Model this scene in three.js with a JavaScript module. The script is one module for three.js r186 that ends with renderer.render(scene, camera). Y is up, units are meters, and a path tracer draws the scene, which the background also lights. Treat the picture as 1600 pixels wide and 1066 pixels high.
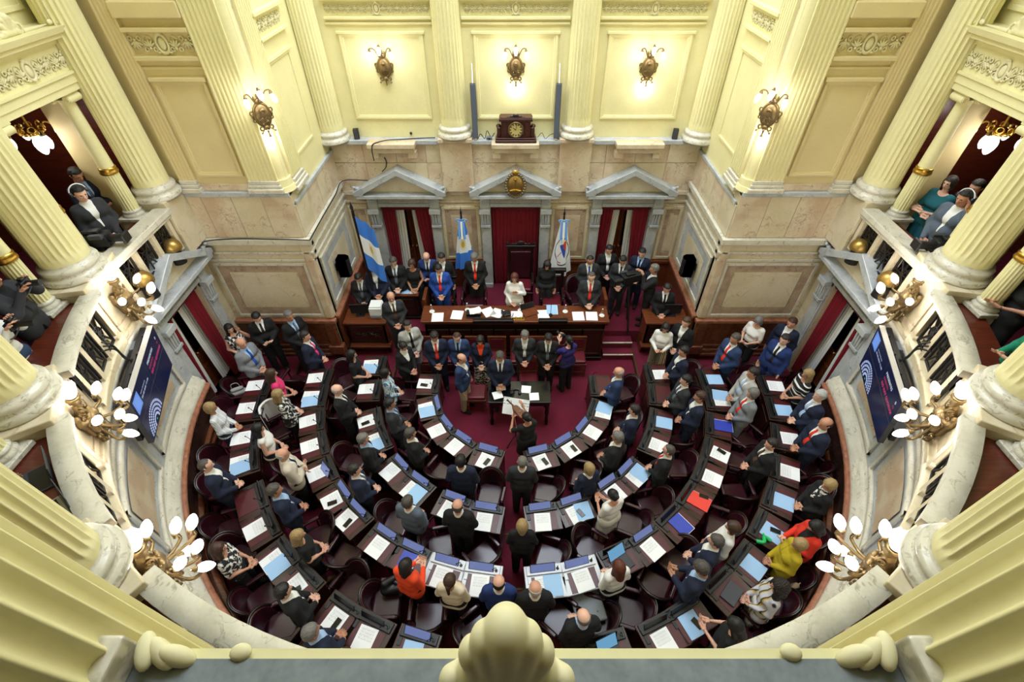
import * as THREE from 'three';
import { RoundedBoxGeometry } from 'three/addons/geometries/RoundedBoxGeometry.js';
import { mergeGeometries } from 'three/addons/utils/BufferGeometryUtils.js';
import { ImprovedNoise } from 'three/addons/math/ImprovedNoise.js';
import { RectAreaLightUniformsLib } from 'three/addons/lights/RectAreaLightUniformsLib.js';

// ---------------------------------------------------------------- camera, light, exposure
const scene = new THREE.Scene();
const H = 8.3, CZ = -6.5, PITCH = 43.75 * Math.PI / 180, F = 748, PX = 806, PY = 533;
const camera = new THREE.PerspectiveCamera(2 * Math.atan(533 / F) * 180 / Math.PI, 1600 / 1066, 0.05, 100);
camera.position.set(0, H, 0);
camera.rotation.x = -PITCH;
camera.setViewOffset(1600, 1066, -6, 0, 1600, 1066);
camera.updateProjectionMatrix();
const renderer = new THREE.WebGLRenderer({ antialias: true });
renderer.toneMapping = THREE.LinearToneMapping;
renderer.toneMappingExposure = 1.0;
renderer.shadowMap.enabled = true;
RectAreaLightUniformsLib.init();
scene.background = new THREE.Color(0x000000);
const CEIL = 13;
const skylight = new THREE.RectAreaLight(new THREE.Color(0.84, 0.96, 1.15), 5.8, 6.6, 5.6);
skylight.position.set(0, CEIL - 0.06, -7.4);
skylight.lookAt(0, 0, -7.4);
scene.add(skylight);

// ---------------------------------------------------------------- helpers
const V = (x, y, z) => new THREE.Vector3(x, y, z), RAD = Math.PI / 180;
let seedv = 7;
const rnd = () => { seedv = (seedv * 1664525 + 1013904223) >>> 0; return seedv / 4294967296; };
const rr = (a, b) => a + (b - a) * rnd();
const sC = Math.cos(PITCH), sS = Math.sin(PITCH);
function ray(px, py) { const X = (px - PX) / F, Y = (py - PY) / F; return [X, -sS - Y * sC, -(sC - Y * sS)]; }
function at(px, py, h) { const d = ray(px, py), t = (h - H) / d[1]; return V(t * d[0], h, t * d[2]); }        // photo pixel seen at height h
function atD(px, py, D) { const d = ray(px, py), t = -D / d[2]; return V(t * d[0], H + t * d[1], -D); }        // photo pixel seen on the plane z = -D
function tierAt(x, z) {
  const r = z > CZ ? Math.hypot(x, z - CZ) : Math.abs(x);
  if (z < -8.5 && Math.abs(x) < 3.97) return 0.5;
  return r > T3 ? 0.42 : r > T2 ? 0.28 : r > T1 && z > -8.05 ? 0.14 : 0;
}
const T1 = 2.8, T2 = 3.74, T3 = 4.9;
let MIR = false;                                         // mirrors what is built to the other half of the hall
const used = new Map();
function numbered(n) { const k = used.get(n) || 0; used.set(n, k + 1); return k ? n + '_' + String(k).padStart(3, '0') : n; }
function mirX(g) {
  g = g.clone(); g.applyMatrix4(new THREE.Matrix4().makeScale(-1, 1, 1));
  const flip = (a) => { for (let i = 0; i + 2 < a.length; i += 3) { const t = a[i]; a[i] = a[i + 2]; a[i + 2] = t; } };
  if (g.index) flip(g.index.array);
  else for (const k in g.attributes) {
    const at = g.attributes[k], s = at.itemSize, a = at.array;
    for (let i = 0; i < at.count; i += 3) for (let c = 0; c < s; c++) { const t = a[i * s + c]; a[i * s + c] = a[(i + 2) * s + c]; a[(i + 2) * s + c] = t; }
  }
  return g;
}
function plain(g) {
  if (g.index) g = g.toNonIndexed();
  for (const k of Object.keys(g.attributes)) if (!['position', 'normal', 'uv'].includes(k)) g.deleteAttribute(k);
  if (!g.attributes.normal) g.computeVertexNormals();
  if (!g.attributes.uv) g.setAttribute('uv', new THREE.BufferAttribute(new Float32Array(g.attributes.position.count * 2), 2));
  g.morphAttributes = {};
  return g;
}
function uvBox(g, off = 0) {                              // uv in metres, from the face's main direction
  const p = g.attributes.position, uv = g.attributes.uv, a = V(), b = V(), c = V(), n = V(), e = V();
  for (let i = 0; i < p.count; i += 3) {
    a.fromBufferAttribute(p, i); b.fromBufferAttribute(p, i + 1); c.fromBufferAttribute(p, i + 2);
    n.subVectors(b, a).cross(e.subVectors(c, a));
    const x = Math.abs(n.x), y = Math.abs(n.y), z = Math.abs(n.z);
    for (let k = 0; k < 3; k++) {
      const v = [a, b, c][k];
      if (y >= x && y >= z) uv.setXY(i + k, v.x + off, v.z + off * 0.7); else if (x >= z) uv.setXY(i + k, v.z + off, v.y + off * 0.7); else uv.setXY(i + k, v.x + off, v.y + off * 0.7);
    }
  }
}
function join(list, keepUv) {
  const flat = [list].flat(9).map(plain);
  const g = flat.length > 1 ? mergeGeometries(flat) : flat[0];
  if (!keepUv) uvBox(g);
  return g;
}
function mesh(name, g, m, parent) {
  const o = new THREE.Mesh(g, m); o.name = name; o.castShadow = o.receiveShadow = true; parent.add(o); return o;
}
function part(name, list, m, parent, keepUv) { let g = join(list, keepUv); if (MIR) g = mirX(g); return mesh(name, g, m, parent); }
function thing(name, label, category, p = [0, 0, 0], turn = 0, group) {
  const o = new THREE.Group(); o.name = numbered(name); scene.add(o);
  o.position.set(MIR ? -p[0] : p[0], p[1], p[2]); o.rotation.y = MIR ? -turn : turn;
  o.userData = { label, category }; if (group) o.userData.group = group;
  return o;
}
const setting = (o) => { o.userData.kind = 'structure'; return o; };
function solo(name, label, category, list, m, group, keepUv) {
  const o = part(numbered(name), list, m, scene, keepUv); o.userData = { label, category }; if (group) o.userData.group = group; return o;
}
function struct(name, list, m, label) {
  const o = part(name, list, m, scene); o.userData = { kind: 'structure', label: label || name.replace(/_/g, ' ') + ' of the domed assembly chamber', category: name.split('_')[0] }; return o;
}
const bb = (x0, x1, y0, y1, z0, z1) => new THREE.BoxGeometry(Math.abs(x1 - x0), Math.abs(y1 - y0), Math.abs(z1 - z0)).translate((x0 + x1) / 2, (y0 + y1) / 2, (z0 + z1) / 2);
const rb = (x0, x1, y0, y1, z0, z1, r = 0.01, s = 1) => new RoundedBoxGeometry(Math.abs(x1 - x0), Math.abs(y1 - y0), Math.abs(z1 - z0), s, Math.min(r, 0.49 * Math.min(Math.abs(x1 - x0), Math.abs(y1 - y0), Math.abs(z1 - z0)))).translate((x0 + x1) / 2, (y0 + y1) / 2, (z0 + z1) / 2);
const cyl = (r0, r1, h, x, y, z, n = 12) => new THREE.CylinderGeometry(r0, r1, h, n).translate(x, y + h / 2, z);
const ball = (r, x, y, z, sx = 1, sy = 1, sz = 1, n = 10) => new THREE.SphereGeometry(r, n, Math.max(5, n * 0.7 | 0)).scale(sx, sy, sz).translate(x, y, z);
const lathe = (pts, n = 20, a0 = 0, a1 = Math.PI * 2) => new THREE.LatheGeometry(pts.map((p) => new THREE.Vector2(p[0], p[1])), n, a0, a1);
const tube = (pts, r, n = 24, k = 6) => new THREE.TubeGeometry(new THREE.CatmullRomCurve3(pts.map((p) => V(...p))), n, r, k);
function rod(a, b, r, r2 = r, n = 8) {
  const A = V(...a), B = V(...b), d = B.clone().sub(A), g = new THREE.CylinderGeometry(r2, r, d.length(), n);
  g.applyQuaternion(new THREE.Quaternion().setFromUnitVectors(V(0, 1, 0), d.clone().normalize()));
  return g.translate((A.x + B.x) / 2, (A.y + B.y) / 2, (A.z + B.z) / 2);
}
const ringArc = (pts, a0, a1, n) => lathe(pts, n || Math.max(4, Math.ceil(Math.abs(a1 - a0) / 2.5)), a0 * RAD, (a1 - a0) * RAD).translate(0, 0, CZ);   // profile swept about the hall's centre; 0 degrees points to the viewer's side
const loop = (r0, r1, y0, y1) => [[r0, y0], [r0, y1], [r1, y1], [r1, y0], [r0, y0]];
function extr(pts, depth, bevel = 0, holes) {
  const s = new THREE.Shape(pts.map((p) => new THREE.Vector2(p[0], p[1])));
  for (const h of holes || []) s.holes.push(new THREE.Path(h.map((p) => new THREE.Vector2(p[0], p[1]))));
  return new THREE.ExtrudeGeometry(s, { depth, bevelEnabled: bevel > 0, bevelSize: bevel, bevelThickness: bevel, bevelSegments: 1, curveSegments: 10 });
}
const ryx = (g, ry, x = 0, y = 0, z = 0) => g.rotateY(ry).translate(x, y, z);
// a picture frame of moulding (w x h, in the XY plane, facing +z)
function frameG(x0, x1, y0, y1, z, w, d) {
  return extr([[x0, y0], [x1, y0], [x1, y1], [x0, y1]], d, 0.006, [[[x0 + w, y0 + w], [x0 + w, y1 - w], [x1 - w, y1 - w], [x1 - w, y0 + w]]]).translate(0, 0, z);
}

// ---------------------------------------------------------------- materials
const noise = new ImprovedNoise();
const N = (x, y, z = 0) => noise.noise(x, y, z);
const fbm = (x, y, z = 0, o = 4) => { let s = 0, a = 0.5; for (let i = 0; i < o; i++) { s += a * N(x, y, z); x *= 2.03; y *= 2.03; a *= 0.5; } return s; };
function tex(size, fn, metres, srgb = true) {
  const d = new Uint8Array(size * size * 4);
  for (let y = 0; y < size; y++) for (let x = 0; x < size; x++) {
    const c = fn(x / size, y / size), i = (y * size + x) * 4;
    d[i] = Math.max(0, Math.min(255, c[0])); d[i + 1] = Math.max(0, Math.min(255, c[1])); d[i + 2] = Math.max(0, Math.min(255, c[2])); d[i + 3] = 255;
  }
  const t = new THREE.DataTexture(d, size, size); t.magFilter = THREE.LinearFilter; t.minFilter = THREE.LinearFilter;
  t.wrapS = t.wrapT = THREE.MirroredRepeatWrapping; t.repeat.set(1 / metres, 1 / metres);
  if (srgb) t.colorSpace = THREE.SRGBColorSpace; t.needsUpdate = true; return t;
}
const mix3 = (a, b, t) => [a[0] + (b[0] - a[0]) * t, a[1] + (b[1] - a[1]) * t, a[2] + (b[2] - a[2]) * t];
const sstep = (a, b, x) => { x = Math.max(0, Math.min(1, (x - a) / (b - a))); return x * x * (3 - 2 * x); };
function marble(base, tint, vein, z, metres = 1.8, sc = 4, veins = 0.8) {
  return tex(288, (u, v) => {
    const w = fbm(u * sc, v * sc, z), w2 = fbm(u * sc * 1.3 + 9, v * sc * 1.3 + 4, z + 5);
    let c = mix3(base, tint, sstep(-0.2, 0.35, w));
    const q = Math.abs(fbm(u * sc * 0.9 + w * 1.2 + 20, v * sc * 0.9 + w2 * 1.2, z + 9, 5));
    c = mix3(c, vein, veins * (1 - sstep(0.0, 0.035, q)) * sstep(-0.25, 0.2, w2));
    const g = fbm(u * 60, v * 60, z + 2, 2) * 10;
    return [c[0] + g, c[1] + g, c[2] + g];
  }, metres);
}
const std = (o) => new THREE.MeshStandardMaterial(o), phy = (o) => new THREE.MeshPhysicalMaterial(o);
const flat = (c, rough = 0.6, metal = 0) => std({ color: c, roughness: rough, metalness: metal });
const woodTex = (a, b, z, metres = 0.8) => tex(256, (u, v) => {
  const w = fbm(u * 3, v * 26, z), q = N(u * 6 + w * 3, v * 90, z + 3);
  return mix3(a, b, sstep(-0.4, 0.5, w + 0.3 * q));
}, metres);
const M = {};
M.plaster = std({ map: tex(256, (u, v) => { const g = fbm(u * 7, v * 7, 1) * 9 + fbm(u * 60, v * 60, 4, 2) * 5; return [228 + g, 219 + g, 166 + g]; }, 2.4), roughness: 0.62 });
M.plasterDark = std({ map: tex(256, (u, v) => { const g = fbm(u * 7, v * 7, 8) * 10 + fbm(u * 50, v * 50, 4, 2) * 6; return [220 + g, 211 + g, 168 + g]; }, 2), roughness: 0.6 });
M.ochre = std({ map: tex(256, (u, v) => { const g = fbm(u * 6, v * 6, 3) * 9 + fbm(u * 60, v * 60, 5, 2) * 4; return [218 + g, 200 + g, 150 + g]; }, 2.4), roughness: 0.62 });
M.marble = phy({ map: marble([214, 199, 172], [196, 170, 142], [140, 110, 92], 2, 2.2, 5, 0.55), roughness: 0.28 });
M.marbleB = phy({ map: marble([205, 191, 158], [218, 205, 180], [150, 120, 95], 31, 2.6, 4, 0.5), roughness: 0.3 });
M.marblePink = phy({ map: marble([182, 160, 136], [162, 136, 116], [118, 88, 76], 12, 1.2, 5, 0.8), roughness: 0.3 });
M.marbleGrey = phy({ map: marble([186, 189, 190], [166, 170, 174], [118, 122, 128], 21, 1.5, 5, 0.7), roughness: 0.3 });
M.marblePale = phy({ map: marble([212, 206, 190], [196, 190, 172], [140, 134, 116], 44, 1.6, 5, 0.7), roughness: 0.28 });
M.marbleRed = phy({ map: marble([112, 66, 44], [88, 50, 34], [150, 108, 84], 51, 1.0, 7, 0.5), roughness: 0.25 });
M.marbleDark = phy({ map: marble([62, 40, 34], [44, 28, 26], [120, 92, 80], 61, 1.3, 6, 0.6), roughness: 0.22 });
M.marbleOrange = phy({ map: marble([156, 102, 76], [132, 80, 60], [214, 170, 140], 71, 0.6, 6, 0.5), roughness: 0.3 });
M.stone = std({ map: tex(256, (u, v) => { const g = fbm(u * 9, v * 9, 6) * 34 + fbm(u * 50, v * 50, 7, 2) * 16; return [128 + g, 135 + g, 138 + g]; }, 0.8), roughness: 0.8 });
M.carpet = std({ map: tex(512, (u, v) => { const g = fbm(u * 5, v * 5, 1) * 16 + N(u * 180, v * 180) * 16; return [102 + g, 12 + g * 0.3, 40 + g * 0.4]; }, 2), roughness: 0.95, bumpMap: tex(256, (u, v) => { const g = 128 + N(u * 120, v * 120) * 120; return [g, g, g]; }, 0.5, false), bumpScale: 0.003 });
M.leather = phy({ color: 0x33101a, roughness: 0.26 });
M.leatherRed = phy({ color: 0x5e1420, roughness: 0.38 });
M.wood = phy({ map: woodTex([40, 20, 14], [62, 31, 20], 4), roughness: 0.3 });
M.woodMid = phy({ map: woodTex([84, 42, 22], [122, 64, 34], 8), roughness: 0.28 });
M.woodRed = phy({ map: woodTex([78, 32, 20], [106, 46, 28], 15), roughness: 0.32 });
M.woodBlack = phy({ map: woodTex([18, 12, 10], [36, 22, 17], 19), roughness: 0.3 });
M.curtain = std({ map: tex(128, (u, v) => { const g = N(u * 60, v * 60) * 8; return [128 + g, 14 + g * 0.4, 34 + g * 0.5]; }, 0.4), roughness: 0.85 });
M.valance = std({ color: 0x5f0d20, roughness: 0.8 });
M.sheer = std({ color: 0xe4e4e0, roughness: 0.9 });
M.bronze = std({ color: 0x84704e, roughness: 0.36, metalness: 0.9 });
M.gold = std({ color: 0xc9a04c, roughness: 0.28, metalness: 0.95 });
M.brass = std({ color: 0xa98a4c, roughness: 0.35, metalness: 0.85 });
M.nosing = std({ color: 0x5d4b2c, roughness: 0.45, metalness: 0.7 });
M.iron = std({ color: 0x2e2c2a, roughness: 0.45, metalness: 0.6 });
M.black = flat(0x131315, 0.45);
M.blackGloss = phy({ color: 0x0c0c0e, roughness: 0.18 });
M.grey = flat(0x6d7076, 0.5);
M.greyDark = flat(0x3a3c42, 0.5);
M.white = flat(0xe9e9e6, 0.7);
M.paper = std({ map: tex(128, (u, v) => { const l = (v * 24 % 1) < 0.3 && u > 0.12 && u < 0.86 && N(u * 30, Math.floor(v * 24) * 3.1) > -0.12 && v > 0.45 && v < 0.92; const g = l ? -60 : 0; return [240 + g, 241 + g, 243 + g]; }, 1), roughness: 0.85 });
M.paperBlank = flat(0xf0f1f3, 0.85);
M.blueSheet = flat(0x9fc4ea, 0.7);
M.blueFolder = flat(0x2b3fae, 0.45);
M.redFolder = flat(0xe0392c, 0.5);
M.glow = new THREE.MeshStandardMaterial({ color: 0xffffff, emissive: new THREE.Color(1, 0.96, 0.9), emissiveIntensity: 3.2, roughness: 0.4 });
M.laylight = new THREE.MeshStandardMaterial({ color: 0xffffff, emissive: new THREE.Color(0.84, 0.96, 1.15), emissiveIntensity: 3.0, roughness: 0.5 });
M.greenTape = flat(0x17b35c, 0.5);
// ---------------------------------------------------------------- smooth solids from distance fields
function surf(sdf, mn, mx, step) {                         // surface nets
  const nx = Math.ceil((mx[0] - mn[0]) / step) + 1, ny = Math.ceil((mx[1] - mn[1]) / step) + 1, nz = Math.ceil((mx[2] - mn[2]) / step) + 1;
  const f = new Float32Array(nx * ny * nz), id = new Int32Array(nx * ny * nz).fill(-1), pos = [], idx = [];
  let q = 0;
  for (let k = 0; k < nz; k++) for (let j = 0; j < ny; j++) for (let i = 0; i < nx;) {
    const d = sdf(mn[0] + i * step, mn[1] + j * step, mn[2] + k * step), skip = Math.max(1, Math.min(nx - i, Math.floor((Math.abs(d) - 0.03) / step / 1.3)));   // far from the surface: fill ahead
    for (let s = 0; s < skip; s++) f[q++] = d; i += skip;
  }
  const I = (i, j, k) => (k * ny + j) * nx + i, C = [[0, 0, 0], [1, 0, 0], [0, 1, 0], [1, 1, 0], [0, 0, 1], [1, 0, 1], [0, 1, 1], [1, 1, 1]];
  const E = [[0, 1], [2, 3], [4, 5], [6, 7], [0, 2], [1, 3], [4, 6], [5, 7], [0, 4], [1, 5], [2, 6], [3, 7]];
  for (let k = 0; k < nz - 1; k++) for (let j = 0; j < ny - 1; j++) for (let i = 0; i < nx - 1; i++) {
    let m = 0; const v = [];
    for (let c = 0; c < 8; c++) { v[c] = f[I(i + C[c][0], j + C[c][1], k + C[c][2])]; if (v[c] < 0) m |= 1 << c; }
    if (m === 0 || m === 255) continue;
    let x = 0, y = 0, z = 0, n = 0;
    for (const [a, b] of E) if ((v[a] < 0) !== (v[b] < 0)) { const t = v[a] / (v[a] - v[b]); x += C[a][0] + t * (C[b][0] - C[a][0]); y += C[a][1] + t * (C[b][1] - C[a][1]); z += C[a][2] + t * (C[b][2] - C[a][2]); n++; }
    id[I(i, j, k)] = pos.length / 3;
    pos.push(mn[0] + (i + x / n) * step, mn[1] + (j + y / n) * step, mn[2] + (k + z / n) * step);
  }
  const quad = (a, b, c, d, r) => { if (a < 0 || b < 0 || c < 0 || d < 0) return; if (r) idx.push(a, c, b, a, d, c); else idx.push(a, b, c, a, c, d); };
  for (let k = 1; k < nz - 1; k++) for (let j = 1; j < ny - 1; j++) for (let i = 1; i < nx - 1; i++) {
    const s = f[I(i, j, k)] < 0;
    if (s !== f[I(i + 1, j, k)] < 0) quad(id[I(i, j - 1, k - 1)], id[I(i, j, k - 1)], id[I(i, j, k)], id[I(i, j - 1, k)], !s);
    if (s !== f[I(i, j + 1, k)] < 0) quad(id[I(i - 1, j, k - 1)], id[I(i, j, k - 1)], id[I(i, j, k)], id[I(i - 1, j, k)], s);
    if (s !== f[I(i, j, k + 1)] < 0) quad(id[I(i - 1, j - 1, k)], id[I(i, j - 1, k)], id[I(i, j, k)], id[I(i - 1, j, k)], !s);
  }
  const g = new THREE.BufferGeometry(); g.setAttribute('position', new THREE.Float32BufferAttribute(pos, 3)); g.setIndex(idx);
  const nr = new Float32Array(pos.length), e = step * 0.5;
  for (let i = 0; i < pos.length; i += 3) {
    const x = pos[i], y = pos[i + 1], z = pos[i + 2];
    let a = sdf(x + e, y, z) - sdf(x - e, y, z), b = sdf(x, y + e, z) - sdf(x, y - e, z), c = sdf(x, y, z + e) - sdf(x, y, z - e); const l = Math.hypot(a, b, c) || 1;
    nr[i] = a / l; nr[i + 1] = b / l; nr[i + 2] = c / l;
  }
  g.setAttribute('normal', new THREE.BufferAttribute(nr, 3));
  return g;
}
function smin(a, b, k) { const h = Math.max(k - Math.abs(a - b), 0) / k; return Math.min(a, b) - h * h * k * 0.25; }
function caps(list, k = 0.04) {                            // each entry: ax ay az ra  bx by bz rb
  return (x, y, z) => {
    let d = 9;
    for (let i = 0; i < list.length; i++) {
      const c = list[i], ux = c[4] - c[0], uy = c[5] - c[1], uz = c[6] - c[2], wx = x - c[0], wy = y - c[1], wz = z - c[2], q = ux * ux + uy * uy + uz * uz;
      const t = q > 0 ? Math.max(0, Math.min(1, (wx * ux + wy * uy + wz * uz) / q)) : 0, ex = wx - t * ux, ey = wy - t * uy, ez = wz - t * uz;
      d = smin(d, Math.sqrt(ex * ex + ey * ey + ez * ez) - c[3] - t * (c[7] - c[3]), k);
    }
    return d;
  };
}

// ---------------------------------------------------------------- pieces of architecture
function fluted(R0, R1, h, n = 24, depth = 0.022, per = 6, y0 = 0) {   // a fluted shaft with rounded flutes and flat fillets
  const rows = [[0, 0], [0.02, 0], [0.035, 1], [0.5, 1], [0.965, 1], [0.98, 0], [1, 0]], m = n * per, pos = [], idx = [];
  for (const [t, fl] of rows) for (let i = 0; i <= m; i++) {
    const u = (i / per) % 1, a = i / m * Math.PI * 2, R = R0 + (R1 - R0) * t, w = u < 0.18 ? 0 : Math.sin((u - 0.18) / 0.82 * Math.PI);
    const r = R - fl * depth * Math.pow(Math.max(0, w), 0.6);
    pos.push(Math.sin(a) * r, y0 + t * h, Math.cos(a) * r);
  }
  for (let j = 0; j < rows.length - 1; j++) for (let i = 0; i < m; i++) { const a = j * (m + 1) + i, b = a + m + 1; idx.push(a, a + 1, b, b, a + 1, b + 1); }
  const g = new THREE.BufferGeometry(); g.setAttribute('position', new THREE.Float32BufferAttribute(pos, 3)); g.setIndex(idx); g.computeVertexNormals(); return g;
}
function flutedPilaster(w, h, d, n) {                      // faces +z, base at y = 0, from x = -w/2
  const s = [[-w / 2, 0]], p = w / (n + 0.35), fw = p * 0.68;
  for (let i = 0; i < n; i++) { const c = -w / 2 + p * (0.675 + i); for (let k = 0; k <= 6; k++) { const a = Math.PI * k / 6; s.push([c - fw / 2 * Math.cos(a), d - Math.sin(a) * fw * 0.42]); } if (i === 0) s.splice(1, 0, [-w / 2, d]); }
  s.push([w / 2, d], [w / 2, 0]);
  return extr(s.map(([x, z]) => [x, -z]), h).rotateX(-Math.PI / 2);
}
const torusBase = (R) => lathe([[0, 0], [R * 1.34, 0], [R * 1.36, 0.03], [R * 1.34, 0.085], [R * 1.2, 0.1], [R * 1.15, 0.13], [R * 1.2, 0.15], [R * 1.22, 0.18], [R * 1.16, 0.21], [R * 1.03, 0.22], [R, 0.25]], 36);
const steppedBase = (x0, x1, z0, z1, y) => [rb(x0 - 0.06, x1 + 0.06, y, y + 0.09, z0, z1 + 0.06, 0.02), rb(x0 - 0.035, x1 + 0.035, y + 0.09, y + 0.15, z0, z1 + 0.035, 0.015), rb(x0 - 0.015, x1 + 0.015, y + 0.15, y + 0.22, z0, z1 + 0.02, 0.012)];
function reliefG(L, h, cartouche = true) {                 // carved band of palmettes and scrolls in the XY plane facing +z, centred
  const g = [], n = Math.max(3, Math.round(L / (h * 0.62))), s = L / n, d = h * 0.16;
  for (let i = 0; i < n; i++) {
    const x = -L / 2 + s * (i + 0.5);
    if (cartouche && Math.abs(x) < h * 0.42) continue;
    const up = i % 2 ? 1 : -1;
    for (let k = -2; k <= 2; k++) { const a = k * 0.5; g.push(ball(h * 0.15, 0, h * 0.2, d * 0.4, 0.38, 1.25, 0.55, 6).rotateZ(-a).translate(0, -h * 0.14, 0).rotateZ(up < 0 ? Math.PI : 0).translate(x, 0, 0)); }
    for (const q of [-1, 1]) g.push(new THREE.TorusGeometry(h * 0.1, h * 0.04, 5, 9).translate(x + q * s * 0.34, -up * h * 0.26, d * 0.4));
    g.push(ball(h * 0.085, x, -up * h * 0.2, d * 0.5, 1, 1, 0.9, 6), new THREE.TorusGeometry(h * 0.4, h * 0.025, 4, 9, Math.PI * 0.8).rotateZ(Math.PI * 0.1).scale(s / h * 0.95, 1, 1).rotateZ(up < 0 ? Math.PI : 0).translate(x, -up * h * 0.02, d * 0.2));
  }
  if (cartouche) g.push(ball(h * 0.24, 0, 0, d * 0.3, 0.85, 1.25, 0.45, 12), new THREE.TorusGeometry(h * 0.35, h * 0.085, 6, 20).scale(0.85, 1.25, 1).translate(0, 0, d * 0.3), ball(h * 0.12, 0, h * 0.5, d * 0.4, 1.6, 0.7, 0.8, 8), ball(h * 0.1, h * 0.3, -h * 0.4, d * 0.4, 1, 0.6, 0.8, 7), ball(h * 0.1, -h * 0.3, -h * 0.4, d * 0.4, 1, 0.6, 0.8, 7));
  return g;
}
// bends a flat ornament (XY plane, facing +z) onto the ring of radius r, facing the hall's centre
function bendG(g, r, y, phi) {
  g = join(g); const p = g.attributes.position, nr = g.attributes.normal;
  for (let i = 0; i < p.count; i++) {
    const a = phi * RAD - p.getX(i) / r, R = r - p.getZ(i), c = Math.cos(a), s = Math.sin(a), nx = -nr.getX(i), nz = -nr.getZ(i);
    p.setXYZ(i, R * s, p.getY(i) + y, CZ + R * c); nr.setXYZ(i, nz * s + nx * -c * -1, nr.getY(i), nz * c - nx * s);
  }
  return g;
}
const ringPos = (phi, r, y = 0) => [r * Math.sin(phi * RAD), y, CZ + r * Math.cos(phi * RAD)];
const toCentre = (phi) => phi * RAD + Math.PI;
// ---------------------------------------------------------------- the hall: floor, tiers, platform
struct('floor', bb(-9.6, 9.6, -0.3, 0, -12.2, 3), M.carpet, 'crimson carpeted floor of the assembly chamber');
function tierShape(r, R, endIn) {
  const p = [], n = 48;
  p.push([-R, 7.9]); for (let i = 0; i <= n; i++) { const a = Math.PI * i / n; p.push([-R * Math.cos(a), 6.5 - R * Math.sin(a)]); } p.push([R, 7.9]);
  p.push([3.98, 7.9]); if (r < 3.9) p.push([3.98, endIn], [r, endIn]); else p.splice(p.length - 1, 1, [r, 7.9]);
  for (let i = n; i >= 0; i--) { const a = Math.PI * i / n; p.push([-r * Math.cos(a), 6.5 - r * Math.sin(a)]); }
  if (r < 3.9) p.push([-r, endIn], [-3.98, endIn], [-3.98, 7.9]); else p.push([-r, 7.9]);
  return p;
}
[[T1, 0.14], [T2, 0.28], [T3, 0.42]].forEach(([r, h], i) => {
  const end = i === 0 ? 8.5 : 7.9;
  const o = struct('floor_step_' + (i + 1), extr(tierShape(r, 6.1, end), h - 0.001).rotateX(-Math.PI / 2), M.carpet, ['lowest', 'middle', 'highest'][i] + ' crimson carpeted tier of the horseshoe seating');
  part('nosing', [ringArc([[r - 0.012, h - 0.035], [r - 0.012, h + 0.004], [r + 0.03, h + 0.004]], -90, 90, 60), bb(-r - 0.03, -r + 0.012, h - 0.035, h + 0.004, -end, CZ), bb(r - 0.012, r + 0.03, h - 0.035, h + 0.004, -end, CZ)], M.nosing, o);
});
struct('floor_platform', [bb(-3.98, 3.98, 0, 0.5, -10.4, -8.5)], M.carpet, 'crimson carpeted platform behind the long rostrum');
for (const s of [-1, 1]) for (let k = 0; k < 2; k++) {
  const o = struct('floor_stair_' + (s < 0 ? k + 1 : k + 3), bb(s * 2.08, s * 2.79, 0, 0.167 * (k + 1), -8.5, -8.02 - 0.24 * k), M.carpet, 'carpeted stair of the flight ' + (s < 0 ? 'beside the striped flag side desk' : 'beside the cameraman side desk'));
  part('nosing', bb(s * 2.08, s * 2.79, 0.167 * (k + 1) - 0.02, 0.167 * (k + 1) + 0.006, -8.04 - 0.24 * k, -8.01 - 0.24 * k), M.marblePale, o);
}
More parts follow.
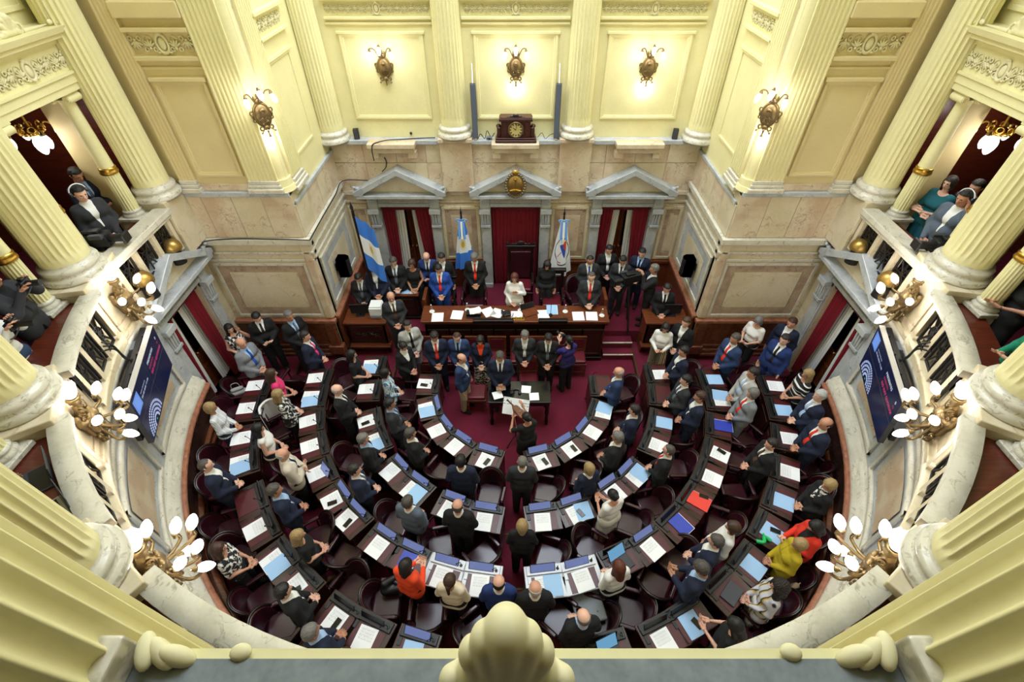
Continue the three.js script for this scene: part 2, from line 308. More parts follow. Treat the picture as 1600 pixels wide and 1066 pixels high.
// ---------------------------------------------------------------- back wall with its three doorways
const DX = [-2.61, -0.01, 2.6], BW = -10.3;
{
  const w = struct('wall_back', [bb(-3.98, -3.2, 0.5, 2.88, BW - 0.25, BW), bb(-2.02, -0.6, 0.5, 2.88, BW - 0.25, BW), bb(0.58, 2.01, 0.5, 2.88, BW - 0.25, BW), bb(3.19, 3.98, 0.5, 2.88, BW - 0.25, BW), bb(-3.98, 3.98, 2.88, 4.3, BW - 0.25, BW - 0.02), bb(-4, 4, 4.3, CEIL, BW - 0.4, BW - 0.15)], M.marbleB, 'marble lower wall behind the platform with three doorways');
  // marble slabs with joints, in two courses
  for (const [y0, y1] of [[3.22, 3.86], [3.87, 4.29]]) {
    const xs = [-3.97, -3.3, -2.6, -1.95, -1.6, -0.95, 0, 0.95, 1.6, 1.95, 2.6, 3.3, 3.97];
    for (let i = 0; i < xs.length - 1; i++) { const g = rb(xs[i] + 0.003, xs[i + 1] - 0.003, y0, y1, BW - 0.02, BW + (0.012 + 0.004 * (i % 2)), 0.004); g.userData = {}; part('marble_slab', g, [M.marble, M.marble, M.marbleB, M.marble][(i * 3 + (y0 > 3.5 ? 1 : 0)) % 4], w); }
  }
  part('string_course', [rb(-3.97, 3.97, 3.12, 3.22, BW - 0.02, BW + 0.05, 0.012), rb(-3.97, 3.97, 2.92, 2.97, BW - 0.02, BW + 0.03, 0.01)], M.marble, w);
  for (const [x0, x1] of [[-3.93, -3.5], [-1.75, -0.87], [0.85, 1.73], [3.48, 3.93]]) {            // framed panels between the doorways
    part('panel_frame', frameG(x0, x1, 1.38, 2.82, BW, 0.06, 0.03), M.marbleB, w);
    part('panel_border', frameG(x0 + 0.07, x1 - 0.07, 1.46, 2.75, BW - 0.005, x1 - x0 > 0.6 ? 0.16 : 0.1, 0.012), M.marblePink, w);
    part('panel_field', bb(x0 + 0.2, x1 - 0.2 + (x1 - x0 > 0.6 ? 0 : 0.13), 1.6, 2.6, BW - 0.01, BW + 0.016), M.marble, w);
    part('dado_panel', rb(x0 - 0.1, x1 + 0.1, 0.5, 1.26, BW, BW + 0.05, 0.01), M.woodMid, w);
    part('dado_rail', rb(x0 - 0.1, x1 + 0.1, 1.26, 1.34, BW, BW + 0.09, 0.012), M.woodMid, w);
  }
  part('ledge', [rb(-3.97, 3.97, 4.29, 4.38, BW - 0.15, BW + 0.1, 0.012)], M.marbleGrey, w);
  for (const x of DX) part('ledge_shelf', [rb(x - 0.5, x + 0.5, 4.28, 4.381, BW, BW + 0.32, 0.015), rb(x - 0.46, x + 0.46, 4.16, 4.28, BW, BW + 0.24, 0.012), ...[-1, 1].flatMap((s) => [rb(x + s * 0.4 - 0.09, x + s * 0.4 + 0.09, 4.04, 4.18, BW, BW + 0.22, 0.012), ...[-1, 0, 1].map((k) => rb(x + s * 0.4 + k * 0.05 - 0.018, x + s * 0.4 + k * 0.05 + 0.018, 4.01, 4.045, BW, BW + 0.2, 0.005))])], M.marble, w);
  for (const x of [-1.28, 1.28]) part('pier', [rb(x - 0.34, x + 0.34, 3.24, 4.38, BW, BW + 0.12, 0.006), rb(x - 0.36, x + 0.36, 4.36, 4.44, BW - 0.1, BW + 0.2, 0.01)], M.marble, w);
  // plaster upper wall, panels and carved frieze
  const u = struct('wall_back_upper', bb(-4, 4, 4.38, CEIL, BW - 0.2, BW - 0.1), M.plaster, 'yellow plaster upper wall behind the clock');
  for (const [x0, x1] of [[-3.3, -1.74], [-0.79, 0.79], [1.74, 3.3]]) {
    const c = (x0 + x1) / 2;
    part('panel_moulding', [frameG(x0, x1, 4.76, 6.28, BW - 0.1, 0.035, 0.03), frameG(x0 + 0.045, x1 - 0.045, 4.8, 6.24, BW - 0.1, 0.02, 0.016), rb(x0 - 0.04, x1 + 0.04, 6.27, 6.32, BW - 0.1, BW - 0.045, 0.01)], M.plaster, u);
    const wd = c === 0 ? 1.0 : 0.98;
    part('frieze_moulding', [rb(c - wd, c + wd, 6.42, 6.46, BW - 0.1, BW - 0.06, 0.01), rb(c - wd, c + wd, 6.5, 6.55, BW - 0.1, BW - 0.03, 0.012), rb(c - wd, c + wd, 6.78, 6.83, BW - 0.1, BW - 0.02, 0.012), rb(c - wd, c + wd, 6.83, 6.9, BW - 0.1, BW + 0.03, 0.02)], M.plaster, u);
    part('frieze_carving', join(reliefG(1.9, 0.2)).translate(c, 6.665, BW - 0.1), M.plasterDark, u);
  }
}
function bigColumn(label, p, R, h, per = 6, group) {
  const c = setting(thing('column', label, 'column', p, 0, group));
  part('base', torusBase(R), M.marblePale, c);
  part('shaft', fluted(R, R * 0.9, h, 24, R * 0.085, per, 0.25), M.plaster, c);
  part('capital', [cyl(R * 1.05, R * 0.92, 0.12, 0, h + 0.25, 0, 24), rb(-R * 1.3, R * 1.3, h + 0.37, h + 0.47, -R * 1.3, R * 1.3, 0.02)], M.plaster, c);
  return c;
}
for (const s of [-1, 1]) {
  bigColumn('fluted yellow column ' + (s < 0 ? 'between the clock and the flag with a golden sun' : 'between the clock and the white banner side'), [s * 1.28, 4.44, BW - 0.06], 0.27, 4.6);
}
// ---------------------------------------------------------------- one side of the hall, then its mirror image
function marbleDoor(label, p, turn, b, glazed) {           // p on the wall plane, b = floor level, faces +z
  const t = setting(thing('door_surround', label, 'doorway', [p[0], b, p[2]], turn)), Y = (v) => v - b;
  for (const s of [-1, 1]) {
    const x = s * 0.715;
    part('pilaster', [rb(x - 0.1, x + 0.1, 0.12, Y(2.36), 0, 0.07, 0.006), rb(x - 0.125, x + 0.125, 0, 0.13, 0, 0.1, 0.01), rb(s * 0.64, s * 0.585, 0, Y(2.88), -0.15, 0.05, 0.006)], M.marbleGrey, t);
    const cons = [rb(x - 0.105, x + 0.105, Y(2.36), Y(2.72), 0, 0.11, 0.01), rb(x - 0.13, x + 0.13, Y(2.7), Y(2.82), 0, 0.19, 0.012), ...[-1, 0, 1].map((k) => rod([x + k * 0.06, Y(2.4), 0.115], [x + k * 0.06, Y(2.7), 0.14], 0.02, 0.022, 8)), rb(x - 0.12, x + 0.12, Y(2.32), Y(2.38), 0, 0.13, 0.01)];
    for (let k = -1; k <= 1; k++) cons.push(ball(0.025, x + k * 0.06, Y(2.3), 0.09, 1, 1.1, 1, 8));
    part('console', cons, M.marbleGrey, t);
    part('rosette_block', [rb(x - 0.11, x + 0.11, Y(2.82), Y(3.08), 0, 0.1, 0.008), new THREE.TorusGeometry(0.06, 0.014, 6, 16).translate(x, Y(2.95), 0.1), ...Array.from({ length: 6 }, (_, k) => ball(0.022, x + 0.035 * Math.cos(k * 1.047), Y(2.95) + 0.035 * Math.sin(k * 1.047), 0.105, 1, 1, 0.6, 6))], M.marbleGrey, t);
  }
  part('lintel', [rb(-0.6, 0.6, Y(2.84), Y(2.92), -0.15, 0.09, 0.008), rb(-0.6, 0.6, Y(2.92), Y(3.08), 0, 0.05, 0.004)], M.marbleGrey, t);
  part('lintel_carving', join(reliefG(1.14, 0.13, false)).translate(0, Y(3.0), 0.05), M.marbleB, t);
  part('cornice', [rb(-0.88, 0.88, Y(3.08), Y(3.14), 0, 0.16, 0.008), rb(-0.98, 0.98, Y(3.14), Y(3.22), 0, 0.3, 0.012), ...Array.from({ length: 34 }, (_, k) => bb(-0.86 + k * 0.052, -0.835 + k * 0.052, Y(3.1), Y(3.14), 0.15, 0.2))], M.marbleGrey, t);
  part('tympanum', extr([[-0.86, Y(3.22)], [0.86, Y(3.22)], [0, Y(3.68)]], 0.08), M.marbleB, t);
  for (const s of [-1, 1]) {
    const q = [[s * 1.02, Y(3.22)], [s * 1.02, Y(3.3)], [0, Y(3.82)], [0, Y(3.7)], [s * 0.8, Y(3.28)], [s * 0.84, Y(3.22)]];
    if (s > 0) q.reverse();
    part('raking_cornice', [extr(q, 0.3, 0.008), ...Array.from({ length: 15 }, (_, k) => bb(s * (0.08 + k * 0.046), s * (0.104 + k * 0.046), Y(3.635 - k * 0.0238), Y(3.67 - k * 0.0238), 0.1, 0.16))], M.marbleGrey, t);
    part('acroterion', [ball(0.06, s * 0.95, Y(3.36), 0.2, 1.2, 0.7, 0.8, 8), ball(0.035, s * 1.0, Y(3.4), 0.24, 1, 1, 1, 7)], M.marbleGrey, t);
  }
  return t;
}
function curtainG(x0t, x1t, x0b, x1b, y0, y1, amp, folds, pinch = 0) {   // hanging cloth in folds, facing +z
  const nu = folds * 8, nv = 14, pos = [], idx = [];
  for (let j = 0; j <= nv; j++) for (let i = 0; i <= nu; i++) {
    const v = j / nv, u = i / nu, e = Math.pow(v, 1.4), a = x0t + (x0b - x0t) * e, b = x1t + (x1b - x1t) * e;
    pos.push(a + (b - a) * u, y1 + (y0 - y1) * v, amp * (0.6 + 0.4 * v) * Math.sin(u * folds * 6.283 + Math.sin(v * 3 + u * 9) * 0.5) + pinch * v);
  }
  for (let j = 0; j < nv; j++) for (let i = 0; i < nu; i++) { const a = j * (nu + 1) + i, b = a + nu + 1; idx.push(a, b, a + 1, a + 1, b, b + 1); }
  const g = new THREE.BufferGeometry(); g.setAttribute('position', new THREE.Float32BufferAttribute(pos, 3)); g.setIndex(idx); g.computeVertexNormals(); return g;
}
function dressDoor(n, where, p, turn, b, closed) {         // door leaf, curtains, valance in one opening
  const g = new THREE.Group(); g.name = 'door_' + n; scene.add(g); g.position.set(MIR ? -p[0] : p[0], b, p[2]); g.rotation.y = MIR ? -turn : turn;
  g.userData = { kind: 'structure', label: 'dark wooden double door ' + where, category: 'door' };
  const Y = (v) => v - b, top = Y(2.86);
  part('recess', [bb(-0.75, 0.75, -0.02, top + 0.2, -0.62, -0.58), bb(-0.66, -0.6, 0, top, -0.6, -0.1), bb(0.6, 0.66, 0, top, -0.6, -0.1), bb(-0.7, 0.7, top, top + 0.05, -0.6, -0.1)], M.woodMid, g);
  for (const s of [-1, 1]) {
    const leaf = part('leaf', [rb(s * 0.005, s * 0.59, 0, top, -0.46, -0.41, 0.006), rb(s * 0.07, s * 0.52, 0.12, 0.6, -0.42, -0.395, 0.015), rb(s * 0.07, s * 0.52, 0.7, 0.9, -0.42, -0.395, 0.015)], M.woodMid, g);
    part('handle', [rod([s * 0.05, 1.02, -0.4], [s * 0.05, 1.02, -0.35], 0.014), ball(0.026, s * 0.05, 1.02, -0.34, 1, 1, 1, 8)], M.brass, leaf);
    part('glass_panel', rb(s * 0.09, s * 0.5, 1.0, top - 0.15, -0.412, -0.4, 0.004), M.blackGloss, leaf);
  }
  const kind = (nm, lab, list, mat, cat) => { const o = thing(nm, lab + ' ' + where, cat || 'curtain', [p[0], b, p[2]], turn); part('cloth', list, mat, o); return o; };
  const rod_ = thing('curtain_valance', 'crimson tufted pelmet across the door head ' + where, 'pelmet', [p[0], b, p[2]], turn);
  part('cloth', rb(-0.585, 0.585, top - 0.16, top - 0.005, -0.13, -0.02, 0.03, 2), M.valance, rod_);
  const tuft = []; for (let r = 0; r < 3; r++) for (let k = 0; k < 13; k++) tuft.push(ball(0.022, -0.54 + k * 0.088 + (r % 2) * 0.044, top - 0.13 + r * 0.045, -0.02, 1.3, 0.9, 0.6, 6));
  part('tufting', tuft.slice(0, 38), M.valance, rod_);
  if (closed) {
    kind('curtain', 'crimson curtain half on the flag side, drawn shut,', curtainG(-0.57, 0.01, -0.55, 0.01, 0.01, top - 0.1, 0.03, 6).translate(0, 0, -0.12), M.curtain);
    kind('curtain', 'crimson curtain half on the white banner side, drawn shut,', curtainG(-0.01, 0.57, -0.01, 0.55, 0.01, top - 0.1, 0.03, 6).translate(0, 0, -0.15), M.curtain);
  } else {
    for (const s of [-1, 1]) {
      kind('curtain', s * (p[0] < -4 ? -1 : 1) < 0 ? 'crimson curtain on the clock-side jamb' : 'crimson curtain on the far jamb', curtainG(s * 0.58, s * (s < 0 ? 0.27 : 0.2), s * 0.58, s * 0.38, 0.01, top - 0.1, 0.028, 4).translate(0, 0, -0.12), M.curtain);
      kind('sheer_curtain', s * (p[0] < -4 ? -1 : 1) < 0 ? 'white sheer curtain on the clock-side leaf' : 'white sheer curtain on the far leaf', curtainG(s * 0.5, s * 0.09, s * 0.5, s * 0.16, 0.12, top - 0.1, 0.012, 6).translate(0, 0, -0.24), M.sheer);
    }
  }
}
const WHERE = ['of the doorway behind the tall flag', 'of the central platform doorway', 'of the doorway behind the video camera'];
DX.forEach((x, i) => { marbleDoor('grey marble pedimented door surround ' + ['behind the tall flag', 'under the gilded coat of arms', 'behind the video camera'][i], [x, 0, BW], 0, 0.5); dressDoor(i + 1, WHERE[i], [x, 0, BW], 0, 0.5, i === 1); });

const SIDE = () => MIR ? 'video camera' : 'tall flag';     // names a side of the hall by what stands there
function wing() {
  const S = SIDE(), sd = MIR ? 'right' : 'left';
  // recess side wall
  const rw = struct('wall_recess_' + sd, [bb(-4.3, -3.98, 0, 4.14, -10.5, -7.92), bb(-4.3, -4.02, 4.14, CEIL, -10.5, -8)], M.marbleB, 'marble side wall of the platform recess on the ' + S + ' side');
  const rot = (g) => join(g).rotateY(Math.PI / 2);          // XY-plane piece facing +z -> facing +x
  const onSide = (g, z) => rot(g).translate(-3.98, 0, z);
  part('upper_wall', bb(-4.1, -4.0, 4.15, CEIL, -10.4, -8.1), M.plaster, rw);
  part('dado', rb(-3.98, -3.92, 0.4, 1.36, -10.3, -8.0, 0.01), M.woodMid, rw);
  part('dado_cap', [rb(-3.98, -3.87, 1.36, 1.45, -10.3, -7.95, 0.02)], M.marbleOrange, rw);
  part('panel_frame', onSide(frameG(-1.0, 0.85, 1.58, 2.82, 0, 0.07, 0.035), -9.15), M.marblePale, rw);
  part('panel_border', onSide(frameG(-0.92, 0.77, 1.66, 2.74, 0, 0.2, 0.014), -9.15), M.marbleGrey, rw);
  part('panel_field', onSide(bb(-0.7, 0.55, 1.88, 2.52, 0, 0.02), -9.15), M.marbleB, rw);
  part('string_course', [rb(-3.98, -3.9, 3.34, 3.45, -10.3, -7.85, 0.015), rb(-3.98, -3.92, 3.12, 3.18, -10.3, -7.85, 0.01), rb(-3.98, -3.93, 2.94, 2.99, -10.3, -7.85, 0.01)], M.marblePale, rw);
  for (const [y0, y1] of [[3.46, 4.1]]) for (let k = 0; k < 4; k++) part('marble_slab', rb(-3.985, -3.965 + 0.003 * (k % 2), y0, y1, -10.3 + k * 0.6 + 0.003, -9.7 + k * 0.6 - 0.003, 0.004), [M.marble, M.marbleB][k % 2], rw);
  part('ledge', rb(-4.05, -3.94, 4.1, 4.17, -10.3, -7.95, 0.01), M.marbleGrey, rw);
  part('panel_moulding', [onSide(frameG(-0.5, 0.45, 4.7, 6.2, -0.03, 0.035, 0.03), -9.15), onSide(rb(-0.55, 0.5, 6.2, 6.26, -0.03, 0.03, 0.01), -9.15)], M.plaster, rw);
  part('frieze_moulding', onSide([rb(-0.62, 0.56, 6.5, 6.55, -0.03, 0.05, 0.01), rb(-0.62, 0.56, 6.84, 6.9, -0.03, 0.07, 0.01)], -9.15), M.plaster, rw);
  part('frieze_carving', onSide(join(reliefG(0.95, 0.22, false)).translate(0, 6.69, -0.02), -9.15), M.plasterDark, rw);
  part('pilaster', onSide(flutedPilaster(0.46, 9, 0.09, 6).translate(0, 4.55, -0.04), -8.34), M.plaster, rw);
  part('pilaster_base', onSide(steppedBase(-0.23, 0.23, -0.04, 0.05, 4.3), -8.34), M.marblePale, rw);
  // corner column of the recess
  bigColumn('fluted yellow corner column of the platform recess above the ' + S, [-3.86, 4.36, BW + 0.02], 0.26, 4.7);
  // wing wall, facing the viewer
  const ww = struct('wall_wing_' + sd, [bb(-6.3, -3.98, 0, 4.35, -8.15, -7.87), bb(-6.5, -3.98, 4.35, CEIL, -8.2, -7.96)], M.marbleB, 'wing wall between the platform recess and the side door on the ' + S + ' side');
  part('upper_wall', bb(-6.5, -4.0, 4.4, CEIL, -8.0, -7.93), M.ochre, ww);
  part('dado', rb(-6.1, -3.98, 0.42, 1.38, -7.88, -7.82, 0.01), M.marbleRed, ww);
  part('dado_base', [rb(-6.1, -3.95, 0.42, 0.5, -7.86, -7.72, 0.015), rb(-6.1, -3.97, 0.5, 0.6, -7.86, -7.76, 0.015), rb(-6.1, -3.97, 0.66, 0.72, -7.86, -7.79, 0.01)], M.marbleRed, ww);
  part('dado_cap', [rb(-6.1, -3.9, 1.38, 1.47, -7.88, -7.76, 0.02)], M.marbleOrange, ww);
  part('corner_pier', [rb(-4.2, -3.96, 0.42, 1.4, -7.9, -7.76, 0.04, 2), rb(-4.24, -3.9, 0.42, 0.72, -7.9, -7.72, 0.02)], M.marbleRed, ww);
  part('corner_pilaster', [rb(-4.13, -3.93, 1.47, 3.4, -8.0, -7.82, 0.05, 3)], M.marble, ww);
  part('panel_frame', frameG(-5.96, -4.13, 1.54, 2.9, -7.87, 0.05, 0.03), M.marblePale, ww);
  part('panel_border', frameG(-5.9, -4.19, 1.6, 2.85, -7.875, 0.16, 0.014), M.marblePink, ww);
  part('panel_field', bb(-5.72, -4.37, 1.78, 2.67, -7.87, -7.85), M.marbleB, ww);
  part('string_course', [rb(-6.1, -3.88, 3.34, 3.47, -7.88, -7.78, 0.018), rb(-6.1, -3.9, 3.12, 3.17, -7.88, -7.82, 0.01), rb(-6.1, -3.93, 2.95, 3.0, -7.88, -7.83, 0.01)], M.marblePale, ww);
  for (let k = 0; k < 4; k++) part('marble_slab', rb(-6.1 + k * 0.53 + 0.003, -5.57 + k * 0.53 - 0.003, 3.48, 4.3, -7.875, -7.855 + 0.003 * (k % 2), 0.004), [M.marble, M.marble, M.marbleB, M.marble][k], ww);
  part('ledge', rb(-6.2, -3.98, 4.3, 4.39, -7.98, -7.83, 0.012), M.marbleGrey, ww);
  part('plinth_band', rb(-5.5, -4.62, 4.39, 4.52, -7.96, -7.9, 0.012), M.marble, ww);
  part('panel_moulding', [frameG(-5.46, -4.68, 4.66, 6.14, -7.93, 0.035, 0.035), frameG(-5.42, -4.72, 4.7, 6.1, -7.93, 0.02, 0.018), rb(-5.5, -4.64, 6.14, 6.2, -7.93, -7.86, 0.012)], M.ochre, ww);
  part('frieze_moulding', [rb(-5.55, -4.6, 6.3, 6.34, -7.94, -7.9, 0.01), rb(-5.55, -4.6, 6.42, 6.48, -7.94, -7.85, 0.012), rb(-5.55, -4.6, 6.78, 6.84, -7.94, -7.84, 0.012), rb(-5.55, -4.6, 6.95, 7.15, -7.94, -7.82, 0.02)], M.ochre, ww);
  part('frieze_carving', join(reliefG(0.92, 0.27)).translate(-5.075, 6.63, -7.93), M.plasterDark, ww);
  part('pilaster', flutedPilaster(0.5, 9, 0.11, 7).translate(-4.34, 4.6, -7.95), M.plaster, ww);
  part('pilaster', flutedPilaster(0.26, 9, 0.09, 4).translate(-5.66, 4.6, -7.95), M.ochre, ww);
  part('pilaster_base', [steppedBase(-4.59, -4.09, -7.95, -7.84, 4.38), steppedBase(-5.79, -5.53, -7.95, -7.86, 4.38)], M.marblePale, ww);
  part('rounded_corner', [cyl(0.15, 0.15, 8.4, -4.12, 4.6, -8.02, 28), cyl(0.2, 0.22, 0.09, -4.12, 4.38, -8.02, 28), cyl(0.18, 0.19, 0.13, -4.12, 4.47, -8.02, 28)], M.plaster, ww);
  bigColumn('fluted yellow column at the balcony inner end, ' + S + ' side', [-6.09, 4.45, -7.62], 0.27, 4.6);
  part('column_pier', [rb(-6.42, -5.82, 3.47, 4.47, -7.95, -7.3, 0.015)], M.marbleB, ww);
  // side door wall
  const sw = struct('wall_side_' + sd, [bb(-6.4, -6.08, 0.3, 3.3, -7.9, -7.34), bb(-6.4, -6.08, 0.3, 3.3, -6.18, -5.8), bb(-6.4, -6.08, 2.85, 3.3, -7.4, -6.1), bb(-6.5, -5.98, 3.28, 3.45, -7.9, -5.75)], M.marbleB, 'marble side wall with a curtained door on the ' + S + ' side');
  part('parapet', [bb(-6.15, -5.95, 3.45, 3.62, -7.4, -5.7)], M.marbleB, sw);
  marbleDoor('grey marble pedimented surround of the side door on the ' + S + ' side', [-6.08, 0, -6.76], Math.PI / 2, 0.42);
  dressDoor(MIR ? 5 : 4, 'of the side door on the ' + S + ' side', [-6.08, 0, -6.76], Math.PI / 2, 0.42, false);
  // curved wall of the horseshoe
  const A0 = -85, A1 = 0.01, cw = struct('wall_curved_' + sd, [ringArc(loop(6.02, 6.3, 0.3, 3.46), A0, A1)], M.marbleGrey, 'curved marble wall around the seats on the ' + S + ' side');
  part('dado', ringArc([[5.83, 0.42], [5.83, 0.52], [5.86, 0.54], [5.86, 1.38]], A0, A1), M.marbleDark, cw);
  part('dado_rail', [ringArc([[5.86, 0.84], [5.8, 0.85], [5.79, 0.88], [5.8, 0.92], [5.86, 0.93]], A0, A1), ringArc([[5.86, 0.66], [5.81, 0.67], [5.81, 0.72], [5.86, 0.73]], A0, A1)], M.woodMid, cw);
  part('dado_cap', ringArc([[5.86, 1.38], [5.815, 1.4], [5.805, 1.44], [5.815, 1.47], [5.86, 1.485], [6.03, 1.485]], A0, A1), M.marbleOrange, cw);
  part('skirting_moulding', ringArc([[5.87, 1.48], [5.868, 1.5], [5.87, 1.56], [5.92, 1.58], [5.94, 1.64], [5.99, 1.66], [6.02, 1.7]], A0, A1), M.marblePale, cw);
  for (let k = 0; k < 5; k++) {
    const a = -82 + k * 17.2, b = a + 14.6;
    part('panel_frame', [ringArc(loop(5.97, 6.03, 1.8, 1.87), a, b), ringArc(loop(5.97, 6.03, 2.83, 2.9), a, b), ringArc(loop(5.97, 6.03, 1.8, 2.9), a, a + 0.6, 2), ringArc(loop(5.97, 6.03, 1.8, 2.9), b - 0.6, b, 2)], M.marblePale, cw);
    part('panel_field', ringArc([[6.0, 2.0], [6.0, 2.7]], a + 2, b - 2), M.marble, cw);
  }
  part('cornice', ringArc([[6.02, 2.98], [5.98, 2.99], [5.98, 3.06], [6.0, 3.08], [6.0, 3.2], [5.93, 3.22], [5.92, 3.3], [5.88, 3.33], [5.86, 3.46], [6.3, 3.46]], A0, A1), M.marblePale, cw);
  part('frieze_band', ringArc([[5.99, 3.08], [5.985, 3.2]], A0, A1), M.marble, cw);
}
const KA = [79.5, 56.5, 33.5, 10.5];                        // big columns round the balcony, degrees from the viewer's side
const KN = ['above the side door', 'between the two television brackets', 'near the laptop desks of the balcony', 'beside the shell ornament'];
function colonnette(label, p) {
  const c = setting(thing('colonnette', label, 'column', p));
  part('plinth', [rb(-0.2, 0.2, 0, 0.06, -0.2, 0.2, 0.012), rb(-0.17, 0.17, 0.06, 0.24, -0.17, 0.17, 0.008), rb(-0.19, 0.19, 0.24, 0.3, -0.19, 0.19, 0.012)], M.marblePale, c);
  part('base', lathe([[0.16, 0.3], [0.165, 0.33], [0.14, 0.35], [0.135, 0.37], [0.145, 0.39], [0.12, 0.41]], 24), M.marblePale, c);
  part('fluted_shaft', fluted(0.118, 0.112, 0.62, 18, 0.011, 5, 0.4), M.plaster, c);
  part('gilded_ring', lathe([[0.11, 1.0], [0.125, 1.01], [0.13, 1.03], [0.125, 1.05], [0.115, 1.06], [0.12, 1.08], [0.12, 1.1], [0.105, 1.11]], 24), M.gold, c);
  part('upper_shaft', cyl(0.088, 0.105, 0.95, 0, 1.1, 0, 24), M.plaster, c);
  part('ionic_capital', [rb(-0.14, 0.14, 2.15, 2.2, -0.14, 0.14, 0.01), ...[-1, 1].map((s) => new THREE.CylinderGeometry(0.055, 0.055, 0.24, 14).rotateX(Math.PI / 2).translate(s * 0.11, 2.1, 0)), ...[-1, 1].flatMap((s) => [-1, 1].map((q) => new THREE.TorusGeometry(0.035, 0.012, 6, 12).translate(s * 0.11, 2.1, q * 0.12))), cyl(0.1, 0.09, 0.06, 0, 2.03, 0, 18)], M.plaster, c);
}
const grilleG = (w, h) => { const g = [frameG(-w / 2, w / 2, -h / 2, h / 2, -0.01, 0.022, 0.018), bb(-w / 2, w / 2, -0.01, 0.01, -0.008, 0.008), bb(-0.01, 0.01, -h / 2, h / 2, -0.008, 0.008), new THREE.CylinderGeometry(0.042, 0.042, 0.03, 14).rotateX(Math.PI / 2), new THREE.TorusGeometry(w * 0.27, 0.01, 5, 24)]; for (const s of [-1, 1]) g.push(rod([-w / 2, -s * h / 2, 0], [w / 2, s * h / 2, 0], 0.014, 0.014, 6)); return g; };
const shellG = (() => {                                    // lobed shell with two feet, base at y = 0, back to +z
  const l = []; for (let k = -2; k <= 2; k++) { const a = k * 0.52; l.push([Math.sin(a) * 0.03, 0.05, 0.01, 0.055, Math.sin(a) * 0.1, 0.05 + Math.cos(a) * 0.145, -0.035 + 0.008 * Math.abs(k), k ? 0.046 - 0.004 * Math.abs(k) : 0.058]); }
  l.push([-0.085, 0.05, 0, 0.05, 0.085, 0.05, 0, 0.05], [-0.15, 0.03, 0.01, 0.034, -0.11, 0.028, -0.01, 0.032], [0.15, 0.03, 0.01, 0.034, 0.11, 0.028, -0.01, 0.032]);
  return surf(caps(l, 0.009), [-0.22, -0.02, -0.14], [0.22, 0.3, 0.12], 0.005);
})();
function entablature(name, label, arc, flatG) {            // arc(profile) sweeps; flatG(g, y) lays an ornament on the face
  const e = setting(thing(name, label, 'entablature'));
  part('architrave', arc([[6.44, 6.2], [6.16, 6.2], [6.16, 6.28], [6.14, 6.29], [6.14, 6.38], [6.11, 6.4], [6.11, 6.43]]), M.plaster, e);
  part('frieze', arc([[6.16, 6.43], [6.16, 6.74]]), M.plaster, e);
  part('cornice', arc([[6.16, 6.74], [6.12, 6.75], [6.12, 6.79], [6.02, 6.82], [6.02, 6.87], [5.97, 6.88], [5.94, 6.95], [6.5, 6.96]]), M.plaster, e);
  if (flatG) part('frieze_carving', flatG(reliefG(1.35, 0.24), 6.16, 6.58), M.plasterDark, e);
  return e;
}
